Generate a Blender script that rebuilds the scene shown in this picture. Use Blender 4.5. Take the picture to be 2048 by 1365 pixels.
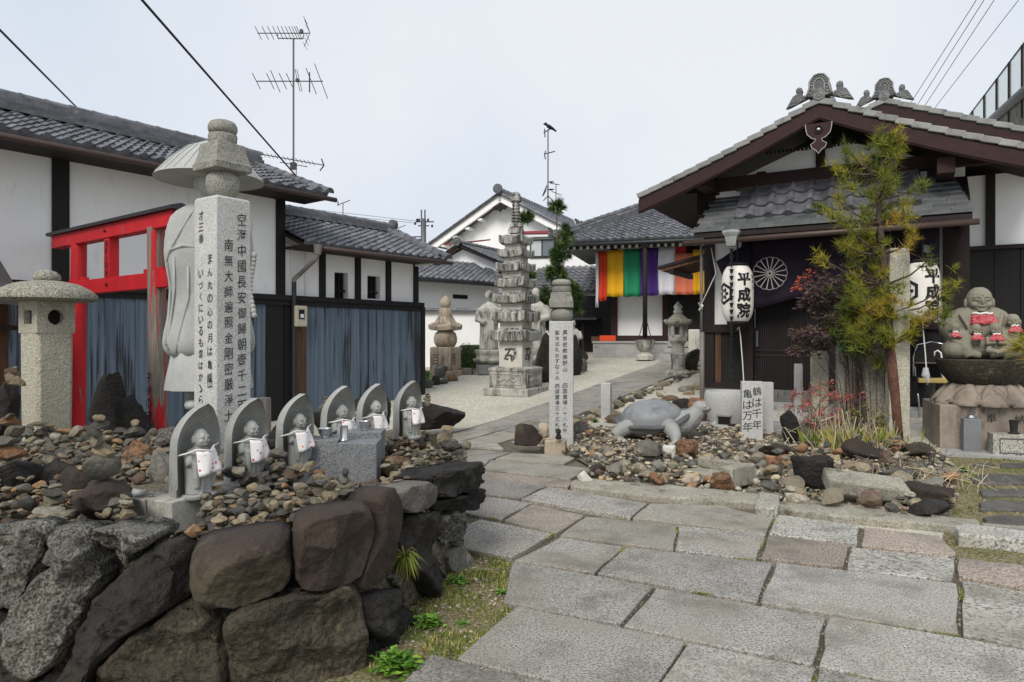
import bpy, bmesh, math, random
import numpy as np
from mathutils import Vector, Matrix, noise
random.seed(7); rng = np.random.default_rng(7)
R = math.radians; PI = math.pi
SC = bpy.context.scene; COL = SC.collection
for _o in list(bpy.data.objects): bpy.data.objects.remove(_o)

# ---------------------------------------------------------------- camera
F, HX, HY, CH = 1365.33, 1024.0, 675.0, 1.3      # focal length in photo pixels, horizon, eye height
cam_d = bpy.data.cameras.new('camera'); cam = bpy.data.objects.new('camera', cam_d); COL.objects.link(cam)
cam_d.lens = 24; cam_d.sensor_width = 36; cam_d.shift_y = -7.5/2048; cam_d.clip_start = .05; cam_d.clip_end = 4000
cam.location = (0, 0, CH); cam.rotation_euler = (PI/2, 0, 0); SC.camera = cam

# ---------------------------------------------------------------- sky, sun, exposure (bright overcast)
SUN_EL, SUN_AZ = R(44), R(-158)                    # azimuth measured from +Y towards +X
wd = bpy.data.worlds.new('World'); SC.world = wd; wd.use_nodes = True
wt = wd.node_tree; wt.nodes.clear()
wo = wt.nodes.new('ShaderNodeOutputWorld'); wb = wt.nodes.new('ShaderNodeBackground')
sk = wt.nodes.new('ShaderNodeTexSky'); sk.sky_type = 'NISHITA'; sk.sun_disc = False
sk.sun_elevation = SUN_EL; sk.sun_rotation = SUN_AZ; sk.air_density = 1.0; sk.dust_density = 4.0; sk.ozone_density = 1.0
hs = wt.nodes.new('ShaderNodeHueSaturation'); hs.inputs['Saturation'].default_value = .55
tcw = wt.nodes.new('ShaderNodeTexCoord'); nzw = wt.nodes.new('ShaderNodeTexNoise')
nzw.inputs['Scale'].default_value = 1.3; nzw.inputs['Detail'].default_value = 5; nzw.inputs['Roughness'].default_value = .45
rmw = wt.nodes.new('ShaderNodeValToRGB')           # the cloud layer: pale grey, a little bluer where it is thin
rmw.color_ramp.elements[0].position = .34; rmw.color_ramp.elements[0].color = (.57, .67, .80, 1)
rmw.color_ramp.elements[1].position = .66; rmw.color_ramp.elements[1].color = (.81, .84, .885, 1)
scw = wt.nodes.new('ShaderNodeVectorMath'); scw.operation = 'SCALE'; scw.inputs['Scale'].default_value = 5.55
mxw = wt.nodes.new('ShaderNodeMix'); mxw.data_type = 'RGBA'; mxw.inputs['Factor'].default_value = .95
L = wt.links.new
L(sk.outputs['Color'], hs.inputs['Color']); L(tcw.outputs['Generated'], nzw.inputs['Vector'])
L(nzw.outputs['Fac'], rmw.inputs['Fac']); L(rmw.outputs['Color'], scw.inputs[0])
L(hs.outputs['Color'], mxw.inputs['A']); L(scw.outputs['Vector'], mxw.inputs['B'])
L(mxw.outputs['Result'], wb.inputs['Color']); wb.inputs['Strength'].default_value = .1
L(wb.outputs['Background'], wo.inputs['Surface'])
sd = bpy.data.lights.new('sun', 'SUN'); sun = bpy.data.objects.new('sun', sd); COL.objects.link(sun)
sd.energy = 1.5; sd.angle = R(26); sd.color = (1, .94, .87)
_d = Vector((math.sin(SUN_AZ)*math.cos(SUN_EL), math.cos(SUN_AZ)*math.cos(SUN_EL), math.sin(SUN_EL)))
sun.rotation_euler = _d.to_track_quat('Z', 'Y').to_euler(); sun.location = (-6, -4, 14)
vs = SC.view_settings; vs.view_transform = 'Standard'; vs.look = 'None'; vs.exposure = .92; vs.gamma = 1; vs.use_curve_mapping = False
SC.render.resolution_x, SC.render.resolution_y = 1024, 682

# ---------------------------------------------------------------- where things stand
D1 = (.496, .868); D2 = (.868, -.496)              # the temple's grid: into depth, and along the fronts
def gz(X, Y):                                      # the court rises gently towards the hall
    t = .496*X + .868*Y - 7.7
    if t <= -1: t = 0
    elif t < 1: t = (t+1)**2/4
    return .07*min(t, 12.6)
def gp(px, py, dz=0):                              # a ground point of the survey
    a = (px-HX)/F; b = (py-HY)/F; lo, hi = .5, 80
    for _ in range(50):
        m = (lo+hi)/2
        if CH - b*m - gz(a*m, m) - dz > 0: lo = m
        else: hi = m
    return Vector((a*lo, lo, CH-b*lo))
def at(px, py, Y): return Vector(((px-HX)/F*Y, Y, CH-(py-HY)/F*Y))
class Frame:                                       # a building's own axes: u along its front, v into its depth
    def __init__(s, o, u): s.o = Vector((o[0], o[1])); s.u = Vector(u).normalized(); s.v = Vector((-s.u.y, s.u.x))
    def uz(s, px, py, v0=0):
        a = (px-HX)/F; Y = (s.o.dot(s.v)+v0)/(a*s.v.x+s.v.y); P = Vector((a*Y, Y))-s.o
        return P.dot(s.u), CH-(py-HY)/F*Y
    def w(s, u, v, z): p = s.o+s.u*u+s.v*v; return Vector((p.x, p.y, z))
    def rz(s): return math.atan2(s.u.y, s.u.x)

# ---------------------------------------------------------------- objects
def link(o, parent=None):
    COL.objects.link(o)
    if parent is not None: o.parent = parent
    return o
def tag(o, label=None, cat=None, group=None, kind=None):
    if label: o['label'] = label
    if cat: o['category'] = cat
    if group: o['group'] = group
    if kind: o['kind'] = kind
    return o
def thing(name, label, cat, loc=(0, 0, 0), rz=0, group=None):
    o = link(bpy.data.objects.new(name, None)); o.location = loc; o.rotation_euler = (0, 0, rz); o.empty_display_size = .1
    return tag(o, label, cat, group)
def copy_tree(o, parent=None):
    c = o.copy(); link(c); c.parent = parent
    for ch in o.children: copy_tree(ch, c)
    return c
def put(name, me, mat=None, parent=None, loc=None, rot=None, scale=None):
    o = bpy.data.objects.new(name, me); link(o, parent)
    if mat is not None:
        if len(me.materials) == 0: me.materials.append(mat)
    if loc is not None: o.location = loc
    if rot is not None: o.rotation_euler = rot
    if scale is not None: o.scale = scale
    return o
def vnoise(p, s, o=3): return noise.fractal(Vector(p)*s, 1.0, 2.0, o)

class MB:
    def __init__(s): s.v = []; s.f = []; s.t = []
    def add(s, vs, fs, t=0.0):
        n = len(s.v); s.v += [tuple(p) for p in vs]; s.f += [tuple(i+n for i in f) for f in fs]; s.t += [t]*len(vs); return s
    def box(s, x0, x1, y0, y1, z0, z1, m=None):
        vs = [Vector((x, y, z)) for z in (z0, z1) for y in (y0, y1) for x in (x0, x1)]
        if m is not None: vs = [m @ p for p in vs]
        return s.add(vs, [(0, 2, 3, 1), (4, 5, 7, 6), (0, 1, 5, 4), (1, 3, 7, 5), (3, 2, 6, 7), (2, 0, 4, 6)])
    def beam(s, a, b, w, h, up=(0, 0, 1)):        # a rectangular bar from a to b
        a = Vector(a); b = Vector(b); d = (b-a).normalized(); x = d.cross(Vector(up))
        if x.length < 1e-4: x = Vector((1, 0, 0))
        x.normalize(); y = x.cross(d)
        vs = [p+x*(i*w/2)+y*(j*h/2) for p in (a, b) for i, j in ((-1, -1), (1, -1), (1, 1), (-1, 1))]
        return s.add(vs, [(3, 2, 1, 0), (4, 5, 6, 7), (0, 1, 5, 4), (1, 2, 6, 5), (2, 3, 7, 6), (3, 0, 4, 7)])
    def loft(s, rings, cap=True, closed=True, t=0.0):
        n = len(rings[0]); vs = [p for r in rings for p in r]; fs = []
        for k in range(len(rings)-1):
            for i in range(n if closed else n-1):
                j = (i+1) % n; fs.append((k*n+i, k*n+j, (k+1)*n+j, (k+1)*n+i))
        if cap and closed: fs.append(tuple(range(n-1, -1, -1))); fs.append(tuple((len(rings)-1)*n+i for i in range(n)))
        return s.add(vs, fs, t)
    def lathe(s, prof, n=24, c=(0, 0, 0), ph=0, sx=1, sy=1, mod=None):
        rings = []
        for r, z in prof:
            ring = []
            for i in range(n):
                a = ph+2*PI*i/n; q = r*(mod(a, z) if mod else 1)
                ring.append(Vector((c[0]+q*math.cos(a)*sx, c[1]+q*math.sin(a)*sy, c[2]+z)))
            rings.append(ring)
        return s.loft(rings)
    def sq(s, prof, c=(0, 0, 0)):                 # square section lathe; prof of half-widths
        return s.loft([[Vector((c[0]+i*r, c[1]+j*r, c[2]+z)) for i, j in ((-1, -1), (1, -1), (1, 1), (-1, 1))] for r, z in prof])
    def tube(s, pts, r, n=6, t=0.0, cap=True):
        pts = [Vector(p) for p in pts]; rings = []; rr = r if hasattr(r, '__len__') else [r]*len(pts)
        ref = None
        for i, p in enumerate(pts):
            d = (pts[min(i+1, len(pts)-1)]-pts[max(i-1, 0)]).normalized()
            if ref is None: ref = d.orthogonal().normalized()
            x = (ref-d*ref.dot(d)); x = x.normalized() if x.length > 1e-5 else d.orthogonal().normalized(); ref = x; y = d.cross(x)
            rings.append([p+(x*math.cos(2*PI*k/n)+y*math.sin(2*PI*k/n))*rr[i] for k in range(n)])
        return s.loft(rings, cap=cap, t=t)
    def ell(s, c, r, rot=None, n=14, m=9):
        c = Vector(c); r = (r, r, r) if not hasattr(r, '__len__') else r; rings = []
        M = Matrix.Identity(3) if rot is None else rot
        for k in range(1, m):
            a = PI*k/m
            rings.append([c+M @ Vector((r[0]*math.sin(a)*math.cos(2*PI*i/n), r[1]*math.sin(a)*math.sin(2*PI*i/n), -r[2]*math.cos(a))) for i in range(n)])
        return s.loft(rings)
    def poly(s, pts, z0, z1):                     # vertical prism over an outline
        return s.loft([[Vector((p[0], p[1], z0)) for p in pts], [Vector((p[0], p[1], z1)) for p in pts]])
    def plate(s, pts, y0, y1):                    # an outline in x,z with thickness in y
        return s.loft([[Vector((p[0], y1, p[1])) for p in pts], [Vector((p[0], y0, p[1])) for p in pts]])
    def xf(s, M, i0=0):
        for i in range(i0, len(s.v)): s.v[i] = tuple(M @ Vector(s.v[i]))
        return s
    def mesh(s, name, mat=None, smooth=False, tint=False):
        me = bpy.data.meshes.new(name); me.from_pydata(s.v, [], s.f)
        if tint:
            a = me.attributes.new('tint', 'FLOAT', 'POINT'); a.data.foreach_set('value', s.t)
        if smooth is True: me.shade_smooth()
        elif smooth: me.shade_smooth(); me.set_sharp_from_angle(angle=R(smooth))
        if mat is not None: me.materials.append(mat)
        me.update(); return me
    def obj(s, name, mat, parent=None, loc=None, rot=None, smooth=False, bev=0, seg=2, tint=False, fix=False):
        me = s.mesh(name, mat, smooth, tint)
        if fix:
            bm = bmesh.new(); bm.from_mesh(me); bmesh.ops.recalc_face_normals(bm, faces=bm.faces); bm.to_mesh(me); bm.free()
        o = put(name, me, None, parent, loc, rot)
        if bev:
            b = o.modifiers.new('edge', 'BEVEL'); b.width = bev; b.segments = seg; b.limit_method = 'ANGLE'; b.angle_limit = R(35)
        return o
def fuse(o, vox, it=4, fac=.5):                   # one continuous skin over the modelled masses
    r = o.modifiers.new('skin', 'REMESH'); r.mode = 'VOXEL'; r.voxel_size = vox; r.use_smooth_shade = True
    if it:
        q = o.modifiers.new('soft', 'SMOOTH'); q.iterations = it; q.factor = fac
    return o
def RZ(a): return Matrix.Rotation(a, 4, 'Z')
def T(x, y, z): return Matrix.Translation((x, y, z))
def ROT(ax, a): return Matrix.Rotation(a, 3, ax)

# ---------------------------------------------------------------- materials
def lin(c):
    if isinstance(c, str): c = [int(c[i:i+2], 16)/255 for i in (0, 2, 4)]
    return tuple((x/12.92 if x <= .04045 else ((x+.055)/1.055)**2.4) for x in c[:3])+(1,)
class NT:
    def __init__(s, name):
        s.m = bpy.data.materials.new(name); s.m.use_nodes = True; s.t = s.m.node_tree; s.b = s.t.nodes['Principled BSDF']
    def n(s, ty, **k):
        nd = s.t.nodes.new('ShaderNode'+ty)
        for a, v in k.items():
            if hasattr(nd, a): setattr(nd, a, v)
        return nd
    def set(s, nd, **k):
        for a, v in k.items():
            a = a.replace('_', ' ')
            if hasattr(v, 'is_linked') or isinstance(v, bpy.types.NodeSocket): s.t.links.new(v, nd.inputs[a])
            else: nd.inputs[a].default_value = v
        return nd
    def co(s, scale=(1, 1, 1), rnd=True):         # object coordinates, shifted by object so that copies differ
        tc = s.n('TexCoord'); mp = s.n('Mapping'); s.t.links.new(tc.outputs['Object'], mp.inputs['Vector']); mp.inputs['Scale'].default_value = scale
        if rnd:
            oi = s.n('ObjectInfo'); ml = s.n('Math', operation='MULTIPLY'); s.t.links.new(oi.outputs['Random'], ml.inputs[0]); ml.inputs[1].default_value = 37.0
            cb = s.n('CombineXYZ')
            for i in range(3): s.t.links.new(ml.outputs[0], cb.inputs[i])
            s.t.links.new(cb.outputs[0], mp.inputs['Location'])
        return mp.outputs['Vector']
    def noise(s, v, sc, det=4, ro=.55, dist=0):
        nd = s.n('TexNoise'); s.set(nd, Vector=v, Scale=sc, Detail=det, Roughness=ro, Distortion=dist); return nd.outputs['Fac']
    def vor(s, v, sc, out='Distance', feat='F1'):
        nd = s.n('TexVoronoi', feature=feat); s.set(nd, Vector=v, Scale=sc); return nd.outputs[out]
    def ramp(s, f, stops, mode='LINEAR'):
        nd = s.n('ValToRGB'); cr = nd.color_ramp; cr.interpolation = mode
        while len(cr.elements) < len(stops): cr.elements.new(.5)
        for e, (p, c) in zip(cr.elements, stops): e.position = p; e.color = lin(c) if not isinstance(c, (int, float)) else (c, c, c, 1)
        s.t.links.new(f, nd.inputs['Fac']); return nd.outputs['Color']
    def mix(s, f, a, b, mode='MIX'):
        nd = s.n('Mix', data_type='RGBA', blend_type=mode)
        for k, v in (('Factor', f), ('A', a), ('B', b)):
            i = [x for x in nd.inputs if x.name == k and x.enabled][0]
            if isinstance(v, bpy.types.NodeSocket): s.t.links.new(v, i)
            else: i.default_value = v if k == 'Factor' else lin(v)
        return [x for x in nd.outputs if x.enabled][0]
    def val(s, c, rnd, sat=0):                    # random lightness by object
        oi = s.n('ObjectInfo'); mr = s.n('MapRange'); s.set(mr, Value=oi.outputs['Random'], To_Min=1-rnd, To_Max=1+rnd)
        h = s.n('HueSaturation'); s.set(h, Color=c, Value=mr.outputs['Result'])
        return h.outputs['Color']
    def bump(s, h, st=.3, d=.01, nrm=None):
        nd = s.n('Bump'); s.set(nd, Height=h, Strength=st, Distance=d)
        if nrm is not None: s.t.links.new(nrm, nd.inputs['Normal'])
        return nd.outputs['Normal']
    def done(s, col, rough=.8, nrm=None, metal=0, spec=None, **k):
        s.set(s.b, Roughness=rough, Metallic=metal)
        if isinstance(col, bpy.types.NodeSocket): s.t.links.new(col, s.b.inputs['Base Color'])
        else: s.b.inputs['Base Color'].default_value = lin(col)
        if nrm is not None: s.t.links.new(nrm, s.b.inputs['Normal'])
        s.set(s.b, **{'Specular_IOR_Level': .35 if spec is None else spec})
        return s.m
def stone(name, c1, c2, sc=6, speck=None, streak=None, blot=None, rnd=0, bump=.4, bd=.006, rough=.86, fine=90):
    """speck=(scale, amount, colour), streak=(amount 0..1, colour), blot=(scale, threshold, colour)"""
    q = NT(name); v = q.co()
    c = q.ramp(q.noise(v, sc, 5, .6), [(.3, c1), (.7, c2)])
    if speck:
        f = q.ramp(q.noise(v, speck[0], 2, .6), [(.52-.1*speck[1], 0.0), (.6, 1.0)])
        f2 = q.n('Math', operation='MULTIPLY'); q.t.links.new(f, f2.inputs[0]); f2.inputs[1].default_value = speck[1]
        c = q.mix(f2.outputs[0], c, speck[2])
    if blot:
        f = q.ramp(q.noise(v, blot[0], 6, .7), [(blot[1], 0.0), (blot[1]+.1, 1.0)]); c = q.mix(f, c, blot[2])
    if streak:
        v2 = q.co((11, 11, 1.6)); f = q.ramp(q.noise(v2, 1.2, 7, .7), [(.66-.17*streak[0], 0.0), (.80-.12*streak[0], 1.0)])
        pt_f = q.ramp(q.noise(v, 2.6, 4, .6), [(.40, 0.0), (.60, 1.0)]); c = q.mix(f if len(streak) > 2 else q.mix(1.0, f, pt_f, 'MULTIPLY'), c, streak[1])
    if rnd: c = q.val(c, rnd)
    h = q.noise(v, fine, 4, .65); nr = q.bump(h, bump, bd)
    return q.done(c, rough, nr)
def plain(name, c, rough=.7, metal=0, var=.08, sc=8, bump=.08, bd=.004, rnd=0, spec=None, stretch=(1, 1, 1)):
    q = NT(name); v = q.co(stretch); a = lin(c)
    n1 = q.noise(v, sc, 5, .6)
    mr = q.n('MapRange'); q.set(mr, Value=n1, To_Min=1-2.2*var, To_Max=1+2.2*var)
    h = q.n('HueSaturation'); h.inputs['Color'].default_value = a; q.set(h, Value=mr.outputs['Result']); c2 = h.outputs['Color']
    if rnd: c2 = q.val(c2, rnd)
    return q.done(c2, rough, q.bump(q.noise(v, sc*8, 3, .6), bump, bd), metal, spec)
# ---------------------------------------------------------------- material set
M = {}
def mats():
    q = NT('gravel'); v = q.co(rnd=False); d = q.vor(v, 75); e = q.n('TexVoronoi', feature='F1'); q.set(e, Vector=v, Scale=75.0)
    sp = q.n('SeparateXYZ'); q.t.links.new(e.outputs['Color'], sp.inputs[0])
    c = q.ramp(sp.outputs[0], [(0, 'a8a190'), (.35, 'c6c0b0'), (.7, 'd6d1c2'), (1, 'e6e2d6')])
    c = q.mix(q.ramp(q.noise(v, .7, 5, .65), [(.40, 0.0), (.72, .55)]), c, '9b9780'); c = q.mix(q.ramp(q.noise(v, 5, 4, .7), [(.52, 0.0), (.78, .25)]), c, '8b8676')
    c = q.mix(q.ramp(q.noise(v, 26, 6, .8), [(.40, .55), (.52, 0.0)]), c, '7f7a6a'); c = q.mix(q.ramp(q.noise(v, 19, 6, .8), [(.54, 0.0), (.66, .6)]), c, 'f0ede4')
    M['gravel'] = q.done(c, .92, q.bump(d, .9, .012))
    def paver(name, base, lo, dark, amt, sc=58):
        sc *= 1.75
        q = NT(name); v = q.co(); n = q.noise(v, sc, 3, .72); n2 = q.noise(v, sc*.37, 3, .6)
        c = q.ramp(n, [(.26, dark), (.40, dark), (.47, lo), (.56, base), (.75, base)])
        c = q.mix(q.ramp(n2, [(.3, .35*amt), (.6, 0.0)]), c, lo)
        c = q.mix(q.ramp(q.noise(v, 1.8, 4, .65), [(.42, 0.0), (.68, .6)]), c, '8a8474')          # worn, silted patches
        c = q.mix(q.ramp(q.noise(v, 3.1, 5, .7), [(.47, 0.0), (.68, .65)]), c, '605c55')
        c = q.val(c, .17); M[name] = q.done(c, .8, q.bump(n, .35, .006))
    paver('paver_grey', 'aeaaa3', '8d8a83', '5d5a55', .8); paver('paver_dark', 'aca7a0', '7f7b75', '484543', 1.0, 50)
    paver('paver_pink', 'b0a294', '8d8177', '514a46', .9, 48); paver('paver_white', 'b8b6ad', '98968e', '57554f', .6, 34)
    paver('paver_pale', 'aca79b', '928d82', '625e57', .5, 70)
    M['joint'] = stone('joint', '504a3d', '7a7260', 9, (60, .6, '4f493d'), bump=.8, bd=.01)
    M['kerb'] = stone('kerb_stone', '8c8778', 'aaa596', 5, (70, .5, '55514a'), blot=(4, .56, '5c584a'), rnd=.1, bump=.7, bd=.012)
    M['moss_soil'] = stone('moss_soil', '565228', '7d7148', 7, (60, .8, 'a59b82'), blot=(3.2, .54, '616c26'), bump=1, bd=.02, rough=.95)
    M['granite'] = stone('granite', 'b3b3ae', 'c2c1bc', 3, (150, .6, '77777a'), blot=(2.2, .66, '9a998f'), rnd=.04, bump=.25, bd=.003)
    M['granite_cap'] = stone('granite_weathered', '84837a', 'a09e94', 4, (120, .7, '504f4c'), blot=(5, .58, '625f54'), bump=.35, bd=.004)
    M['granite_dark'] = stone('granite_dark', '77797b', '8b8d8e', 5, (170, .8, '3f4145'), bump=.2, bd=.003, rough=.6)
    M['granite_smooth'] = stone('granite_smooth', '8a8a87', '9f9f9b', 4, (190, .3, '6b6b69'), blot=(3, .62, '777774'), bump=.12, bd=.002, rough=.7)
    M['granite_shell'] = stone('granite_shell', '76787a', '8e9091', 3, (190, .3, '5c5e61'), blot=(4, .55, '66686a'), bump=.15, bd=.002, rough=.5)
    M['granite_old'] = stone('granite_old', 'a8a69d', 'c0beb5', 4, (120, .4, '7d7b74'), streak=(1.7, '4a4740'), bump=.4, bd=.005)
    M['granite_streak'] = stone('granite_streaked', 'a9a79f', 'c6c4bb', 4, (110, .35, '83817a'), streak=(1.6, '33312d', 1), blot=(6, .6, '55534c'), bump=.4, bd=.006)
    M['granite_clean'] = stone('granite_pale', 'bdbab0', 'cfccc2', 4, (110, .3, '99968e'), streak=(.9, '6b6860'), bump=.3, bd=.004)
    M['jizo_granite'] = stone('jizo_granite', '90918d', 'a9aaa5', 6, (190, .4, '6f706d'), blot=(7, .6, '777870'), rnd=.1, bump=.25, bd=.003)
    M['granite_grey'] = stone('granite_grey', '9b9c99', 'b1b2ae', 4, (150, .4, '7b7c7a'), blot=(2.4, .64, '898a86'), bump=.2, bd=.003)
    M['pedestal'] = stone('pedestal_stone', '8b7f72', 'a3978a', 5, (120, .4, '6d6257'), streak=(1.2, '4a4038'), bump=.4, bd=.005)
    M['granite_tan'] = stone('granite_tan', 'a39480', 'b9ab97', 5, (120, .4, '7d6f5e'), streak=(1.3, '57493d'), bump=.4, bd=.005)
    M['rough_granite'] = stone('rough_granite', 'b5af9c', 'cfcab9', 20, (110, .6, '7b7666'), blot=(2.3, .66, '928d7b'), bump=1, bd=.02, fine=60)
    M['lichen_granite'] = stone('lichen_granite', '959183', 'bfbbab', 26, (85, .8, '57554b'), blot=(2.5, .6, '4d4b43'), bump=1, bd=.02, fine=60)
    M['rock_dark'] = stone('rock_dark', '24211e', '3a3632', 7, (70, .5, '231f1c'), blot=(30, .68, '7f7c72'), rnd=.2, bump=1, bd=.03, fine=28)
    M['rock_black'] = stone('rock_black', '1f1d1b', '322f2b', 7, (70, .5, '1c1b19'), blot=(34, .69, '77756f'), rnd=.15, bump=1, bd=.03, fine=26)
    M['rock_purple'] = stone('rock_purple', '2a2220', '43382f', 3.2, (80, .45, '2d2523'), blot=(2.4, .55, '4a4335'), rnd=.12, bump=.7, bd=.018, fine=40)
    M['rock_lichen'] = stone('rock_lichen', '54514b', '87847b', 10, (95, .9, '34312c'), blot=(2.3, .55, '322f2b'), rnd=.12, bump=1, bd=.03, fine=34)
    M['rock_olive'] = stone('rock_olive', '312c24', '544c3e', 4.0, (70, .6, '221e19'), blot=(9, .58, '6d6350'), rnd=.15, bump=1, bd=.03, fine=28)
    M['rock_brown'] = stone('rock_brown', '6d4c35', '8f6f55', 9, (24, .7, '3a2a20'), blot=(7, .6, '8d8a80'), rnd=.1, bump=1, bd=.03, fine=22)
    M['rock_grey'] = stone('rock_grey', '56534c', '736f67', 5, (40, .5, '454440'), blot=(3, .6, '9a958a'), rnd=.15, bump=.7, bd=.015, fine=40)
    q = NT('pebble'); v = q.co(); oi = q.n('ObjectInfo')
    c = q.val(oi.outputs['Color'], .16)
    c = q.mix(q.ramp(q.noise(v, 2.2, 4, .6), [(.4, 0.0), (.75, .7)]), c, '45413a'); c = q.mix(q.ramp(q.noise(v, 1.1, 3, .6), [(.5, 0.0), (.8, .5)]), c, '9c9686')
    M['pebble'] = q.done(c, .78, q.bump(q.noise(v, 4, 5, .65), .6, .12))
    c0 = c
    q = NT('pebble_bed'); v = q.co(); oi = q.n('ObjectInfo')
    c = q.val(oi.outputs['Color'], .16)
    c = q.mix(q.ramp(q.noise(v, 2.2, 4, .6), [(.4, 0.0), (.75, .7)]), c, '57534b'); c = q.mix(q.ramp(q.noise(v, 1.1, 3, .6), [(.5, 0.0), (.8, .5)]), c, 'b9b3a4')
    M['pebble_bed'] = q.done(c, .78, q.bump(q.noise(v, 4, 5, .65), .6, .12))
    q = NT('pebble_mass_dark'); v = q.co(rnd=False); at_ = q.n('Attribute', attribute_name='tint')
    c = q.ramp(at_.outputs['Fac'], [(0, '5f5a50'), (.2, '80765f'), (.35, '484641'), (.5, '938268'), (.62, '6d6655'), (.75, '857e6e'), (.85, '5b4a3c'), (.93, '8d6f4d')], 'CONSTANT')
    c = q.mix(q.ramp(q.noise(v, 40, 4, .6), [(.4, 0.0), (.75, .6)]), c, '3d3a34')
    M['pebble_mass_dark'] = q.done(c, .8, q.bump(q.noise(v, 60, 4, .6), .35, .006))
    q = NT('pebble_mass'); v = q.co(rnd=False); at_ = q.n('Attribute', attribute_name='tint')
    c = q.ramp(at_.outputs['Fac'], [(0, '7d786b'), (.2, 'a89d88'), (.33, '64625c'), (.45, 'bbad92'), (.6, '8f8876'), (.74, 'b0aa9b'), (.86, '7c6a58'), (.94, 'b0946f')], 'CONSTANT')
    c = q.mix(q.ramp(q.noise(v, 40, 4, .6), [(.4, 0.0), (.75, .5)]), c, '57534b')
    M['pebble_mass'] = q.done(c, .8, q.bump(q.noise(v, 60, 4, .6), .35, .006))
    M['bed_soil'] = stone('bed_soil', '6f6756', '958b77', 25, (70, .8, '38332a'), bump=1, bd=.02)
    M['plaster'] = stone('plaster', 'e4e4e4', 'ebebea', 1.2, None, streak=(.7, 'cfcfcc'), blot=(1.3, .64, 'd6d6d4'), bump=.1, bd=.003, rough=.9)
    M['plaster_warm'] = stone('plaster_warm', 'e6e5e2', 'edece9', 1.2, None, streak=(.6, 'd2d0cb'), blot=(1.5, .66, 'dbd9d5'), bump=.1, bd=.003, rough=.9)
    M['tile'] = stone('roof_tile', '4c4d50', '74757a', 5, (40, .4, '323335'), blot=(4, .62, '8b8c8b'), rnd=.28, bump=.25, bd=.004, rough=.38)
    M['tile_pale'] = stone('verge_tile', '787875', '969692', 5, (40, .4, '6e6e6b'), blot=(6, .56, '57575a'), rnd=.14, bump=.25, bd=.004, rough=.7)
    M['tile_dark'] = stone('ornament_tile', '4b4c4e', '696a6c', 7, (40, .4, '333436'), blot=(5, .6, '8f8f8d'), rnd=.1, bump=.4, bd=.005, rough=.6)
    M['flagstone'] = stone('dark_flagstone', '4d4b47', '676560', 6, (70, .5, '3a3835'), rnd=.15, bump=.6, bd=.01)
    M['slate'] = stone('slate_shingle', '4a4d4e', '666867', 4, (50, .4, '3b3d3e'), streak=(.3, '787b7b'), rnd=.2, bump=.3, bd=.005, rough=.5)
    def wood(name, a, b, rnd=.12, st=(14, 14, .8), rough=.75, bump=.5):
        q = NT(name); v = q.co(st); n = q.noise(v, 2.2, 6, .65)
        M[name] = q.done(q.val(q.ramp(n, [(.3, a), (.7, b)]), rnd), rough, q.bump(n, bump, .004))
    wood('wood_black', '121112', '1f1d1d'); wood('wood_dark', '1a1312', '281d1c'); wood('wood_maroon', '261615', '371f1e', .06, (3, 3, 3))
    wood('wood_brown', '3a2a20', '6b4a32', .1); wood('wood_grey', '5f5a55', '8b857d', .1); wood('wood_void', '0d0c0c', '161414', .1)
    q = NT('board_paint'); v = q.co((22, 22, 1.0)); n = q.noise(v, 1.6, 6, .7, .12); v3 = q.co((1, 1, .5))
    c = q.ramp(q.noise(q.co((10, 10, .6)), 2, 5, .6), [(.3, '4c5967'), (.7, '687786')])
    loc = q.ramp(q.noise(v3, 1.5, 3, .6), [(.45, 0.0), (.68, .3)])
    ad = q.n('Math', operation='ADD'); q.t.links.new(n, ad.inputs[0]); q.t.links.new(loc, ad.inputs[1])
    c = q.mix(q.ramp(ad.outputs[0], [(.62, 0.0), (.72, 1.0)]), c, '2e3035'); c = q.mix(q.ramp(ad.outputs[0], [(.86, 0.0), (.92, .6)]), c, '6c675f')
    M['board_paint'] = q.done(q.val(c, .13), .75, q.bump(n, .5, .004))
    q = NT('vermilion'); v = q.co((16, 16, .9)); n = q.noise(v, 1.7, 5, .65, .5); pe = q.ramp(n, [(.66, 0.0), (.69, 1.0)])
    c = q.mix(pe, q.ramp(q.noise(q.co(), 6, 4), [(.3, 'a5141c'), (.7, 'ba1a22')]), '6d645c'); M['vermilion'] = q.done(c, .55, q.bump(n, .3, .004))
    q = NT('vermilion_peel'); v = q.co((11, 11, .55)); n = q.noise(v, 1.5, 6, .7, .8); pe = q.ramp(n, [(.47, 0.0), (.5, 1.0)])
    c = q.mix(pe, q.ramp(q.noise(q.co(), 6, 4), [(.3, '9c141b'), (.7, 'b51a21')]), q.ramp(q.noise(q.co((40, 40, 1)), 2, 5, .7), [(.3, '4d463f'), (.7, '8b8278')])); M['vermilion_peel'] = q.done(c, .65, q.bump(n, .5, .005))
    M['ink'] = plain('ink', '1a1a1c', .7); M['ink_pale'] = plain('ink_pale', 'a9a5a0', .8); M['ink_grey'] = plain('carved_grey', '55534e', .9)
    M['metal'] = plain('steel', 'c9cacb', .28, 1, .05); M['metal_dark'] = plain('mast_metal', '3c3e40', .5, .6); M['metal_grey'] = plain('mast_grey', '6b6d70', .45, .7)
    M['copper'] = plain('gutter_copper', '4e403b', .5, .3, .12); M['pipe'] = plain('pipe', '77706c', .6, .1, .1); M['wire'] = plain('wire', '1a1a1c', .6)
    M['paper'] = plain('lantern_paper', 'e3dfd5', .8, var=.04); M['purple'] = plain('purple_cloth', '190f20', .85, var=.2, sc=3, bump=.2); M['purple_dark'] = plain('dark_purple_cloth', '1c1530', .85, var=.15, sc=3)
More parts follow.
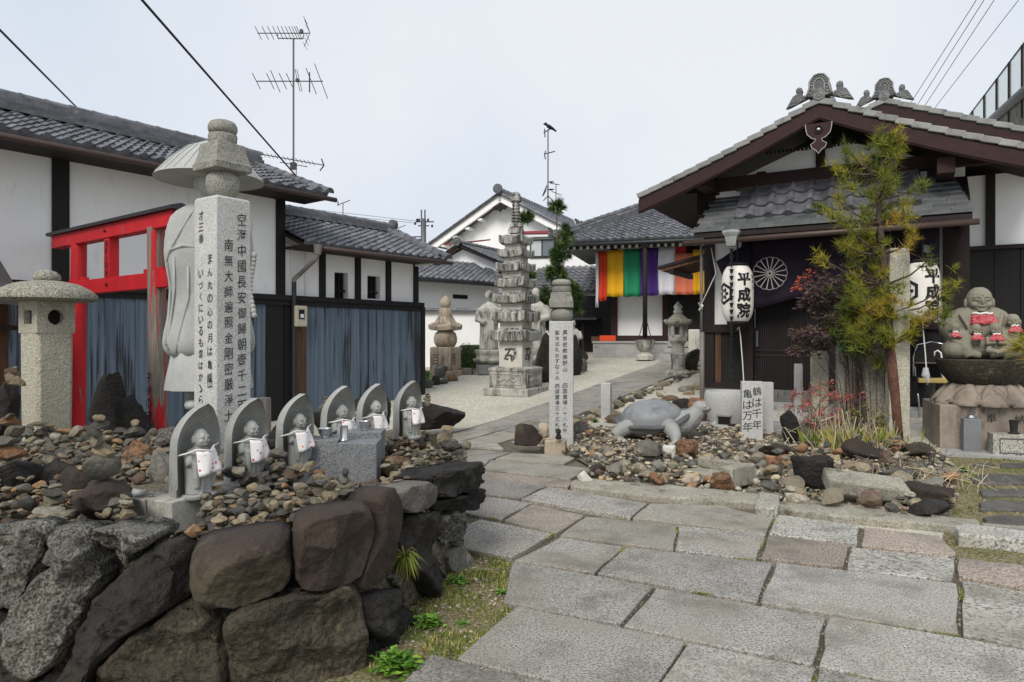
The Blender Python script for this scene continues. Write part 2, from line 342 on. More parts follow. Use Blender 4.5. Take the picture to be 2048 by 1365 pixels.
    for k, c in dict(c_red='c43c1e', c_yellow='e0a818', c_green='23885f', c_violet='4a2c78', c_white='d9d9df', c_salmon='d07458', c_crimson='a31f25').items(): M[k] = plain(k, c, .8, var=.06, sc=3, bump=.15, bd=.01)
    q = NT('bib_print'); v = q.co((1, 1, 1)); d = q.vor(v, 48); e = q.n('TexVoronoi'); q.set(e, Vector=v, Scale=48.0); sp = q.n('SeparateXYZ'); q.t.links.new(e.outputs['Color'], sp.inputs[0])
    dot = q.ramp(d, [(.26, 1.0), (.36, 0.0)]); c = q.mix(dot, 'e2dedd', q.ramp(sp.outputs[0], [(0, 'e0d9d8'), (.45, 'c9596a'), (.62, 'd98a4a'), (.75, 'b49ab5'), (.85, 'e0dada')], 'CONSTANT')); M['bib'] = q.done(c, .9, q.bump(q.noise(v, 120, 2), .2, .002))
    q = NT('red_print'); v = q.co(); c = q.ramp(q.noise(v, 30, 4, .7, 1.5), [(.46, '9c2430'), (.52, 'c98c8c'), (.56, 'a92c38'), (.66, 'b8555c')]); M['red_print'] = q.done(c, .85)
    M['cord'] = plain('white_cord', 'd9d7d2', .85)
    M['trunk'] = stone('pine_bark', '4e4038', '6b5a50', 14, (40, .6, '2e2621'), bump=1, bd=.02, fine=40); M['trunk_red'] = stone('red_bark', '583a30', '71503f', 12, (40, .5, '3c2620'), bump=.8, bd=.015, fine=40)
    def leaf(name, stops, rough=.6):
        q = NT(name); a = q.n('Attribute', attribute_name='tint'); c = q.ramp(a.outputs['Fac'], stops); q.set(q.b, Subsurface_Weight=0.0)
        M[name] = q.done(c, rough, spec=.3)
    leaf('pine_needle', [(0, '36431a'), (.35, '626c22'), (.6, '88862a'), (.8, '9a8c2c'), (1, 'a5742e')]); leaf('nandina_leaf', [(0, '352a2b'), (.3, '533a3a'), (.5, '45452a'), (.7, '7a4036'), (.85, 'a54c34'), (1, 'bb5534')])
    leaf('nandina_red', [(0, '566222'), (.3, '7d7a2c'), (.5, '8d4c44'), (.8, '934a4e'), (1, '9b5844')]); leaf('green_leaf', [(0, '2c4a16'), (.5, '4f7a22'), (1, '7fa03a')])
    leaf('conifer', [(0, '1f3418'), (.5, '3a5426'), (1, '66742e')]); leaf('dry_stalk', [(0, '7d7460'), (.5, 'a99d83'), (1, 'c9bea2')]); leaf('grass_blade', [(0, '3d521c'), (.5, '6c7d2a'), (.8, '8f8a3e'), (1, 'a39660')]); leaf('hedge_leaf', [(0, '1f3316'), (.5, '35501f'), (.8, '5a6a28'), (1, '6b4d2c')])
    M['granite_rim'] = stone('granite_rim', '4d4f51', '636567', 4, (190, .3, '3c3e40'), bump=.15, bd=.002)
    M['concrete'] = stone('concrete', '5b5b56', '7a7972', 3, None, streak=(1.4, '33322e'), bump=.3, rough=.9); M['plinth'] = stone('plinth_stone', '8d8d8a', 'a9a8a4', 3, (90, .4, '6b6a68'), blot=(2, .6, '77767a'), bump=.3)
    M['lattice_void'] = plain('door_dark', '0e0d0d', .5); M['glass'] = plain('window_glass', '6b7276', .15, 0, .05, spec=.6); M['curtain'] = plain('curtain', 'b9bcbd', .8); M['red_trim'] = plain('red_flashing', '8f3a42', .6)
    M['plastic_beige'] = plain('meter_case', 'b3ad97', .5); M['white_plastic'] = plain('white_plastic', 'd8d8da', .4); M['black_glaze'] = plain('black_glaze', '141417', .18, spec=.5); M['yellow'] = plain('yellow_seat', 'a8955a', .7); M['crow'] = plain('crow_feather', '141416', .6)
    M['board_grey'] = plain('pale_board', 'b9bab6', .8); M['orange'] = plain('orange_box', 'd9481f', .6); M['soil'] = M['bed_soil']
mats()

# ---------------------------------------------------------------- ground, paving
def grid_ground():
    mb = MB(); xs = list(np.arange(-14, 16.1, .5)); ys = list(np.arange(-3, 30.1, .5))
    xs = [-900, -300, -80, -30]+xs+[30, 80, 300, 900]; ys = [-40, -12]+ys+[45, 90, 300, 1500]
    vs = [(x, y, gz(x, y)) for y in ys for x in xs]; n = len(xs)
    fs = [(j*n+i, j*n+i+1, (j+1)*n+i+1, (j+1)*n+i) for j in range(len(ys)-1) for i in range(n-1)]
    o = mb.add(vs, fs).obj('ground', M['gravel'], smooth=True); tag(o, 'pale gravel court rising gently towards the hall', kind='structure')
grid_ground()
def st(s, t): X = .868*s+.496*t; Y = -.496*s+.868*t; return X, Y
def sheet(name, pts, mat, dz, label, kind='structure', dens=None, bumpy=0):
    mb = MB(); bm = bmesh.new(); vs = [bm.verts.new((p[0], p[1], 0)) for p in pts]; bm.faces.new(vs)
    bmesh.ops.triangulate(bm, faces=bm.faces)
    bmesh.ops.subdivide_edges(bm, edges=bm.edges, cuts=5, use_grid_fill=True); bmesh.ops.triangulate(bm, faces=bm.faces)
    for v in bm.verts: v.co.z = gz(v.co.x, v.co.y)+dz+bumpy*vnoise(v.co, 2.5)
    bmesh.ops.recalc_face_normals(bm, faces=bm.faces)
    me = bpy.data.meshes.new(name); bm.to_mesh(me); bm.free(); me.shade_smooth()
    if me.polygons[0].normal.z < 0: me.flip_normals()
    return tag(put(name, me, mat), label, kind=kind)
pave = sheet('pavement', [st(*p) for p in [(-2.0, .8), (3, .8), (3.6, 3.6), (1.3, 4.8), (-1.1, 5.42), (-2.4, 5.6), (-2.4, 6.9), (-4.2, 7.3), (-4.18, 17.3), (-5.35, 17.3), (-5.2, 7.0), (-4.6, 5.0), (-3.2, 3.6), (-1.9, 3.05), (-2.0, 2.0)]], M['joint'], .005, 'granite slab paving with sandy joints')
SLAB_EDGES = []
def slab(pts, mat, h=.034, name='paving_slab', parent=pave, inset=.003, bev=.007, z0=None, wob=.009):
    c = Vector((sum(p[0] for p in pts)/len(pts), sum(p[1] for p in pts)/len(pts)))
    out = []
    n = len(pts)
    ar = sum(pts[i][0]*pts[(i+1) % n][1]-pts[(i+1) % n][0]*pts[i][1] for i in range(n))
    if ar < 0: pts = pts[::-1]
    if name == 'paving_slab': SLAB_EDGES.extend((Vector(pts[i][:2]), Vector(pts[(i+1) % n][:2])) for i in range(n))
    for i in range(n):                            # split the edges a little so the outline is not ruler-straight
        a = Vector(pts[i][:2]); b = Vector(pts[(i+1) % n][:2]); d = (b-a); L_ = d.length; d.normalize(); nr = Vector((-d.y, d.x)); k = max(2, int(L_/.16))
        for j in range(k):
            p = a+(b-a)*(j/k); w = inset if j else 0
            q = p+nr*(inset+(random.uniform(-wob, wob) if j else 0))+(d*inset*1.3 if j == 0 else Vector((0, 0)))
            out.append(q)
    z = gz(c.x, c.y) if z0 is None else z0; tx, ty = random.uniform(-.006, .006), random.uniform(-.006, .006); hh = h+random.uniform(-.003, .003)
    mb = MB(); ring = lambda zz, tl=1: [Vector((p.x-c.x, p.y-c.y, zz+tl*((p.x-c.x)*tx+(p.y-c.y)*ty)+(gz(p.x, p.y)-gz(c.x, c.y) if z0 is None else 0))) for p in out]
    mb.loft([ring(-.05, 0), ring(hh)])
    o = mb.obj(name, M[mat], parent, (c.x, c.y, z), bev=bev); return o
PG, PD, PP, PW, PL = 'paver_grey', 'paver_dark', 'paver_pink', 'paver_white', 'paver_pale'
for m_, pl in [
    (PD, [(900, 1070), (960, 1047), (1108, 1078), (1022, 1127), (905, 1105)]), (PP, [(1063, 1017), (1171, 1040), (1111, 1077), (1007, 1050)]),
    (PD, [(890, 988), (929, 995), (1063, 1015), (1001, 1049), (880, 1025)]), (PD, [(1096, 981), (1296, 1016), (1261, 1045), (1041, 1006)]),
    (PD, [(900, 945), (959, 958), (1092, 980), (1038, 1005), (890, 985)]), (PL, [(1302, 1016), (1440, 1021), (1548, 1047), (1533, 1078), (1264, 1046)]),
    (PL, [(1173, 1041), (1353, 1061), (1348, 1112), (1118, 1081)]), (PD, [(1356, 1060), (1532, 1078), (1513, 1132), (1349, 1111)]),
    (PW, [(1556, 1038), (1720, 1061), (1716, 1099), (1537, 1078)]), (PP, [(1536, 1080), (1698, 1101), (1687, 1146), (1520, 1127)]),
    (PP, [(1727, 1063), (1881, 1083), (1914, 1117), (1899, 1126), (1721, 1100)]), (PW, [(1703, 1104), (1909, 1128), (1904, 1175), (1693, 1148)]),
    (PP, [(1917, 1126), (2080, 1146), (2085, 1194), (1916, 1163)]), (PW, [(1922, 1172), (2103, 1205), (2130, 1330), (1924, 1284)]),
    (PG, [(1552, 1136), (1914, 1180), (1919, 1286), (1520, 1219)]), (PG, [(1252, 1104), (1548, 1136), (1516, 1219), (1193, 1159)]),
    (PG, [(1121, 1084), (1249, 1104), (1189, 1159), (1027, 1132)]), (PG, [(1027, 1134), (1309, 1187), (1241, 1265), (1005, 1216)]),
    (PG, [(1312, 1188), (1654, 1247), (1626, 1346), (1245, 1267)]), (PG, [(1658, 1248), (1922, 1292), (2140, 1337), (2190, 1480), (1635, 1350)]),
    (PG, [(1035, 1226), (1373, 1298), (1284, 1424), (911, 1334)]), (PG, [(1377, 1299), (1632, 1351), (1590, 1500), (1290, 1426)]),
    (PD, [(863, 1323), (911, 1337), (1280, 1428), (1210, 1560), (740, 1440)]), (PG, [(1638, 1353), (2200, 1487), (2300, 1700), (1595, 1502)]),
    (PG, [(1288, 1430), (1588, 1502), (1540, 1700), (1215, 1560)]),
    (PL, [(1025, 911), (1153, 920), (1128, 935), (990, 924)]), (PL, [(985, 926), (1129, 937), (1175, 943), (1140, 966), (962, 945)]),
    (PP, [(955, 947), (1145, 969), (1137, 982), (1096, 980), (940, 953)]), (PG, [(900, 912), (955, 905), (1022, 911), (985, 924), (920, 930)]), (PG, [(880, 938), (920, 931), (980, 926), (958, 945), (935, 952), (880, 945)])]:
    slab([gp(*p)[:2] for p in pl], m_)
random.seed(11)
for s0, s1, tA in ((-5.14, -4.68, 6.75), (-4.67, -4.2, 6.98)):
    t = tA
    while t < 16.8:
        l = random.uniform(.75, 1.35); k = random.choice([PL, PG, PG, PD, PL]); slab([st(s0-.02*(t-7), t), st(s1, t), st(s1, t+l), st(s0-.02*(t-7), t+l)], k, .03, inset=.014)
        t += l
slab([st(-4.66, 6.65), st(-3.95, 6.72), st(-4.18, 6.98), st(-4.66, 6.97)], PG)
# kerbs round the stone bed
for i, pl in enumerate([[(1143, 973), (1180, 968), (1523, 1001), (1513, 1022), (1300, 1006), (1140, 984)], [(1558, 1019), (1590, 1012), (1958, 1056), (1955, 1072), (1730, 1052), (1555, 1033)], [(1962, 1060), (2070, 1068), (2075, 1085), (1961, 1076)]]):
    slab([gp(*p)[:2] for p in pl], 'kerb', .055, 'kerb_stone', bev=.016, wob=.02)
slab([gp(*p)[:2] for p in [(1520, 1001), (1562, 1006), (1556, 1040), (1508, 1036)]], 'paver_white', .08, 'kerb_stone', bev=.015)
slab([gp(*p)[:2] for p in [(1908, 1080), (1930, 1074), (2070, 1092), (2075, 1112), (1915, 1096)]], 'paver_white', .09, 'kerb_stone', bev=.015)
for pl in [[(1932, 960), (1990, 952), (2080, 958), (2080, 976), (1945, 975)], [(1952, 985), (2080, 984), (2080, 1001), (1960, 999)], [(1951, 1010), (1990, 1005), (2080, 1012), (2080, 1032), (1955, 1027)], [(1957, 1040), (2000, 1036), (2080, 1042), (2080, 1060), (1962, 1057)], [(1996, 930), (2080, 930), (2080, 941), (1998, 941)], [(1940, 934), (1985, 930), (1990, 938), (1945, 942)]]:
    slab([gp(*p)[:2] for p in pl], 'flagstone', .03, 'stepping_stone', bev=.012, wob=.035, inset=.02)
mossL = sheet('moss_strip', [gp(*p)[:2] for p in [(-100, 1420), (400, 1450), (740, 1320), (850, 1190), (930, 1080), (925, 1060), (990, 1110), (1030, 1125), (1010, 1215), (1040, 1225), (920, 1330), (860, 1330), (800, 1420)]], M['moss_soil'], .009, 'mossy soil strip along the foot of the boulder wall', bumpy=.012)
mossR = sheet('moss_ground', [gp(*p)[:2] for p in [(1880, 915), (2100, 915), (2130, 1150), (1915, 1125), (1885, 1080), (1900, 1000)]], M['moss_soil'], .009, 'mossy ground between the dark stepping stones', bumpy=.012)
# ---------------------------------------------------------------- rocks
_ico = {}
def ico(sub):
    if sub not in _ico:
        bm = bmesh.new(); bmesh.ops.create_icosphere(bm, subdivisions=sub, radius=1); bm.verts.ensure_lookup_table()
        _ico[sub] = (np.array([v.co[:] for v in bm.verts]), [tuple(v.index for v in f.verts) for f in bm.faces]); bm.free()
    return _ico[sub]
def rock_verts(seed, sub=2, p=26, npl=13, rough=.09, dims=(1, 1, 1), dmin=.5, ns=2.4):
    g_ = np.random.default_rng(seed); v, f = ico(sub); n = g_.normal(size=(npl, 3)); n /= np.linalg.norm(n, axis=1)[:, None]; d = g_.uniform(dmin, 1, npl)
    q = np.clip(v @ n.T/d, 0, None); r = (q**p).sum(1)**(-1/p); r = np.clip(r, .3, 1.25); w = v*r[:, None]
    off = seed*3.7; w = np.array([np.array(x)*(1+rough*noise.fractal(Vector(x)*ns+Vector((off, 0, 0)), 1, 2, 4)) for x in w])
    w /= np.abs(w).max(0); return w*np.array(dims), f
def rock_obj(name, mat, c, dims, seed, parent=None, rot=(0, 0, 0), sub=4, smooth=38, **k):
    v, f = rock_verts(seed, sub, dims=dims, **k); mb = MB(); mb.add(v, f)
    return mb.obj(name, M[mat], parent, c, rot, smooth=smooth)

# ---------------------------------------------------------------- boulder wall in front
WPX = [(-200, 2.62), (0, 2.55), (450, 2.47), (700, 2.6), (745, 2.75), (790, 3.02), (870, 3.42), (935, 3.95), (955, 4.3)]
def wallY(px):
    return float(np.interp(px, [a for a, b in WPX], [b for a, b in WPX]))
def wallpt(px, py): return at(px, py, wallY(px))
wall = thing('boulder_wall', 'low retaining wall of large dark fitted boulders topped with pebble heaps', 'stone wall', (-.9, 2.8, 0))
def chaikin(pts, k=1):
    for _ in range(k):
        o = []
        for i in range(len(pts)):
            a, b = pts[i], pts[(i+1) % len(pts)]; o += [a*.78+b*.22, a*.22+b*.78]
        pts = o
    return pts
def boulder(poly, mat, bulge=.09, seed=0, back=.2, push=0, rough=.018):
    P = [wallpt(*p) for p in poly]; c = sum(P, Vector())/len(P)
    cx = sum(p[0] for p in poly)/len(poly); tn = (wallpt(cx+15, 1100)-wallpt(cx-15, 1100)); tn.z = 0; tn.normalize(); nr = Vector((tn.y, -tn.x, 0))
    P = chaikin([p+nr*push for p in P], 1); n = len(P); N = 130; c = c+nr*push
    L_ = [0]
    for i in range(n): L_.append(L_[-1]+(P[(i+1) % n]-P[i]).length)
    Q = []
    for k in range(N):
        t = L_[-1]*k/N; i = max(j for j in range(n) if L_[j] <= t); u = (t-L_[i])/max(L_[i+1]-L_[i], 1e-6); Q.append(P[i].lerp(P[(i+1) % n], u))
    g_ = np.random.default_rng(seed+50); smooth_ = mat == 'rock_purple'
    pl = []                                        # chisel planes that break the swelling face into facets
    for _ in range(3 if smooth_ else 16):
        a = g_.uniform(-.75, .75); b = g_.uniform(-.75, .75); pl.append((a, b, g_.uniform(.05, .9)))
    R0 = max((q-c).length for q in Q); rings = []
    prof = [(.8, -back), (.95, -back*.55), (1.0, -.12), (1.0, -.05), (.99, 0.0)]+[(1-.99*(k/30)**1.15, None) for k in range(1, 31)]
    for sc, dp in prof:
        ring = []
        for q in Q:
            d3 = (q-c)*sc*.985; e = (1-sc**(5.0 if not smooth_ else 2.6))
            if dp is not None: d = dp
            else:
                lu = d3.dot(tn)/R0; lv = d3.z/R0; hgt = e**.55
                for a, b, o_ in pl: hgt = min(hgt, max(.08, o_+.55+a*lu+b*lv))
                d = hgt*bulge*1.15
            p = c+d3+nr*d; w = Vector((seed*7.3, 0, 0))
            n1 = noise.fractal(p*2.3+w, 1, 2, 2)*rough*1.7; n2 = noise.fractal(p*7+w, 1, 2, 4)*rough; n3 = (abs(noise.noise(p*5.2+w)))*rough*(0 if smooth_ else 2.0); n4 = noise.fractal(p*30+w, 1, 2, 2)*rough*.22
            rd = d3.normalized() if d3.length > 1e-5 else Vector((0, 0, 0))
            ring.append(p+(nr+rd*(.5 if sc > .9 else .1))*(n1+n2-n3+n4)-c)
        rings.append(ring)
    mb = MB(); mb.loft(rings); o = mb.obj('boulder', M[mat], None, None, smooth=True); o.parent = wall; o.location = c-wall.location
    return o
BL, BD, BK, BP, BO = 'rock_lichen', 'rock_dark', 'rock_black', 'rock_purple', 'rock_olive'
for i, (m_, bu, po) in enumerate([
    (BL, .07, [(-70, 1060), (20, 1050), (70, 1046), (82, 1070), (76, 1120), (38, 1225), (18, 1225), (-60, 1190)]),
    (BL, .08, [(78, 1056), (160, 1058), (180, 1076), (225, 1150), (182, 1205), (150, 1165), (130, 1130), (85, 1125), (75, 1080)]),
    (BL, .08, [(160, 1056), (245, 1054), (312, 1062), (315, 1085), (288, 1100), (240, 1150), (222, 1142), (182, 1066)]),
    (BL, .07, [(85, 1128), (135, 1138), (178, 1208), (150, 1265), (125, 1328), (75, 1338), (38, 1275), (42, 1225)]),
    (BD, .05, [(-60, 1192), (20, 1228), (40, 1290), (75, 1340), (60, 1420), (-60, 1420)]),
    (BD, .07, [(290, 1098), (340, 1078), (372, 1110), (378, 1195), (300, 1245), (235, 1290), (190, 1345), (170, 1420), (110, 1420), (135, 1325), (182, 1212), (240, 1155)]),
    (BO, .06, [(380, 1192), (402, 1208), (440, 1235), (450, 1290), (455, 1420), (170, 1420), (195, 1345), (240, 1292), (305, 1247)]),
    (BP, .15, [(372, 1112), (400, 1080), (480, 1064), (560, 1055), (586, 1072), (588, 1150), (562, 1182), (480, 1212), (420, 1208), (378, 1188)]),
    (BP, .13, [(584, 1040), (620, 1022), (690, 1014), (742, 1010), (752, 1050), (738, 1110), (720, 1163), (640, 1180), (592, 1172), (586, 1090)]),
    (BO, .13, [(470, 1208), (560, 1185), (640, 1182), (700, 1168), (724, 1190), (736, 1290), (732, 1365), (700, 1430), (455, 1430), (448, 1290), (445, 1240)]),
    (BP, .05, [(748, 985), (790, 972), (792, 1080), (776, 1155), (728, 1188), (722, 1160), (740, 1110), (752, 1050)]),
    ('rock_grey', .05, [(792, 972), (866, 960), (869, 1018), (795, 1030)]), (BK, .08, [(868, 945), (935, 922), (948, 948), (936, 975), (868, 1005)]),
    (BK, .10, [(870, 1006), (940, 974), (948, 990), (922, 1025), (868, 1024)]),
    (BD, .06, [(795, 1032), (866, 1022), (877, 1060), (888, 1120), (908, 1180), (892, 1218), (860, 1205), (835, 1150), (788, 1130)]),
    (BL, .07, [(872, 1028), (918, 1022), (927, 1060), (920, 1085), (893, 1105), (878, 1075)]), ('rock_grey', .05, [(895, 1105), (925, 1085), (937, 1140), (925, 1168), (905, 1150)]),
    (BK, .08, [(726, 1192), (775, 1172), (818, 1215), (846, 1265), (822, 1310), (780, 1310), (740, 1262)]), (BK, .05, [(735, 1265), (780, 1312), (802, 1338), (772, 1375), (730, 1400)]),
    ('rock_lichen', .05, [(778, 1150), (800, 1138), (832, 1160), (828, 1200), (790, 1178)]), (BK, .03, [(560, 1180), (600, 1172), (640, 1180), (600, 1192)]), (BK, .02, [(428, 1212), (470, 1208), (450, 1250), (436, 1236)])]):
    boulder(po, m_, bu*(1.25 if m_ != BP else 1), i+1, rough=.042 if m_ in (BD, BL, BK) else .03 if m_ == BO else .013)
# the terrace behind the wall: earth core
TER = [wallpt(px, 1000) for px in (-200, 0, 200, 450, 690, 745, 790, 870, 930)]
ter2 = [Vector((p.x*.985-.02, p.y+.12, 0)) for p in TER]+[Vector(p) for p in ((-.42, 4.9, 0), (-.75, 5.5, 0), (-1.8, 6.1, 0), (-4.2, 6.2, 0), (-6.2, 6.0, 0), (-6.0, 3.0, 0))]
def terr_h(x, y): return .43+.06*vnoise((x, y, 0), 1.3, 2)
bm = bmesh.new(); bm.faces.new([bm.verts.new((p.x, p.y, 0)) for p in ter2]); r_ = bmesh.ops.extrude_face_region(bm, geom=bm.faces[:])
tops = [e for e in r_['geom'] if isinstance(e, bmesh.types.BMFace)]
for v in [e for e in r_['geom'] if isinstance(e, bmesh.types.BMVert)]: v.co.z = 1
bmesh.ops.triangulate(bm, faces=tops); bmesh.ops.subdivide_edges(bm, edges=[e for e in bm.edges if all(v.co.z > .5 for v in e.verts)], cuts=6, use_grid_fill=True)
for v in bm.verts: v.co.z = terr_h(v.co.x, v.co.y) if v.co.z > .5 else -.05
bmesh.ops.recalc_face_normals(bm, faces=bm.faces); me = bpy.data.meshes.new('terrace'); bm.to_mesh(me); bm.free()
tag(put('terrace', me, M['bed_soil']), 'stony earth terrace behind the boulder wall', kind='structure')

# boulders lying on and behind the terrace
def bld(name, label, mat, px0, px1, py0, py1, Y, seed, cat='boulder', dep=.8, group=None, sub=4, **k):
    a = at(px0, py0, Y); b = at(px1, py1, Y); w = (b.x-a.x)/2; h = (a.z-b.z)/2
    o = rock_obj(name, mat, ((a.x+b.x)/2, Y+w*dep*.3, (a.z+b.z)/2-.02), (w*1.06, w*dep, h*1.1), seed, sub=sub, **k)
    return tag(o, label, cat, group)
for a in [('boulder', 'dark brown rounded boulder sitting on the wall under a tall pebble cairn', 'rock_purple', 136, 274, 945, 1046, 2.95, 3),
          ('boulder', 'blackish squared boulder at the left edge beneath pebble heaps', 'rock_black', -30, 78, 912, 992, 3.5, 4),
          ('boulder', 'dark boulder wedged left of the reddish rough one', 'rock_dark', 72, 140, 918, 990, 3.55, 5),
          ('boulder', 'reddish rough boulder left of the dark brown rounded one', 'rock_purple', 108, 182, 920, 996, 3.25, 6),
          ('boulder', 'smooth grey boulder leaning beside the leftmost jizo', 'rock_grey', 284, 350, 892, 992, 3.55, 8),
          ('boulder', 'lichened granite boulder behind the leftmost jizo', 'rock_lichen', 312, 352, 850, 905, 4.6, 9),
          ('boulder', 'tall black upright rock behind the red torii', 'rock_black', 168, 272, 748, 900, 6.5, 10),
          ('boulder', 'black rock right of the tall upright one, foot of the torii', 'rock_black', 225, 300, 790, 900, 6.2, 12),
          ('boulder', 'black lichened block at the left edge beside the stone lantern', 'rock_black', -40, 42, 755, 880, 5.0, 13),
          ('boulder', 'orange brown blocky rock with a two pebble cairn on it', 'rock_brown', 232, 302, 868, 940, 4.2, 14),
          ('boulder', 'rusty flat rock behind the granite offering blocks', 'rock_brown', 755, 828, 905, 950, 4.1, 16),
          ('boulder', 'long low black stone tipped with a small cairn by the gravel', 'rock_black', 800, 926, 803, 858, 8.9, 17),
          ('boulder', 'black edging stone behind the fifth and sixth jizo', 'rock_black', 700, 800, 775, 850, 8.4, 18),
          ('boulder', 'dark low stone between the third and fourth jizo', 'rock_dark', 612, 720, 825, 890, 6.2, 19),
          ('boulder', 'dark stone behind the second jizo', 'rock_dark', 520, 600, 845, 935, 4.9, 21),
          ('boulder', 'grey rock mound under the statue in the straw hat', 'rock_dark', 340, 520, 815, 920, 5.4, 22)]: bld(*a)
# ---------------------------------------------------------------- pebbles
RK = []
for i in range(26):
    v, f = rock_verts(100+i, 2, p=[9, 30, 14, 40][i % 4], npl=10, rough=.07, dims=(1, random.uniform(.6, .95), random.uniform(.42, .8)), dmin=[.6, .45, .55, .4][i % 4])
    mb = MB(); mb.add(v, f); me = mb.mesh('pebble', M['pebble'], smooth=22 if i % 4 in (1, 3) else 36); RK.append((me, v, f))
RKB = [(e[0].copy(), e[1], e[2]) for e in RK]
for e in RKB: e[0].materials.clear(); e[0].materials.append(M['pebble_bed'])
RK1 = []
for i in range(10):
    v, f = rock_verts(200+i, 2, p=[12, 30][i % 2], npl=9, rough=.06, dims=(1, random.uniform(.65, .95), random.uniform(.45, .8))); RK1.append((v, f))
class Pile:
    def __init__(s, base, blocks=()): s.base = base; s.P = np.zeros((0, 4)); s.blocks = blocks
    def drop(s, x, y, r, h=None):
        h = r*.62 if h is None else h; z = s.base(x, y)+h*.75
        if len(s.P):
            d = np.hypot(s.P[:, 0]-x, s.P[:, 1]-y); R_ = (s.P[:, 3]+r)*.82; k = d < R_
            if k.any(): z = max(z, (s.P[k, 2]+np.sqrt(R_[k]**2-d[k]**2)*.66).max())
        s.P = np.vstack([s.P, [x, y, z, r]]); return z
PCOL = {'tan': 'a08f72', 'grey': '7a776d', 'dark grey': '4c4a46', 'brown': '6a5545', 'olive grey': '857d69', 'pale': 'b0a896', 'rusty': '98704b', 'buff': '958a74'}
PW = dict(zip(PCOL, (14, 17, 15, 11, 16, 8, 6, 13)))
def paint(o, bed=False):
    k = random.choices(list(PW), list(PW.values()))[0]; c = lin(PCOL[k]); f_ = 1.32 if bed else .92; o.color = (c[0]*f_, c[1]*f_, c[2]*f_, 1); return k
def pebble(x, y, z, r, group, label, name='pebble'):
    me = random.choice(RKB if name == 'loose_stone' else RK)[0]; o = put(name, me, None, None, (x, y, z), (random.uniform(-.35, .35), random.uniform(-.35, .35), random.uniform(0, 6.28)), (r, r, r*random.uniform(.8, 1.2)))
    k = paint(o, name == 'loose_stone'); sz = 'larger ' if r > (.06 if name == 'loose_stone' else .042) else ''
    return tag(o, sz+k+' '+label, 'pebble', group+', '+sz+k)
def mass(name, items, label, parent=None, mat='pebble_mass'):       # stones too many to count, as one mesh
    vs = []; fs = []; ts = []; n = 0
    for x, y, z, r in items:
        v, f = random.choice(RK1); a = random.uniform(0, 6.28); ca, sa = math.cos(a), math.sin(a); tl = random.uniform(-.4, .4)
        w = v*np.array([r, r, r*random.uniform(.7, 1.1)]); w = w @ np.array([[1, 0, 0], [0, math.cos(tl), -math.sin(tl)], [0, math.sin(tl), math.cos(tl)]]).T; w = w @ np.array([[ca, -sa, 0], [sa, ca, 0], [0, 0, 1]]).T+np.array([x, y, z])
        vs.append(w); fs += [tuple(i+n for i in q) for q in f]; n += len(w); ts += [random.random()]*len(w)
    me = bpy.data.meshes.new(name); me.from_pydata([tuple(p) for p in np.vstack(vs)], [], fs); a = me.attributes.new('tint', 'FLOAT', 'POINT'); a.data.foreach_set('value', ts); me.shade_smooth(); me.set_sharp_from_angle(angle=R(26))
    return tag(put(name, me, M[mat], parent), label, kind='stuff')
random.seed(21)
pile = Pile(terr_h); few = []
def inpoly(x, y, P):
    c = False; n = len(P)
    for i in range(n):
        a, b = P[i], P[(i-1) % n]
        if (a[1] > y) != (b[1] > y) and x < (b[0]-a[0])*(y-a[1])/(b[1]-a[1])+a[0]: c = not c
    return c
# zones given by their outline on the terrace
def zone(pxs, z=.5): return [(lambda Y: ((px-HX)/F*Y, Y))((CH-z)*F/(py-HY)) for px, py in pxs]
zones = [(zone([(370, 1092), (600, 1070), (742, 1030), (790, 990), (745, 968), (640, 955), (480, 985), (330, 1075)]), 190, (.026, .056), 'pebbles heaped between the boulders and the granite curb', 'pebble in the heap between boulders and granite curb'),
         (zone([(750, 960), (800, 985), (935, 935), (930, 895), (880, 865), (760, 880)]), 130, (.028, .062), 'pebbles heaped at the end of the wall', 'pebble heaped at the path end of the boulder wall'),
         (zone([(10, 935), (140, 930), (235, 945), (330, 975), (330, 900), (180, 870), (0, 870)]), 170, (.03, .07), 'pebbles heaped below the stone lantern', 'pebble heaped on rocks below the stone lantern'),
         (zone([(20, 1040), (130, 1050), (330, 1055), (280, 985), (150, 990), (20, 985)]), 70, (.025, .05), 'pebbles on the left wall top', 'pebble lying on top of the lichened boulders at left'),
         (zone([(290, 1000), (345, 1005), (480, 965), (620, 935), (600, 905), (460, 930), (330, 970)]), 110, (.024, .05), 'pebbles heaped at the feet of the jizo row', 'pebble heaped on the curb at the feet of the jizo')]
def curb_gap(x, y): px, py = HX+F*x/y, HY+F*(CH-.5)/y; return (255 < px < 400 and 990 < py < 1085) or (605 < px < 768 and 905 < py < 990)
npeb = 0
for zi, (P, n, (r0, r1), grp, lab) in enumerate(zones):
    xs = [p[0] for p in P]; ys = [p[1] for p in P]; k = 0; tries = 0; cnt = 0
    if zi == 4: pile.base = lambda x, y: .545
    elif zi == 2: pile.base = lambda x, y: .45+.03*max(0, (y-3.4))
    else: pile.base = terr_h
    while k < n and tries < n*20:
        tries += 1; x = random.uniform(min(xs), max(xs)); y = random.uniform(min(ys), max(ys))
        if not inpoly(x, y, P) or curb_gap(x, y): continue
        r = r0+(r1-r0)*random.random()**2.2; z = pile.drop(x, y, r)
        if z > (.66 if zi == 4 else .62 if zi == 2 else .72): pile.P = pile.P[:-1]; continue
        k += 1
        if k % 2 == 0 and npeb < 298: pebble(x, y, z, r, grp, lab); npeb += 1
        else: few.append((x, y, z, r))
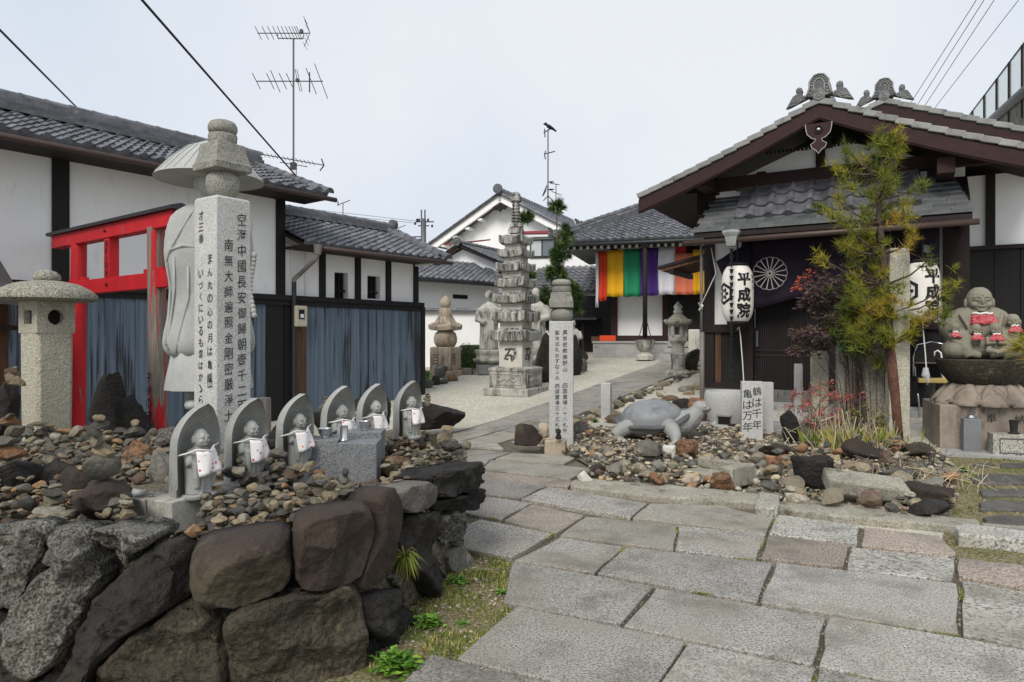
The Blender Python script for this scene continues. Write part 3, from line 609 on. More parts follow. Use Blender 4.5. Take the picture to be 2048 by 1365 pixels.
# a carpet of small stones over all the terrace
pile.base = terr_h; nn = 0
while nn < 3000:
    x = random.uniform(-3.4, -.3); y = random.uniform(2.5, 5.6) if random.random() < .4 else random.uniform(2.5, 4.4)
    if not inpoly(x, y, ter2): continue
    if curb_gap(x, y): continue
    r = .018+.027*random.random()**1.6; z = pile.drop(x, y, r); nn += 1
    if z > .6: pile.P = pile.P[:-1]; continue
    few.append((x, y, z, r))
for _ in range(1200):
    x = random.uniform(-3.4, -.3); y = random.uniform(2.55, 5.6)
    if inpoly(x, y, ter2): few.append((x, y, terr_h(x, y)+.006, random.uniform(.016, .03)))
mass('small_pebbles', few, 'small loose pebbles covering the terrace behind the boulder wall', mat='pebble_mass_dark')
def cairn(px, py, Y, n, r, label, z0=None):
    p = at(px, py, Y); t = thing('stone_cairn', label, 'cairn', p, random.uniform(0, 6), 'little stacked stone cairns'); z = 0
    for i in range(n):
        rr = r*(1-.7*i/max(n, 1))*random.uniform(.8, 1.15); h = rr*random.uniform(.34, .6); me = random.choice(RK)[0]
        o = put('stone', me, None, t, (random.uniform(-.3, .3)*rr, random.uniform(-.3, .3)*rr, z+h*.8), (random.uniform(-.2, .2), random.uniform(-.2, .2), random.uniform(0, 6)), (rr, rr*random.uniform(.75, 1), h*1.9)); z += h*1.55; paint(o, px > 1000)
    return t
for a in [(200, 948, 2.98, 6, .085, 'tallest pebble cairn, on the dark brown boulder left of the jizo'), (105, 1032, 2.78, 4, .07, 'cairn with a mustard stone on the left wall top'), (250, 1040, 2.72, 4, .055, 'grey shard cairn on the flat boulder before the granite block'),
          (268, 872, 4.25, 2, .075, 'two stone cairn on the orange brown blocky rock'), (856, 812, 8.8, 4, .09, 'small dark cairn on the long black stone by the gravel'), (600, 1010, 3.0, 3, .055, 'cairn of three round stones before the third jizo'), (635, 990, 3.15, 4, .06, 'cairn with a mossy tip below the granite offering blocks'),
          (690, 1012, 2.86, 5, .062, 'pointed cairn on the purple boulder, right of the mossy tipped one'), (660, 1030, 2.78, 3, .07, 'grey pebble cairn on the edge of the purple boulder'), (895, 900, 3.95, 3, .075, 'greenish pointed cairn at the path end of the wall'), (650, 832, 6.15, 4, .08, 'reddish cairn behind the third jizo'),
          (30, 770, 4.9, 3, .07, 'flat stone cairn on the black block at the left edge'), (20, 915, 3.4, 5, .085, 'broad cairn heaped at the left edge below the lantern')]: cairn(*a)
# ---------------------------------------------------------------- lettering
TXT = ''.join(sorted(set('空海中國長安御歸朝壹千二百年南無大師遍照金剛密嚴淨土才三番まん丸の心月は亀峰山いづくにるも雲かゝら真言教高野四国霊場八十札所聖地巡礼おすなふみ西鶴万平成院奉納影明神子供守護')))
GL = {}; GLB = {}
def make_glyphs(chars, G, off):
    obs = []
    for ch in chars:
        cu = bpy.data.curves.new('glyph', 'FONT'); cu.body = ch; cu.size = 1; cu.resolution_u = 3; cu.offset = off; cu.align_x = 'CENTER'
        o = bpy.data.objects.new('glyph', cu); COL.objects.link(o); obs.append((ch, o))
    dg = bpy.context.evaluated_depsgraph_get(); dg.update()
    for ch, o in obs:
        e = o.evaluated_get(dg); me = e.to_mesh(); v = np.array([p.co[:2] for p in me.vertices]) if len(me.vertices) else np.zeros((0, 2)); f = [tuple(q.vertices) for q in me.polygons]
        if len(v):
            v = v-(v.max(0)+v.min(0))/2; v = v/max(np.ptp(v[:, 0]), np.ptp(v[:, 1]), .55)
        G[ch] = (v, f); e.to_mesh_clear()
    for ch, o in obs: c = o.data; bpy.data.objects.remove(o); bpy.data.curves.remove(c)
make_glyphs(TXT, GL, .001)
def inscr(name, mat, parent, cols, y, M4=None, bold=0, slant=.10, fn=None, sxz=(1, 1), G=None, fat=0):
    """cols: (x, z of first character, step, size, text) written downwards on the plane y, facing -y"""
    mb = MB()
    for x, z, dz, s, tx in cols:
        for i, ch in enumerate(tx):
            if ch == ' ': continue
            v, f = GL[ch]
            if not len(v): continue
            k = s*random.uniform(.92, 1.06); a = random.uniform(-.04, .04)
            pts = []
            for p in v:
                q = (p[0]*k*sxz[0], (p[1]+slant*p[0])*k*sxz[1])
                pts.append(Vector((x+q[0]*math.cos(a)-q[1]*math.sin(a), y, z-i*dz+q[0]*math.sin(a)+q[1]*math.cos(a))))
            for j in range(9 if fat else 1):       # a broad brush: the stroke pressed a little to every side
                e = [Vector((fat*math.cos(j*PI/4), -.0003*j, fat*math.sin(j*PI/4))) if j < 8 else Vector((0, -.003, 0)) for _ in (0,)][0] if fat else Vector()
                pp = [p+e for p in pts]
                mb.add([fn(p)*1.0 for p in pp] if fn else pp, f)
    if M4 is not None: mb.xf(M4)
    return mb.obj(name, M[mat], parent)

# ---------------------------------------------------------------- tall inscribed pillar
TH = R(56)
fc = at(433, 388, 3.93); S = .225
u_r = Vector((math.cos(TH), math.sin(TH), 0)); u_l = Vector((-math.sin(TH), math.cos(TH), 0)); pc = Vector((fc.x, fc.y, 0))+u_r*S/2+u_l*S/2
ztop = fc.z; pb = .40
pil = thing('inscribed_pillar', 'tall square granite pillar with brushed black inscriptions and a five ring cap', 'stone pillar', (pc.x, pc.y, pb), TH)
H_ = ztop-pb; h = S/2
mb = MB(); mb.sq([(h*1.02, 0), (h*1.01, H_*.5), (h, H_-.012), (h-.012, H_)]); mb.obj('shaft', M['granite'], pil, bev=.006)
mb = MB(); mb.lathe([(.04, H_-.01), (.066, H_+.008), (.088, H_+.04), (.097, H_+.085), (.092, H_+.125), (.072, H_+.158), (.04, H_+.17)], 28); mb.obj('round_stone', M['granite_cap'], pil, smooth=True)
z0 = H_+.152
mb = MB(); mb.sq([(.075, z0), (.118, z0+.008), (.121, z0+.045), (.113, z0+.06), (.098, z0+.115), (.0925, z0+.165), (.089, z0+.172)]); mb.obj('roof_stone', M['granite_cap'], pil, bev=.004)
mb = MB(); mb.lathe([(.06, z0+.165), (.074, z0+.17), (.08, z0+.19), (.083, z0+.22), (.08, z0+.232), (.06, z0+.236)], 28); mb.obj('bowl_stone', M['granite_cap'], pil, smooth=50)
mb = MB(); mb.lathe([(.05, z0+.232), (.076, z0+.242), (.084, z0+.262), (.082, z0+.285), (.07, z0+.305), (.045, z0+.316), (.012, z0+.32)], 28); mb.obj('jewel_stone', M['granite_cap'], pil, smooth=True)
def zpx(px, py, Y): return at(px, py, Y).z-pb
# right face = local -y (from the front corner along u_r); left face = local -x
YR, YL = 4.02, 4.02
zz = lambda py: 0.0+(CH-(py-HY)/F*YR)-pb
inscr('inscription', 'ink', pil, [(.05, zz(437), (zz(437)-zz(815))/12, .072, '空海中國長安御歸朝壹千二百年'), (-.037, zz(492), (zz(492)-zz(830))/11, .07, '南無大師遍照金剛密嚴淨土')], -h*1.02-.002, sxz=(.8, 1))
zl = lambda py: (CH-(py-HY)/F*YL)-pb
mL = RZ(-PI/2)
inscr('inscription', 'ink', pil, [(.048-.085, zl(432), (zl(432)-zl(478))/2, .054, '才三番'), (.052, zl(520), (zl(520)-zl(755))/9, .055, 'まん丸の心の月は亀峰山'[:10]), (-.04, zl(548), (zl(548)-zl(800))/11, .05, 'いづくにいるも雲はかゝら')], -h*1.02-.002, M4=mL, sxz=(.9, 1))
inscr('inscription', 'ink', pil, [(.052, zl(752)-.04, .1, .055, '山')], -h*1.02-.002, M4=mL, sxz=(.9, 1))

# ---------------------------------------------------------------- granite curb under the jizo, offering blocks
JZ = .57
ca, cb = at(343, 1007, 3.0), at(640, 930, 3.88); cd = (cb-ca); cd.z = 0; CL = cd.length; crz = math.atan2(cd.y, cd.x)
curb = thing('granite_curb', 'long grey granite curb stones framing the jizo row', 'curb', (ca.x, ca.y, JZ-.14), crz)
for x0, x1 in ((0, .5), (.504, 1.05)):
    mb = MB(); mb.box(x0, x1, 0, .16, 0, .145); mb.obj('curb_stone', M['granite_dark' if x0 else 'granite_old'], curb, bev=.006)
mb = MB(); mb.box(-.004, .14, .164, .62, 0, .138); mb.obj('curb_stone', M['granite_old'], curb, bev=.006)
mb = MB(); mb.box(.15, 2.6, .17, .62, -.02, .115); mb.obj('packed_fill', M['bed_soil'], curb)
ob = at(690, 970, 3.95); obz = .45
off = thing('offering_stand', 'dark granite offering blocks with steel bowls before the fourth jizo', 'offering stand', (ob.x, ob.y, obz), crz-R(62))
def blk(x0, x1, y0, y1, z1): mb = MB(); mb.box(x0, x1, y0, y1, 0, z1); return mb.obj('block', M['granite_dark'], off, bev=.004)
blk(-.205, -.03, -.06, .12, .265); blk(-.026, .195, -.1, .11, .25); blk(-.026, .195, .114, .28, .285)
def bowl(name, label, x, y, z, r, hh):
    t = tag(None or put(name, bowl_me, None, None), label, 'bowl', 'steel offering bowls'); p = off.matrix_basis @ Vector((x, y, z)); t.location = p; t.scale = (r, r, hh); return t
mb = MB(); mb.lathe([(.55, 0), (.6, .06), (.5, .1), (.78, .45), (.96, .92), (1.0, 1), (.95, .98), (.76, .5), (.4, .2), (.02, .16)], 24); bowl_me = mb.mesh('steel_bowl', M['metal'], smooth=50)
off.matrix_basis = T(ob.x, ob.y, obz) @ RZ(crz-R(62))
bowl('steel_bowl', 'steel footed bowl on the left granite block', -.12, .03, .266, .044, .055); bowl('steel_bowl', 'steel footed bowl on the taller back block', .08, .2, .286, .042, .055)
mb = MB(); mb.lathe([(.024, 0), (.026, .004), (.021, .012), (.023, .085), (.021, .085), (.019, .02), (.004, .018)], 20)
o = mb.obj('steel_cup', M['metal'], None, off.matrix_basis @ Vector((-.005, .0, .252)), smooth=40); tag(o, 'slim steel cup between the two offering bowls', 'cup')

# ---------------------------------------------------------------- six jizo in their stone shells
def make_jizo():
    t = thing('jizo_statue', 'grey jizo', 'statue', (0, 0, 0), 0, 'six small jizo statues in a row')
    Hh = .43; nz, nx = 22, 15; rings = []
    def hw(z): q = z/Hh; return .094+.03*math.sin(min(q/.62, 1)*PI/2) if q < .55 else .1225*max(0, 1-((q-.55)/.45)**2.0)**.68
    def fy(x, z): q = z/Hh; return -.06*abs(x/.122)**2.0-.115*max(0, (q-.55)/.45)**2+.03
    mb = MB()
    front = []; back = []
    for k in range(nz+1):
        z = Hh*k/nz; w = max(hw(z), .004); fr = []; bk = []
        for i in range(nx):
            x = w*(-1+2*i/(nx-1)); e = abs(-1+2*i/(nx-1)); y = fy(x, z)-.012*max(0, (e-.85)/.15)*(1 if z > .05 else 0)
            fr.append(Vector((x, y, z))); th = .03+.035*(1-z/Hh); bk.append(Vector((x*(1 if e < .99 else 1.0), y+th*(1-.55*e**4)+.008, z)))
        rings.append(fr+bk[::-1])
    mb.loft(rings); mb.obj('stone_shell', M['jizo_granite'], t, smooth=42)
    for r_ in (.062, .078):                        # halo rings
        pts = []
        for i in range(33):
            a = -.25*PI+1.5*PI*i/32; x = r_*math.cos(a); z = .272+r_*math.sin(a); pts.append((x, fy(x, z)+.001, z))
        mb = MB(); mb.tube(pts, .0032, 5); mb.obj('halo_ring', M['jizo_granite'], t, smooth=True)
    mb = MB()                                      # the figure
    mb.ell((0, -.045, .272), (.034, .037, .044), n=18, m=12); mb.ell((0, -.05, .256), (.030, .034, .03))
    for s in (-1, 1): mb.ell((s*.036, -.04, .268), (.007, .009, .02)); mb.ell((s*.014, -.079, .277), (.009, .005, .004)); mb.ell((s*.017, -.075, .259), (.011, .008, .009)); mb.ell((s*.013, -.078, .2855), (.011, .005, .0025))
    mb.ell((0, -.0835, .268), (.0052, .007, .011)); mb.ell((0, -.08, .2535), (.010, .005, .0035)); mb.ell((0, -.079, .2435), (.012, .006, .006))
    mb.lathe([(.02, .2), (.026, .225), (.022, .25)], 14, (0, -.035, 0))
    mb.loft([[Vector((rx*math.cos(a), -.03+ry*math.sin(a)+dy, z)) for a in [2*PI*i/20 for i in range(20)]] for rx, ry, dy, z in ((.062, .05, -.005, .02), (.064, .05, -.005, .05), (.066, .052, -.006, .1), (.07, .05, -.004, .15), (.07, .046, -.002, .19), (.055, .036, 0, .218), (.03, .026, 0, .228))])
    for s in (-1, 1):                              # sleeves, hands, robe folds, feet
        mb.tube([(s*.056, -.035, .2), (s*.062, -.05, .165), (s*.03, -.07, .16), (s*.006, -.075, .168)], [.024, .024, .017, .012], 10)
        mb.tube([(s*.045, -.07, .165), (s*.046, -.076, .1), (s*.04, -.074, .05)], [.02, .017, .012], 8); mb.tube([(s*.016, -.078, .13), (s*.018, -.082, .07), (s*.022, -.08, .022)], [.006, .009, .008], 6); mb.ell((s*.022, -.088, .012), (.016, .022, .01))
    mb.ell((0, -.08, .178), (.011, .011, .022))
    fuse(mb.obj('figure', M['jizo_granite'], t), .0036, 2)
    mb = MB()
    for s in (-1, 1): mb.tube([(s*(.007+.0045*j), -.0855+.0012*j*j, .2762-.0009*(j-2)**2) for j in range(5)], .0011, 4)
    mb.tube([(-.008+.004*j, -.0855+.0006*(j-2)**2, .2535+.0004*(j-2)**2) for j in range(5)], .0011, 4); mb.obj('face_carving', M['ink_grey'], t)
    mb = MB(); mb.lathe([(.082, 0), (.086, .006), (.086, .016), (.07, .02)], 24, (0, -.045, 0), sy=.75); mb.obj('foot_plinth', M['jizo_granite'], t, smooth=40)
    mb = MB()                                      # bib hanging from a cord
    rows = []
    for k in range(9):
        q = k/8; row = []
        for i in range(9):
            p = -1+2*i/8; x = p*(.05+.014*q); z = .226-.112*q-.010*(1-p*p)*(1-q)+.008*p; y = -.100-.014*q-.007*math.cos(p*5+q*3)*q+.03*p*p*(1-q*.6)
            row.append(Vector((x+.006*q, y-.006, z)))
        rows.append(row)
    mb.loft(rows, cap=False, closed=False); o = mb.obj('bib', M['bib'], t, smooth=True); sl = o.modifiers.new('cloth', 'SOLIDIFY'); sl.thickness = .002
    pts = [(-.118, fy(-.118, .21)-.008, .205), (-.075, -.055, .212), (-.048, -.078, .2255), (0, -.111, .2165), (.048, -.08, .2335), (.075, -.055, .226), (.118, fy(.118, .21)-.008, .232)]
    mb = MB(); mb.tube(pts, .0045, 6); mb.obj('bib_cord', M['cord'], t, smooth=True)
    return t
jz0 = make_jizo()
JL = ['first and nearest jizo of the row, beside the smooth grey boulder', 'second jizo from the left edge, standing before the tall inscribed pillar', 'third jizo, between the inscribed pillar and the granite offering blocks', 'fourth jizo, directly behind the steel bowls of the offering blocks', 'fifth jizo, second nearest the path end of the wall', 'sixth jizo, last of the row at the path end of the wall']
fr_ = math.atan2(-(cd.x), (cd.y))                  # facing out across the curb
for i, (px, Y) in enumerate([(386, 3.16), (489, 3.5), (587, 3.86), (673, 4.25), (741, 4.62), (813, 4.98)]):
    j = jz0 if i == 0 else copy_tree(jz0)
    p = at(px, 900, Y); j.location = (p.x, p.y, JZ-.004); j.rotation_euler = (0, 0, R(66)-R(2)*i); j['label'] = JL[i]; j.scale = (random.uniform(.96, 1.03), 1, random.uniform(.97, 1.03))
    for ch_ in j.children:
        if ch_.name.startswith('bib'): ch_.rotation_euler = (0, [.0, .05, -.06, .08, -.03, .1][i], 0)
# ---------------------------------------------------------------- pilgrim statue in a straw hat
sp_ = at(420, 800, 5.45); zb = .74
mk = thing('pilgrim_statue', 'pale stone pilgrim statue in a wide straw hat behind the tall pillar', 'statue', (sp_.x, sp_.y, zb), R(28))
kz = 1.0
mk.scale = (1, 1, 1.15); zy = lambda y: (at(420, y, 5.45).z-zb)/1.15
OUT = [(398, .07), (408, .13), (418, .19), (428, .245), (440, .285), (460, .31), (485, .325), (510, .33), (535, .315), (560, .295), (590, .28), (615, .285), (640, .30), (665, .32), (685, .33), (700, .32), (710, .29), (716, .22)]
def robe_pt(y, a, out=0):
    w = float(np.interp(y, [o[0] for o in OUT], [o[1] for o in OUT])); ca, sa = math.cos(a), math.sin(a)
    f_ = max(0, min(1, (y-470)/120)); rp = 1+f_*(.035*math.cos(9*a+.6*math.sin((y-400)*.012)+y*.008)+.018*math.cos(17*a-y*.01)); se = abs(ca)**.85*(1 if ca > 0 else -1)
    return Vector((se*w*rp+out*ca, sa*w*.72*rp+out*sa, zy(y)))
mb = MB(); ys_ = list(range(398, 717, 6)); mb.loft([[robe_pt(y, 2*PI*i/72) for i in range(72)] for y in ys_]); mb.obj('robe', M['granite_grey'], mk, smooth=True)
mb = MB()                                          # carved edges of sleeves and collar
for q in (-1, 1):
    mb.tube([robe_pt(y, -PI/2+q*g_, .004) for y, g_ in ((408, .35), (440, .5), (480, .75), (510, 1.0), (530, 1.25))], .011, 6)
    mb.tube([robe_pt(y, -PI/2+q*g_, .004) for y, g_ in ((505, .15), (500, .6), (508, 1.0), (535, 1.3), (580, 1.45), (640, 1.4), (690, 1.2))], .012, 6)
    mb.tube([robe_pt(y, -PI/2+q*g_, .003) for y, g_ in ((540, .5), (600, .55), (660, .75), (705, .9))], .010, 6); mb.tube([robe_pt(y, -PI/2+q*g_, .003) for y, g_ in ((520, .9), (580, 1.0), (650, 1.05), (700, 1.1))], .009, 6)
mb.obj('robe_edges', M['granite_grey'], mk, smooth=True)
mb = MB(); mb.ell((0, -.02, 1.575), (.10, .115, .13)); mb.ell((0, -.045, 1.53), (.085, .095, .085)); mb.ell((0, -.14, 1.55), (.015, .02, .03)); mb.lathe([(.07, 1.30), (.065, 1.48)], 14)
for q in (-1, 1): mb.ell((q*.1, .0, 1.55), (.02, .03, .05))
fuse(mb.obj('head', M['granite_grey'], mk), .009, 2)
mb = MB(); n = 40; mb.loft([[Vector((r*(1+.03*math.cos(10*a))*math.cos(a), r*(1+.03*math.cos(10*a))*.85*math.sin(a), z)) for a in [2*PI*i/n for i in range(n)]] for r, z in ((.32, .13), (.31, .2), (.27, .38), (.24, .42))]); mb.obj('skirt', M['granite_grey'], mk, smooth=40)
for s in (-1, 1):
    mb = MB(); mb.tube([(s*.13, -.01, .42), (s*.13, -.01, .2), (s*.13, -.02, .0)], [.07, .06, .055], 12); mb.ell((s*.13, -.08, .03), (.06, .13, .04)); mb.obj('leg', M['granite_grey'], mk, smooth=True)
mb = MB(); n = 48; mb.lathe([(.41, 1.575), (.402, 1.585), (.30, 1.69), (.17, 1.79), (.05, 1.84), (.01, 1.845)], n); mb.lathe([(.396, 1.578), (.3, 1.62), (.1, 1.64)], n); mb.obj('straw_hat', M['granite_grey'], mk, smooth=30)
for k in range(30):
    a = 2*PI*k/30; mb = MB() if k == 0 else mb; mb.tube([(r*math.cos(a+d), r*math.sin(a+d), z+.002) for r, z, d in ((.402, 1.585, 0), (.3, 1.692, .08), (.17, 1.792, .16))], .0025, 4)
mb.obj('hat_ribs', M['granite_grey'], mk)
mb = MB(); pts = [(.30+.015*math.cos(i*.4), -.14+.03*math.sin(i*.3), 1.06-.03*i) for i in range(15)]
for p in pts: mb.ell(p, .022, n=8, m=6)
mb.obj('prayer_beads', M['granite_grey'], mk, smooth=True)
# ---------------------------------------------------------------- vermilion torii
ta = at(158, 700, 7.6); tb = at(312, 700, 6.55); td = tb-ta; td.z = 0; TL = td.length; trz = math.atan2(td.y, td.x)
tor = thing('red_torii', 'peeling vermilion torii gate with a black capped lintel behind the stone lantern', 'torii gate', (ta.x, ta.y, 0), trz)
zt = lambda py, px: at(px, py, np.interp(px, [158, 312], [7.6, 6.55])).z
ztp = zt(490, 158); zn = zt(577, 158)
for i, (x, m_) in enumerate(((0, 'vermilion'), (TL, 'vermilion_peel'))):
    mb = MB(); ln = .06*(1 if i == 0 else -1); mb.tube([(x-ln, 0, -.05), (x, 0, ztp+.02)], [.085, .078], 20); o = mb.obj('post', M[m_], tor, smooth=40)
    if i: o['label'] = 'post with the paint peeled to grey wood'
mb = MB(); mb.beam((-.6, 0, ztp+.07), (TL+.42, 0, ztp+.07), .12, .14); mb.obj('lintel', M['vermilion'], tor, bev=.004)
mb = MB(); mb.loft([[Vector((x, y, z)) for y, z in ((-.1, ztp+.142), (.1, ztp+.142), (.1, ztp+.175), (0, ztp+.205), (-.1, ztp+.175))] for x in (-.66, TL+.48)]); mb.obj('lintel_cap', M['metal_dark'], tor)
mb = MB(); mb.beam((-.38, 0, zn), (TL+.3, 0, zn), .09, .15); mb.obj('tie_beam', M['vermilion'], tor, bev=.004)
for x in (0, TL):
    for s in (-1, 1): mb = MB(); mb.box(x+s*.135-.055, x+s*.135+.055, -.03, .03, zn+.076, zn+.115); mb.obj('wedge', M['vermilion'], tor, bev=.003)
xm = TL*.46; mb = MB(); mb.box(xm-.06, xm+.06, -.05, .05, zn+.076, ztp+.0); mb.obj('centre_strut', M['vermilion'], tor, bev=.003)
inscr('inscription', 'ink', tor, [(xm, ztp-.06, (ztp-zn-.16)/4.2, .075, '御影大明神')], -.053)
zq = .95; inscr('inscription', 'ink', tor, [(TL+.035, zt(755, 318), (zt(755, 318)-zt(855, 322))/4, .1, '子供の守護')], -.087)
for x, z in ((xm, ztp+.07), (xm, zn)): mb = MB(); mb.lathe([(.014, 0), (.014, .01), (.004, .016)], 10); o = mb.obj('bolt', M['wood_black'], tor, (x, -.065 if z > zn+.1 else -.05, z), (PI/2, 0, 0))
# ---------------------------------------------------------------- stone lantern on the terrace
lp = at(94, 700, 5.6); ln = thing('stone_lantern', 'squat rough granite lantern with a broad mossy cap at the left', 'stone lantern', (lp.x, lp.y, .4), R(60))
zl_ = lambda py: at(96, py, 5.6).z-.4
h0 = .138
mb = MB()
def chs(w, z, c=.025): return [Vector((x, y, z)) for x, y in ((-w+c, -w), (w-c, -w), (w, -w+c), (w, w-c), (w-c, w), (-w+c, w), (-w, w-c), (-w, -w+c))]
mb.loft([chs(h0*.97, 0), chs(h0, .4), chs(h0*1.02, zl_(667))]); mb.obj('pillar', M['rough_granite'], ln, bev=.006)
zb0, zb1 = zl_(667), zl_(604)
w_ = h0*1.05
mb = MB(); o_ = .05; zc0, zc1 = zb0+.05, zb1-.05
for s in (-1, 1):                                  # fire box: four corner posts, lintels, so the openings are real
    for q in (-1, 1): mb.box(s*w_-(.08 if s > 0 else 0), s*w_+(.08 if s < 0 else 0), q*w_-(.08 if q > 0 else 0), q*w_+(.08 if q < 0 else 0), zb0, zb1)
mb.box(-w_+.002, w_-.002, -w_+.002, w_-.002, zb0-.002, zc0); mb.box(-w_+.003, w_-.003, -w_+.003, w_-.003, zc1, zb1+.002); mb.obj('fire_box', M['rough_granite'], ln, bev=.004)
mb = MB(); n = 28; rr_ = .062; ring = [Vector((rr_*math.cos(a), 0, rr_*math.sin(a)+(zc0+zc1)/2)) for a in [2*PI*i/n for i in range(n)]]; sqr = [Vector((max(-.1, min(.1, p.x*3)), 0, max(zc0, min(zc1, (p.z-(zc0+zc1)/2)*3+(zc0+zc1)/2)))) for p in ring]
mb.loft([[p+Vector((0, -w_+.004, 0)) for p in sqr], [p+Vector((0, -w_+.004, 0)) for p in ring], [p*1+Vector((0, -w_+.06, 0)) for p in ring]], cap=False); mb.obj('round_window', M['rough_granite'], ln)
mb = MB(); mb.box(-w_+.05, w_-.02, -w_+.08, w_-.03, zc0, zc1); mb.obj('fire_box_core', M['rock_dark'], ln)
mb = MB()
for a, b, c_, d in ((-.095, -.06, zc0, zc1), (.06, .095, zc0, zc1), (-.06, .06, zc0, zc0+.025), (-.06, .06, zc1-.025, zc1)): mb.box(-w_+.004, -w_+.05, a, b, c_, d)
mb.obj('square_window', M['rough_granite'], ln)
mb = MB(); cr_ = .365; mb.lathe([(.16, zb1-.005), (.33, zb1+.005), (cr_, zb1+.02), (cr_*.995, zb1+.055), (cr_*.86, zb1+.10), (cr_*.62, zb1+.145), (.12, zb1+.168), (.05, zb1+.17)], 40, mod=lambda a, z: 1+.018*math.sin(3*a+1)+.012*math.sin(7*a)); mb.obj('cap', M['lichen_granite'], ln, smooth=50)
mb = MB(); mb.lathe([(.075, zb1+.16), (.098, zb1+.185), (.094, zb1+.22), (.06, zb1+.25), (.02, zb1+.262)], 24); mb.obj('finial', M['lichen_granite'], ln, smooth=True)
mb = MB(); mb.sq([(.26, -.12), (.26, .0), (.24, .02)]); mb.obj('base', M['rough_granite'], ln, bev=.01)
# small wooden shrine whose roof shows at the left edge
sh = thing('wooden_shrine', 'corner of a small dark wooden shrine with a curved roof at the left edge', 'shrine', (at(-95, 700, 6.4).x, 6.4, 0), R(10))
zr = lambda py: at(0, py, 6.4).z
prof = [(-.95, zr(600)), (-.7, zr(585)), (-.45, zr(560)), (-.2, zr(500)), (0, zr(430))]; prof = prof+[(-x, z) for x, z in prof[::-1][1:]]
mb = MB(); mb.loft([[Vector((x*.62, y, z)) for x, z in prof]+[Vector((x*.62, y, z-.05)) for x, z in prof[::-1]] for y in (-.5, .5)]); mb.obj('roof', M['slate'], sh)
mb = MB(); mb.box(-.3, .3, -.3, .35, .25, zr(600)-.02); mb.obj('wall', M['wood_brown'], sh)
mb = MB(); mb.box(-.42, .42, -.42, .4, zr(660), zr(650)); mb.obj('veranda', M['wood_dark'], sh)
mb = MB(); mb.box(-.33, .33, -.33, .38, 0, .25); mb.obj('base', M['rock_grey'], sh)
# cut log
lg = at(523, 830, 7.6); mb = MB(); mb.lathe([(.10, -.6), (.095, -.05), (.092, 0), (.02, .002)], 20, mod=lambda a, z: 1+.05*math.sin(5*a)); o = mb.obj('cut_log', M['wood_grey'], None, (lg.x, lg.y, at(523, 796, 7.6).z), smooth=40); tag(o, 'upright grey cut log behind the second jizo', 'log')
# ---------------------------------------------------------------- roofs of single tiles
_tm = {}
def tile_mesh(w, l, eave=False, mat='tile'):
    k = (round(w, 3), round(l, 3), eave, mat)
    if k in _tm: return _tm[k]
    pr = [(0, .045), (.1, .0), (.3, -.05), (.5, -.045), (.64, .06), (.78, .16), (.9, .16), (1.0, .06)]
    mb = MB(); L_ = l*1.22; lip = .13*w
    fr = [Vector((x*w, 0, z*w+lip)) for x, z in pr]; bk = [Vector((x*w, L_, z*w)) for x, z in pr]; fb = [Vector((x*w, .006, z*w)) for x, z in pr]
    mb.loft([fb, fr, bk], cap=False, closed=False)
    if eave:
        r = .2*w; c = Vector((.84*w, -.012, .12*w)); n = 12
        mb.loft([[c+Vector((r*math.cos(a), .06, r*math.sin(a))) for a in [2*PI*i/n for i in range(n)]], [c+Vector((r*math.cos(a), 0, r*math.sin(a))) for a in [2*PI*i/n for i in range(n)]]])
        mb.add([(0, -.004, -.2*w), (w, -.004, -.2*w), (w, -.004, .1*w), (0, -.004, .05*w)], [(0, 1, 2, 3)])
    _tm[k] = mb.mesh('roof_tile', M[mat], smooth=40); return _tm[k]
def roof(parent, O, U, V, nu, nv, w, l, keep=None, single=True, budget=298, mat='tile', deck=True):
    """tiles laid from the eave point O: nu along U, nv courses up the slope V (vectors in the parent's space)"""
    U = Vector(U).normalized(); V = Vector(V).normalized(); N = U.cross(V).normalized(); Mr = Matrix((U, V, N)).transposed().to_4x4(); O = Vector(O)
    rest = MB(); cnt = 0
    for j in range(nv):
        for i in range(nu):
            if keep and not keep((i+.5)*w, (j+.5)*l): continue
            p = O+U*(i*w)+V*(j*l); m_ = T(*p) @ Mr
            me = tile_mesh(w, l, j == 0, mat)
            if single and cnt < budget:
                o = put('roof_tile', me, None, parent); o.matrix_basis = m_ @ Matrix.Rotation(random.uniform(-.012, .012), 4, 'X') @ T(0, 0, random.uniform(-.003, .003)); cnt += 1
            else:
                i0 = len(rest.v); rest.add([v.co for v in me.vertices], [tuple(f.vertices) for f in me.polygons]); rest.xf(m_, i0)
    if rest.v: o = rest.obj('roof_tiles', M[mat], parent, smooth=40); o['kind'] = 'stuff'
    if deck:
        mb = MB(); a, b = O-N*.03, O-N*.03+U*(nu*w); c, d = b+V*(nv*l), a+V*(nv*l); mb.loft([[a-N*.05, b-N*.05, c-N*.05, d-N*.05], [a, b, c, d]])
        if not keep: mb.obj('roof_deck', M['wood_dark'], parent)
def halfround(r, l, mat='tile'):
    k = ('hr', round(r, 3), round(l, 3), mat)
    if k in _tm: return _tm[k]
    mb = MB(); n = 9; mb.loft([[Vector((y, r*s*math.cos(PI*i/(n-1)), r*s*math.sin(PI*i/(n-1)))) for i in range(n)] for y, s in ((0, 1.08), (.04, 1.08), (.045, 1.0), (l*1.02, .96))], cap=True); _tm[k] = mb.mesh('ridge_tile', M[mat], smooth=40); return _tm[k]
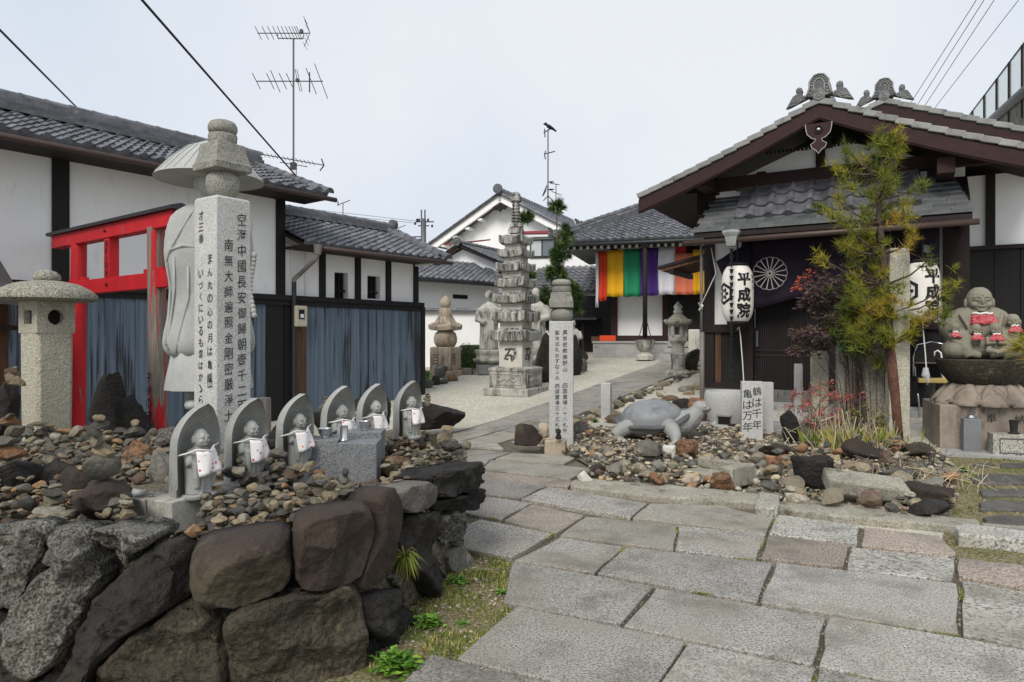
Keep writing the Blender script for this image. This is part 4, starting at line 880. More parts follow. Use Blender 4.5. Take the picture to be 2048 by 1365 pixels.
def tiles_along(parent, a, b, r, l, mat='tile', name='ridge_tile', up=(0, 0, 1)):
    a = Vector(a); b = Vector(b); n = max(1, int(round((b-a).length/l))); d = (b-a)/n; X = d.normalized(); Y = Vector(up).cross(X).normalized(); Z = X.cross(Y); Mr = Matrix((X, Y, Z)).transposed().to_4x4(); me = halfround(r, d.length, mat)
    for i in range(n): o = put(name, me, None, parent); o.matrix_basis = T(*(a+d*i)) @ Mr
def bxo(parent, name, mat, x0, x1, y0, y1, z0, z1, bev=0): mb = MB(); mb.box(x0, x1, y0, y1, z0, z1); return mb.obj(name, M[mat], parent, bev=bev)
def panel_hole(parent, mat, x0, x1, z0, z1, hx0, hx1, hz0, hz1, y0=0, y1=.12):
    mb = MB(); mb.box(x0, hx0, y0, y1, z0, z1); mb.box(hx1, x1, y0, y1, z0, z1); mb.box(hx0, hx1, y0, y1, z0, hz0); mb.box(hx0, hx1, y0, y1, hz1, z1); return mb.obj('wall_panel', M[mat], parent)
# ---------------------------------------------------------------- long storehouse at the left (tall range, low range)
LF = Frame(gp(841, 790), ((2060-HX)/F, 1)); lrz = LF.rz()
b1 = thing('storehouse', 'long white plastered storehouse with blue grey board skirting and tiled roof', 'building', (LF.o.x, LF.o.y, 0), lrz)
uE = -3.02; zc = 1.93
U_ = lambda px, v=0: LF.uz(px, 600, v)[0]
u122 = U_(122)
bxo(b1, 'wall_panel', 'plaster', -9.5, u122-.09, .03, .15, zc+.03, 3.62); bxo(b1, 'wall_panel', 'plaster', u122+.09, uE-.12, .03, .15, zc+.03, 3.62)
for a, b in ((u122-.09, u122+.09), (uE-.12, uE+.03)): bxo(b1, 'post', 'wood_black', a, b, -.01, .17, zc, 3.6)
bxo(b1, 'end_wall', 'plaster', uE-.1, uE+.02, .171, 3.2, 1.5, 3.6)
bxo(b1, 'cap_rail', 'wood_black', -9.5, uE+.05, -.07, .06, zc-.05, zc+.03); bxo(b1, 'under_rail', 'wood_black', -9.5, uE, -.045, .02, zc-.13, zc-.052)
u = -9.4; k = 0; bmesh_c = {}
def boards(parent, u0, u1, zb, zt, w=.19):
    n = int(round((u1-u0)/w)); w = (u1-u0)/n
    if ('b', round(w, 4)) not in bmesh_c:
        mb = MB(); mb.box(.004, w-.004, -.02, .006, 0, 1); bmesh_c[('b', round(w, 4))] = mb.mesh('board', M['board_paint'])
    for i in range(n):
        d = random.uniform(-.006, .006); o = put('board', bmesh_c[('b', round(w, 4))], None, parent, (u0+i*w, d, zb), None, (1, 1, zt-zb))
        if i % 2 == 0 and False: pass
    for i in range(1, n):                          # cover strips over the joints
        mb = bmesh_c.get('strip')
        if mb is None: q = MB(); q.box(-.013, .013, -.03, -.012, 0, 1); mb = bmesh_c['strip'] = q.mesh('batten', M['board_paint'])
        put('batten', mb, None, parent, (u0+i*w, 0, zb), None, (1, 1, zt-zb))
boards(b1, -9.4, uE-.32, -.05, zc-.052)
bxo(b1, 'backing', 'wood_black', -9.5, uE, .008, .03, -.1, zc); bxo(b1, 'corner_board', 'wood_black', uE-.32, uE-.02, -.03, .007, -.05, zc-.052)
ev, ez, rv, rzz = -.6, 3.52, 1.25, 4.22
sl = Vector((0, rv-ev, rzz-ez)).normalized(); SLn = math.hypot(rv-ev, rzz-ez)
uR1 = LF.uz(655, 395, ev)[0]
roof(b1, (uR1-.21*27, ev, ez), (1, 0, 0), sl, 27, 10, .21, SLn/10)
tiles_along(b1, (uR1+.02, ev-.03, ez+.03), (uR1+.02, rv, rzz+.03), .075, .24)
tiles_along(b1, (uR1-.15, ev+.02, ez+.05), (uR1-.15, rv, rzz+.05), .06, .24)
for i, (z, w) in enumerate(((0, .15), (.055, .13), (.11, .12), (.16, .11))): bxo(b1, 'ridge_course', 'tile', -9.4, uR1+.04-.03*i, rv-w, rv+w, rzz+z, rzz+z+.05)
tiles_along(b1, (-9.4, rv, rzz+.21), (uR1+.02, rv, rzz+.21), .075, .3)
mb = MB(); mb.loft([[Vector((x, rv, rzz)), Vector((x, 3.4, 3.55)), Vector((x, 3.4, 3.5)), Vector((x, rv, rzz-.1))] for x in (-9.4, uR1)]); mb.obj('rear_roof', M['tile'], b1)
bxo(b1, 'eave_board', 'wood_dark', -9.4, uR1+.02, ev+.02, .02, ez-.075, ez-.045)
mb = MB(); mb.tube([(-9.4, ev-.03, 3.43), (uR1+.14, ev-.03, 3.455)], .038, 10); mb.obj('gutter', M['copper'], b1, smooth=True)
mb = MB(); mb.loft([[Vector((x, ev, ez-.04)), Vector((x, rv, rzz-.05)), Vector((x, 3.3, 3.5)), Vector((x, 3.2, 3.4)), Vector((x, 0, 3.45))] for x in (uE-.04, uE+.005)]); mb.obj('gable_wall', M['plaster'], b1)
b2 = thing('storehouse_annex', 'low white storehouse wing with barred windows and flaking blue boards', 'building', (LF.o.x, LF.o.y, 0), lrz)
zg = 2.71; ut = -.02
posts = [U_(646), U_(717), U_(778), U_(833)]
bxo(b2, 'wall_panel', 'plaster', uE+.032, posts[0]-.06, .03, .15, zc+.03, 2.78)
wn = [(U_(671), U_(692), 545, 597, 682), (U_(737), U_(757), 552, 598, 747)]
for i in range(3):
    x0, x1 = posts[i]+.06, posts[i+1]-.06
    if i < 2:
        h0_, h1_, y0, y1, pm = wn[i]; zt_ = LF.uz(pm, y0)[1]; zb_ = LF.uz(pm, y1)[1]; panel_hole(b2, 'plaster', x0, x1, zc+.03, 2.78, h0_, h1_+.07, zb_, zt_, .03, .16)
        w_o = bxo(b2, 'window', 'lattice_void', h0_-.005, h1_+.075, .165, .2, zb_-.01, zt_+.01)
        for q in range(3): mb = MB(); xx = h0_+(h1_+.07-h0_)*(q+.7)/3.4; mb.box(xx-.012, xx+.012, .1, .125, zb_+.002, zt_-.002); mb.obj('bar', M['wood_black'], w_o)
        mb = MB(); mb.box(h0_+.002, h1_+.068, .095, .13, (zb_+zt_)/2-.1, (zb_+zt_)/2-.07); mb.obj('cross_bar', M['wood_black'], w_o)
    else: bxo(b2, 'wall_panel', 'plaster', x0, x1, .03, .15, zc+.03, 2.78)
for x in posts: bxo(b2, 'post', 'wood_black', x-.06, x+.06, 0, .17, zc, 2.78)
bxo(b2, 'end_wall', 'plaster', posts[3]-.05, posts[3]+.055, .171, 2.6, 0, 2.78)
bxo(b2, 'cap_rail', 'wood_black', uE+.052, ut+.06, -.07, .06, zc-.05, zc+.03); bxo(b2, 'under_rail', 'wood_black', uE+.002, ut+.03, -.045, .02, zc-.13, zc-.052)
boards(b2, U_(611), ut, -.05, zc-.132, .185); bxo(b2, 'backing', 'wood_black', uE+.002, ut, .008, .03, -.1, zc-.001)
bxo(b2, 'corner_board', 'wood_void', uE+.002, U_(584), -.02, .006, -.05, zc-.132); bxo(b2, 'bare_board', 'wood_brown', U_(585), U_(610), -.03, .007, -.05, zc-.132); bxo(b2, 'corner_post', 'wood_black', ut+.001, ut+.09, -.06, .06, -.1, zc-.051)
ev2, ez2, rv2, rz2 = -.5, 2.76, 1.0, 3.42; s2 = Vector((0, rv2-ev2, rz2-ez2)); uR2 = LF.uz(893, 520, ev2)[0]; n2 = 17; w2 = (uR2-uE-.02)/n2
roof(b2, (uE+.02, ev2, ez2), (1, 0, 0), s2, n2, 12, w2, s2.length/12)
tiles_along(b2, (uR2+.02, ev2-.04, ez2+.03), (uR2+.02, rv2, rz2+.03), .085, .2); tiles_along(b2, (uR2-.17, ev2+.03, ez2+.05), (uR2-.17, rv2, rz2+.05), .06, .2)
for i, (z, w) in enumerate(((0, .12), (.05, .10), (.09, .09))): bxo(b2, 'ridge_course', 'tile', uE+.03, uR2-.02*i, rv2-w, rv2+w, rz2+z, rz2+z+.045)
tiles_along(b2, (uE+.05, rv2, rz2+.13), (uR2, rv2, rz2+.13), .065, .25)
mb = MB(); mb.lathe([(.05, 0), (.11, .01), (.11, .09), (.05, .1)], 16); mb.obj('ridge_end', M['tile_dark'], b2, (uR2-.02, rv2, rz2+.16), (0, PI/2, 0), smooth=40)
mb = MB(); mb.loft([[Vector((x, rv2, rz2)), Vector((x, 2.7, 2.75)), Vector((x, 2.7, 2.7)), Vector((x, rv2, rz2-.1))] for x in (uE+.03, uR2)]); mb.obj('rear_roof', M['tile'], b2)
mb = MB(); mb.loft([[Vector((x, ev2+.1, ez2-.04)), Vector((x, rv2, rz2-.06)), Vector((x, 2.6, 2.72)), Vector((x, 2.6, 2.6)), Vector((x, ev2+.1, ez2-.1))] for x in (posts[3]-.04, posts[3]+.05)]); mb.obj('gable_wall', M['plaster'], b2)
bxo(b2, 'eave_board', 'wood_dark', uE+.02, uR2, ev2+.02, .02, ez2-.075, ez2-.045)
mb = MB(); mb.tube([(U_(641, -.5), ev2-.03, zg-.02), (uR2+.12, ev2-.03, zg)], .036, 10); mb.obj('gutter', M['copper'], b2, smooth=True)
gx = U_(634, -.5); hx = U_(588, -.08)
mb = MB(); mb.tube([(gx, ev2-.02, zg+.03), (gx, ev2-.02, zg-.13)], [.075, .05], 12); mb.tube([(gx, ev2-.02, zg-.12), (gx-.03, ev2, zg-.2), (hx+.08, -.1, zg-.42), (hx, -.08, zg-.5), (hx, -.08, zg-.56)], .036, 10); mb.obj('downpipe_bend', M['pipe'], b2, smooth=40)
mb = MB(); mb.tube([(hx, -.08, zg-.54), (hx, -.08, 0)], .038, 12); mb.obj('downpipe', M['metal_dark'], b2, smooth=40)
mx0, mx1 = U_(589, -.12), U_(613, -.12); mz1, mz0 = LF.uz(600, 612, -.1)[1], LF.uz(600, 654, -.1)[1]
mt = tag(bxo(None, 'electric_meter', 'plastic_beige', -(mx1-mx0)/2, (mx1-mx0)/2, -.06, .06, 0, mz1-mz0, .02), 'beige electric meter box on the dark corner of the storehouse', 'meter'); mt.location = LF.w((mx0+mx1)/2, -.095, mz0); mt.rotation_euler = (0, 0, lrz)
mb = MB(); mb.box(-.055, .045, -.068, -.058, .12, .27); mb.obj('window', M['lattice_void'], mt); mb = MB(); mb.box(-.03, .03, -.072, -.067, .14, .2); mb.obj('dial', M['white_plastic'], mt)
mb = MB(); mb.tube([(uE+.14, -.02, 2.72), (uE+.14, -.02, 2.0)], .014, 6); mb.tube([(uE+.42, -.0, 2.72), (uE+.42, -.0, 1.98)], .012, 6); mb.obj('conduit', M['white_plastic'], b2)
# ---------------------------------------------------------------- television antennas
def rod(parent, name, a, b, r, mat='metal_dark', n=5): mb = MB(); mb.tube([a, b], r, n); return mb.obj(name, M[mat], parent)
_am = LF.uz(587, 350, 1.2); mp_ = LF.w(_am[0], 1.2, 0); aY = mp_.y
an = thing('tv_antenna', 'tall roof mast carrying three yagi television antennas', 'antenna', (mp_.x, mp_.y, at(587, 356, aY).z-.25), 0)
zA = lambda py: at(587, py, aY).z-an.location.z; xA = lambda px: (px-587)/F*aY
rod(an, 'mast', (0, 0, 0), (0, 0, zA(78)), .017, 'metal_grey', 8)
b = rod(an, 'boom', (xA(515), 0, zA(67)), (xA(620), 0, zA(67)), .009); [rod(an, 'element', (xA(x)-.01, -.12, zA(67)+.0+.07), (xA(x)+.02, .12, zA(67)-.06), .006) for x in (516, 530, 541, 551, 560, 568, 576, 583, 589, 594, 598)]
rod(an, 'boom_bracket', (xA(556), 0, zA(77)), (xA(606), 0, zA(78)), .009); rod(an, 'boom_bracket', (xA(556), 0, zA(77)), (xA(555), 0, zA(69)), .008); rod(an, 'boom_bracket', (xA(606), 0, zA(78)), (xA(608), 0, zA(69)), .008)
for s, y in ((1, 38), (-1, 96)):
    rod(an, 'reflector', (xA(620), 0, zA(66)), (xA(610), -.05, zA(y)), .006)
    for q in range(3): f_ = .3+.3*q; z_ = zA(66)+(zA(y)-zA(66))*f_; rod(an, 'reflector_rod', (xA(618-8*f_), -.12, z_+.02), (xA(618-8*f_), .12, z_-.02), .004)
bxo(an, 'balun', 'metal_dark', xA(600), xA(606), -.03, .03, zA(67), zA(60))
rod(an, 'boom', (xA(513), 0, zA(163)), (xA(646), 0, zA(163)), .01)
for x, l in ((513, 12), (541, 12), (551, 18), (566, 12), (580, 12), (623, 22), (643, 31)): rod(an, 'element', (xA(x)-xA(587+l*.35), -.1, zA(163)+l/F*aY), (xA(x)+xA(587+l*.3), .1, zA(163)-l/F*aY), .007)
mb = MB(); mb.tube([(xA(590), 0, zA(140)), (xA(594), 0, zA(140)), (xA(604), 0, zA(183)), (xA(600), 0, zA(183)), (xA(590), 0, zA(140))], .006, 5); mb.obj('folded_dipole', M['metal_dark'], an)
rod(an, 'clamp_arm', (xA(619), 0, zA(145)), (xA(619), 0, zA(185)), .012); bxo(an, 'balun', 'metal_dark', xA(592), xA(597), -.03, .03, zA(164), zA(158))
rod(an, 'boom', (xA(517), 0, zA(308)), (xA(648), 0, zA(331)), .009); rod(an, 'boom_bracket', (xA(560), 0, zA(325)), (xA(615), 0, zA(334)), .008)
for q in range(14): x = 520+q*8.2; rod(an, 'element', (xA(x), -.08, zA(308+(x-517)*.175)+.02), (xA(x), .08, zA(308+(x-517)*.175)-.02), .005)
rod(an, 'reflector', (xA(648), 0, zA(331)), (xA(640), 0, zA(342)), .012); rod(an, 'reflector', (xA(648), 0, zA(331)), (xA(643), 0, zA(318)), .012); bxo(an, 'booster_box', 'white_plastic', -.05, .06, -.06, .02, zA(352), zA(342)); bxo(an, 'clamp', 'metal_dark', -.05, .05, -.04, .04, zA(340), zA(326))
# wires over the left roof
def wire(label, a, b, r=.012, sag=.0, n=12):
    a = Vector(a); b = Vector(b); mb = MB(); mb.tube([a.lerp(b, i/n)-Vector((0, 0, sag*4*(i/n)*(1-i/n))) for i in range(n+1)], r, 6); o = mb.obj('overhead_wire', M['wire'], None); return tag(o, label, 'wire', 'overhead wires')
wire('black cable slanting from the top edge down to the storehouse roof end', at(240, -50, 5.5), at(592, 352, 11.2), .012)
wire('black cable at the upper left corner dropping behind the storehouse ridge', at(-60, 0, 6), at(160, 222, 10.5), .012)
for i, (x0, x1, y1) in enumerate(((1953, 1818, 212), (1968, 1832, 215), (1988, 1846, 218), (2036, 1866, 222))): wire('thin power line %s above the gatehouse, top corner' % ['first from the ridge ornament', 'second from the ridge ornament', 'third from the ridge ornament', 'outermost'][i], at(x0+(x0-x1)*.25, -53, 22), at(x1-(x0-x1)*.1, y1+21, 30), .012)
# ---------------------------------------------------------------- stone pagoda
pg = gp(1032, 786); pY = pg.y; pag = thing('stone_pagoda', 'seven tiered grey stone pagoda with a ringed spire on the gravel', 'stone pagoda', pg, R(-26))
zP = lambda py: at(1032, py, pY).z-pg.z; wP = lambda px: px/F*pY/1.335   # px is the full width seen across two faces
mb = MB(); mb.sq([(wP(66), -.03), (wP(66), zP(776)), (wP(64), zP(774))]); mb.obj('base_slab', M['granite_old'], pag, bev=.012)
w5 = wP(53)
mb = MB(); mb.sq([(w5*.96, zP(775)), (w5, zP(773)), (w5, zP(742)), (w5*1.04, zP(741)), (w5*1.04, zP(736)), (w5*.8, zP(733))]); mb.obj('carved_base', M['granite_old'], pag, bev=.006)
for k in range(4):                                 # relief panels: a cloud-edged frame with two blossoms
    mb = MB(); zc_ = (zP(772)+zP(744))/2; hh = (zP(744)-zP(772))*.36; ww = w5*.8
    pts = [(-ww+2*ww*i/24, zc_+hh+.012*abs(math.sin(i*PI/4))) for i in range(25)]; mb.tube([(x, -w5-.003, z) for x, z in pts], .009, 5); mb.tube([(-ww, -w5-.003, zc_+hh), (-ww, -w5-.003, zc_-hh), (ww, -w5-.003, zc_-hh), (ww, -w5-.003, zc_+hh)], .007, 5)
    for s in (-1, 1):
        for q in range(5): mb.ell((s*(.12+.035*(q-2))*1.0, -w5-.002, zc_+.02*math.cos(q*1.3)), (.03, .012, .022), n=8, m=6)
    mb.ell((0, -w5-.002, zc_), (.03, .016, .03), n=8, m=6); mb.xf(RZ(k*PI/2)); mb.obj('relief', M['granite_old'], pag, smooth=True)
mb = MB(); w6 = wP(34); mb.sq([(w6, zP(734)), (w6, zP(683))]); mb.obj('shaft', M['granite_clean'], pag, bev=.01)
for k in range(4):                                 # carved seed syllable
    mb = MB(); c = (zP(733)+zP(684))/2; q = .0095*w6/.3
    for pl in ([(-.13, .12), (.02, .14), (.1, .11)], [(.0, .13), (-.06, .02), (-.12, -.07)], [(-.12, -.03), (.02, -.02), (.1, -.08), (.03, -.16)], [(.02, -.01), (.03, -.15)], [(.09, .06), (.13, .02), (.09, -.02)], [(-.15, -.1), (-.05, -.12)]): mb.tube([(x*.85, -w6-.001, c+z*.75) for x, z in pl], [.02]*len(pl), 5)
    for p in ((.11, .14), (.13, .06)): mb.ell((p[0]*.85, -w6-.001, c+p[1]*.75), .018, n=8, m=6)
    mb.xf(RZ(k*PI/2)); mb.obj('seed_syllable', M['ink_grey'], pag)
tiers = [(683, 109, 645), (645, 103, 608), (608, 98, 577), (577, 90, 545), (545, 84, 517), (517, 78, 491), (491, 72, 462)]
def eave_ring(w, z, lift, n=8):
    r = []
    for s in range(4):
        a = [(-1, -1), (1, -1), (1, 1), (-1, 1)][s]; b = [(1, -1), (1, 1), (-1, 1), (-1, -1)][s]
        for i in range(n):
            t = i/n; e = abs(2*t-1)**3; r.append(Vector((w*(a[0]+(b[0]-a[0])*t), w*(a[1]+(b[1]-a[1])*t), z+lift*e)))
    return r
for i, (yb, wpx, yn) in enumerate(tiers):
    W = wP(wpx/2)*.96; z0_ = zP(yb); hh = zP(yn)-z0_; b_ = W*.6
    mb = MB(); mb.loft([eave_ring(W*.60, z0_-.005, 0), eave_ring(W*.93, z0_, .03), eave_ring(W*.985, z0_+hh*.03, .04), eave_ring(W, z0_+hh*.1, .045), eave_ring(W*1.0, z0_+hh*.45, .055), eave_ring(W*.97, z0_+hh*.48, .05), eave_ring(W*.82, z0_+hh*.54, .02), eave_ring(b_*1.08, z0_+hh*.66, 0), eave_ring(b_, z0_+hh*.7, 0)]); mb.obj('tier_roof', M['granite_streak'], pag, smooth=30)
    if i < 6: mb = MB(); b2_ = wP(tiers[i+1][1]/2)*.62; mb.sq([(b2_, z0_+hh*.6), (b2_, z0_+hh*1.05)]); mb.obj('tier_body', M['granite_clean'], pag)
mb = MB(); w7 = wP(16); mb.sq([(w7, zP(468)), (w7, zP(458))]); mb.obj('spire_base', M['granite_streak'], pag, bev=.006)
mb = MB(); q = wP(13)*1.335*.9; pr = [(q*.9, zP(459)), (q*1.15, zP(455)), (q*1.05, zP(449)), (q*.6, zP(446))]
for k in range(6): y = 445-k*6.3; rr = q*(.86-.04*k); pr += [(q*.55, zP(y)), (rr, zP(y-1)), (rr, zP(y-4)), (q*.55, zP(y-5))]
pr += [(q*.6, zP(406)), (q*.95, zP(403)), (q*.95, zP(396)), (q*.75, zP(394)), (q*.8, zP(391)), (q*.55, zP(386)), (.01, zP(384))]
mb.lathe(pr, 20); mb.obj('spire', M['granite_streak'], pag, smooth=40)
# ---------------------------------------------------------------- five ring stupa, hedge, bed curb at the garden wall
gr = gp(891, 752); gY = gr.y; go = thing('five_ring_stupa', 'tan five ring stone stupa with carved letters before the white wall', 'stone stupa', gr, R(-22)); zG = lambda py: at(891, py, gY).z-gr.z; wG = lambda px: px/F*gY
mb = MB(); w = wG(41)/1.3; mb.sq([(w, -.05), (w, zG(741))]); mb.obj('base', M['granite_tan'], go, bev=.01)
mb = MB(); w = wG(30)/1.3; mb.sq([(w, zG(741)), (w, zG(697)), (w*.92, zG(694))]); mb.obj('cube_stone', M['granite_tan'], go, bev=.01)
for k in range(4):
    inscr('carving', 'ink_grey', go, [(-.12, (zG(741)+zG(697))/2, .1, .26, '百')], -w-.004, M4=RZ(k*PI/2), sxz=(.8, 1)) if k < 2 else None
mb = MB(); r = wG(23.5); zm = zG(677); mb.lathe([(r*.5, zG(696)), (r*.8, zG(693)), (r*.98, zG(685)), (r, zm), (r*.9, zG(668)), (r*.6, zG(661))], 28); mb.obj('round_stone', M['granite_tan'], go, smooth=True)
mb = MB(); w = wG(33)/1.3; mb.loft([eave_ring(w*.5, zG(662), 0), eave_ring(w*.97, zG(661), .03), eave_ring(w, zG(654), .05), eave_ring(w*.62, zG(644), .0), eave_ring(w*.34, zG(628), 0), eave_ring(w*.28, zG(624), 0)]); mb.obj('roof_stone', M['granite_tan'], go, smooth=30)
mb = MB(); r = wG(12.5); mb.lathe([(r*.8, zG(636)), (r, zG(632)), (r, zG(620)), (r*.85, zG(616))], 16); mb.obj('bowl_stone', M['granite_tan'], go, smooth=40); mb = MB(); r = wG(11); mb.lathe([(r*.6, zG(617)), (r, zG(610)), (r*.95, zG(601)), (r*.4, zG(595)), (.01, zG(591))], 20); mb.obj('jewel_stone', M['granite_tan'], go, smooth=True)
def leafball(mb, c, r, n, size, t0=0, t1=1, shell=.75, jit=1.0):
    for _ in range(n):
        d = Vector(rng.normal(size=3)); d.normalize(); q = random.uniform(shell, 1.0)*random.uniform(.85, 1.08); p = Vector(c)+Vector((d.x*r[0], d.y*r[1], d.z*r[2]))*q
        a = Vector(rng.normal(size=3)); a = (a+d*jit).normalized(); b = a.orthogonal().normalized(); s = size*random.uniform(.6, 1.3); mb.add([p-b*s*.35, p+a*s, p+b*s*.35, p-a*s*.4], [(0, 1, 2, 3)], random.uniform(t0, t1))
hg = gp(944, 741); hb = thing('clipped_hedge', 'round clipped green shrub beside the tan stupa', 'shrub', hg); wg = 24/F*hg.y; hh = 50/F*hg.y
mb = MB(); mb.lathe([(wg*.85, 0), (wg*.93, hh*.2), (wg*.95, hh*.7), (wg*.8, hh*.93), (wg*.3, hh*.97)], 20); mb.obj('inner_growth', M['hedge_leaf'], hb)
mb = MB()
for _ in range(2600):
    a = random.uniform(0, 6.28); z = random.random(); top = random.random() < .25; rr_ = wg*random.uniform(.2, 1) if top else wg*random.uniform(.95, 1.04); zz_ = hh*random.uniform(.96, 1.0) if top else hh*z*.97; p = Vector((rr_*math.cos(a), rr_*math.sin(a), zz_)); d = Vector(rng.normal(size=3)).normalized(); e = d.orthogonal().normalized(); s = .018; mb.add([p-e*s, p+d*s*1.6, p+e*s], [(0, 1, 2)], random.random()*.8+(.2 if random.random() < .1 else 0))
tag(mb.obj('foliage', M['hedge_leaf'], hb, tint=True), kind='stuff')
rl = gp(925, 742); rt = thing('pipe_rail', 'thin steel pipe rail beside the clipped shrub', 'rail', rl)
mb = MB(); w = 30/F*rl.y; mb.tube([(-w, 0, 0), (-w, 0, .25), (0, 0, .27), (0, 0, .68), (.15, .3, .7), (.15, .3, 0)], .012, 6); mb.obj('pipe', M['metal_grey'], rt, smooth=True)
cs = thing('bed_curb', 'rough stone curb round the bed of the tan stupa', 'curb', gp(920, 752))
for i in range(6): a = gp(872+i*21, 751-i*.4); o = bxo(cs, 'curb_stone', 'rock_grey', -.12, .12, -.1, .1, -.05, .16, .02); o.location = a-cs.location; o.rotation_euler = (0, 0, random.uniform(-.1, .1)); o.scale = (1, 1, random.uniform(.8, 1.2))
for i, (px, py, w, h, m_, lb) in enumerate([(855, 776, 24, 20, 'rock_grey', 'pale angular rock at the corner of the blue boards'), (872, 770, 16, 20, 'rock_dark', 'dark rock beside the pale angular one at the boards'), (888, 768, 20, 14, 'rock_grey', 'flat grey rock right of the dark one at the boards'), (880, 756, 26, 28, 'rock_grey', 'grey rock leaning at the base of the tan stupa'), (905, 762, 30, 16, 'rock_brown', 'brown earth covered rock in front of the tan stupa')]):
    p = gp(px, py); q = p.y/F; tag(rock_obj('rock', m_, p+Vector((0, 0, h*q*.35)), (w*q*.6, w*q*.5, h*q*.6), 40+i, sub=2), lb, 'rock')
def shrub(name, label, px, py, w, h, n, mat, size, cat='plant'):
    p = gp(px, py); q = p.y/F; t = thing(name, label, cat, p); mb = MB(); mb.tube([(0, 0, 0), (0, 0, h*q*.5)], .01, 5); mb.obj('stem', M['trunk'], t); mb = MB(); leafball(mb, (0, 0, h*q*.5), (w*q*.5, w*q*.5, h*q*.5), n, size, shell=.2); tag(mb.obj('leaves', M[mat], t, tint=True), kind='stuff')
shrub('leafy_weed', 'bright green weed at the corner of the blue boards', 852, 772, 24, 34, 160, 'green_leaf', .05)
# standing statues by the pagoda
def standing(label, px, py_b, py_t, rz, arm=False, Y=None):
    p = gp(px, py_b) if Y is None else at(px, py_b, Y); H = (py_b-py_t)/F*p.y; t = thing('standing_statue', label, 'statue', p, rz, 'stone figures by the pagoda'); s = H/1.75
    mb = MB(); mb.lathe([(.34, 0), (.34, .2)], 4, ph=PI/4); mb.obj('block', M['granite_dark'], t); mb = MB(); mb.lathe([(.2, .2), (.3, .26), (.32, .3), (.24, .34), (.26, .4), (.3, .48), (.29, .5)], 24, mod=lambda a, z: 1+.05*math.cos(8*a)); mb.obj('lotus_seat', M['granite_old'], t, smooth=True)
    mb = MB(); mb.ell((0, -.01, 1.62), (.085, .095, .12)); mb.lathe([(.04, 1.42), (.045, 1.55)], 10)
    mb.loft([[Vector((a_*math.cos(q), b_*math.sin(q), z)) for q in [2*PI*i/18 for i in range(18)]] for a_, b_, z in ((.2, .15, .5), (.2, .16, .7), (.19, .15, 1.0), (.22, .15, 1.2), (.21, .13, 1.36), (.1, .08, 1.46))])
    mb.tube([(.2, 0, 1.34), (.24, -.08, 1.12), (.12, -.2, 1.08)], [.07, .08, .05], 10)
    if arm: mb.tube([(-.2, 0, 1.35), (-.3, -.05, 1.15), (-.34, -.12, 1.3), (-.36, -.14, 1.48)][::1], [.07, .06, .05, .035], 10) if False else mb.tube([(.18, -.02, 1.34), (.34, -.05, 1.2), (.4, -.1, 1.42), (.42, -.12, 1.58)], [.07, .065, .05, .03], 10)
    else: mb.tube([(-.2, 0, 1.34), (-.24, -.08, 1.12), (-.1, -.2, 1.05)], [.07, .08, .05], 10)
    for q in (-1, 1): mb.tube([(q*.1, -.13, 1.1), (q*.06, -.17, .8), (q*.1, -.15, .52)], [.02, .03, .02], 6)
    fuse(mb.obj('figure', M['granite_old'], t), .02, 2); t.scale = (s, s, s); return t
standing('robed stone figure on a lotus seat left of the pagoda', 978, 748, 579, R(10)); standing('stone figure with a raised hand right of the pagoda', 1072, 748, 574, R(-10), True)
standing('small stone figure behind the inscribed sign pillar', 1147, 742, 640, 0)
for i, (px, py, w, h, m_, lb) in enumerate([(1092, 765, 44, 100, 'rock_olive', 'tall mossy standing rock behind the inscribed sign pillar'), (1148, 752, 34, 90, 'rock_black', 'dark wedge of rock right behind the inscribed sign pillar'), (1160, 745, 30, 36, 'rock_grey', 'grey rock right of the dark wedge by the path'), (1163, 728, 34, 34, 'rock_olive', 'mossy rock at the foot of the small figure'), (1150, 718, 30, 30, 'rock_grey', 'pale rock near the dark opening of the hall')]):
    p = gp(px, py); q = p.y/F; tag(rock_obj('rock', m_, p+Vector((0, .1, h*q*.42)), (w*q*.55, w*q*.45, h*q*.58), 60+i, sub=3, dmin=.7), lb, 'rock')
# ---------------------------------------------------------------- garden wall and the houses beyond
gw = thing('garden_wall', 'white garden wall with a grey tile coping behind the stupa', 'wall', at(960, 740, 18.2)-Vector((0, 0, at(960, 740, 18.2).z)), R(1.5))
zW = lambda py, Y=18.2: at(960, py, Y).z; bxo(gw, 'wall_face', 'plaster_warm', -3, 2.3, 0, .18, .3, zW(625)); bxo(gw, 'plinth', 'plinth', -3, 2.3, -.02, .2, 0, zW(735))
bxo(gw, 'coping_bed', 'tile_dark', -3, 2.3, -.1, .28, zW(625), zW(622)); tiles_along(gw, (-3, .0, zW(621)), (2.3, .0, zW(621)), .06, .3)
def house_roof(t, O, U, V, nu, nv, w, l, mat='tile', single=False, keep=None): roof(t, O, U, V, nu, nv, w, l, keep, single, mat=mat)
o3 = at(842, 555, 20.5); F3 = Frame(o3, (1462, F)); h3 = thing('low_house', 'low white house with a grey tiled roof behind the garden wall', 'house', (o3.x, o3.y, 0), F3.rz())
bxo(h3, 'wall', 'plaster', -2, 3.6, .5, .7, 0, 3.1); house_roof(h3, (-2, 0, 3.1), (1, 0, 0), (0, 1.6, .78), 25, 10, .225, .18, single=True); bxo(h3, 'fascia', 'metal_dark', -2, 3.65, -.02, .04, 2.98, 3.06); tiles_along(h3, (3.62, -.03, 3.13), (3.62, 1.6, 3.91), .08, .25); bxo(h3, 'vent', 'lattice_void', 1.6, 2.2, .48, .51, 2.55, 2.68)
bxo(h3, 'sill_band', 'wood_black', -2, 3.6, .3, .5, 2.1, 2.16)
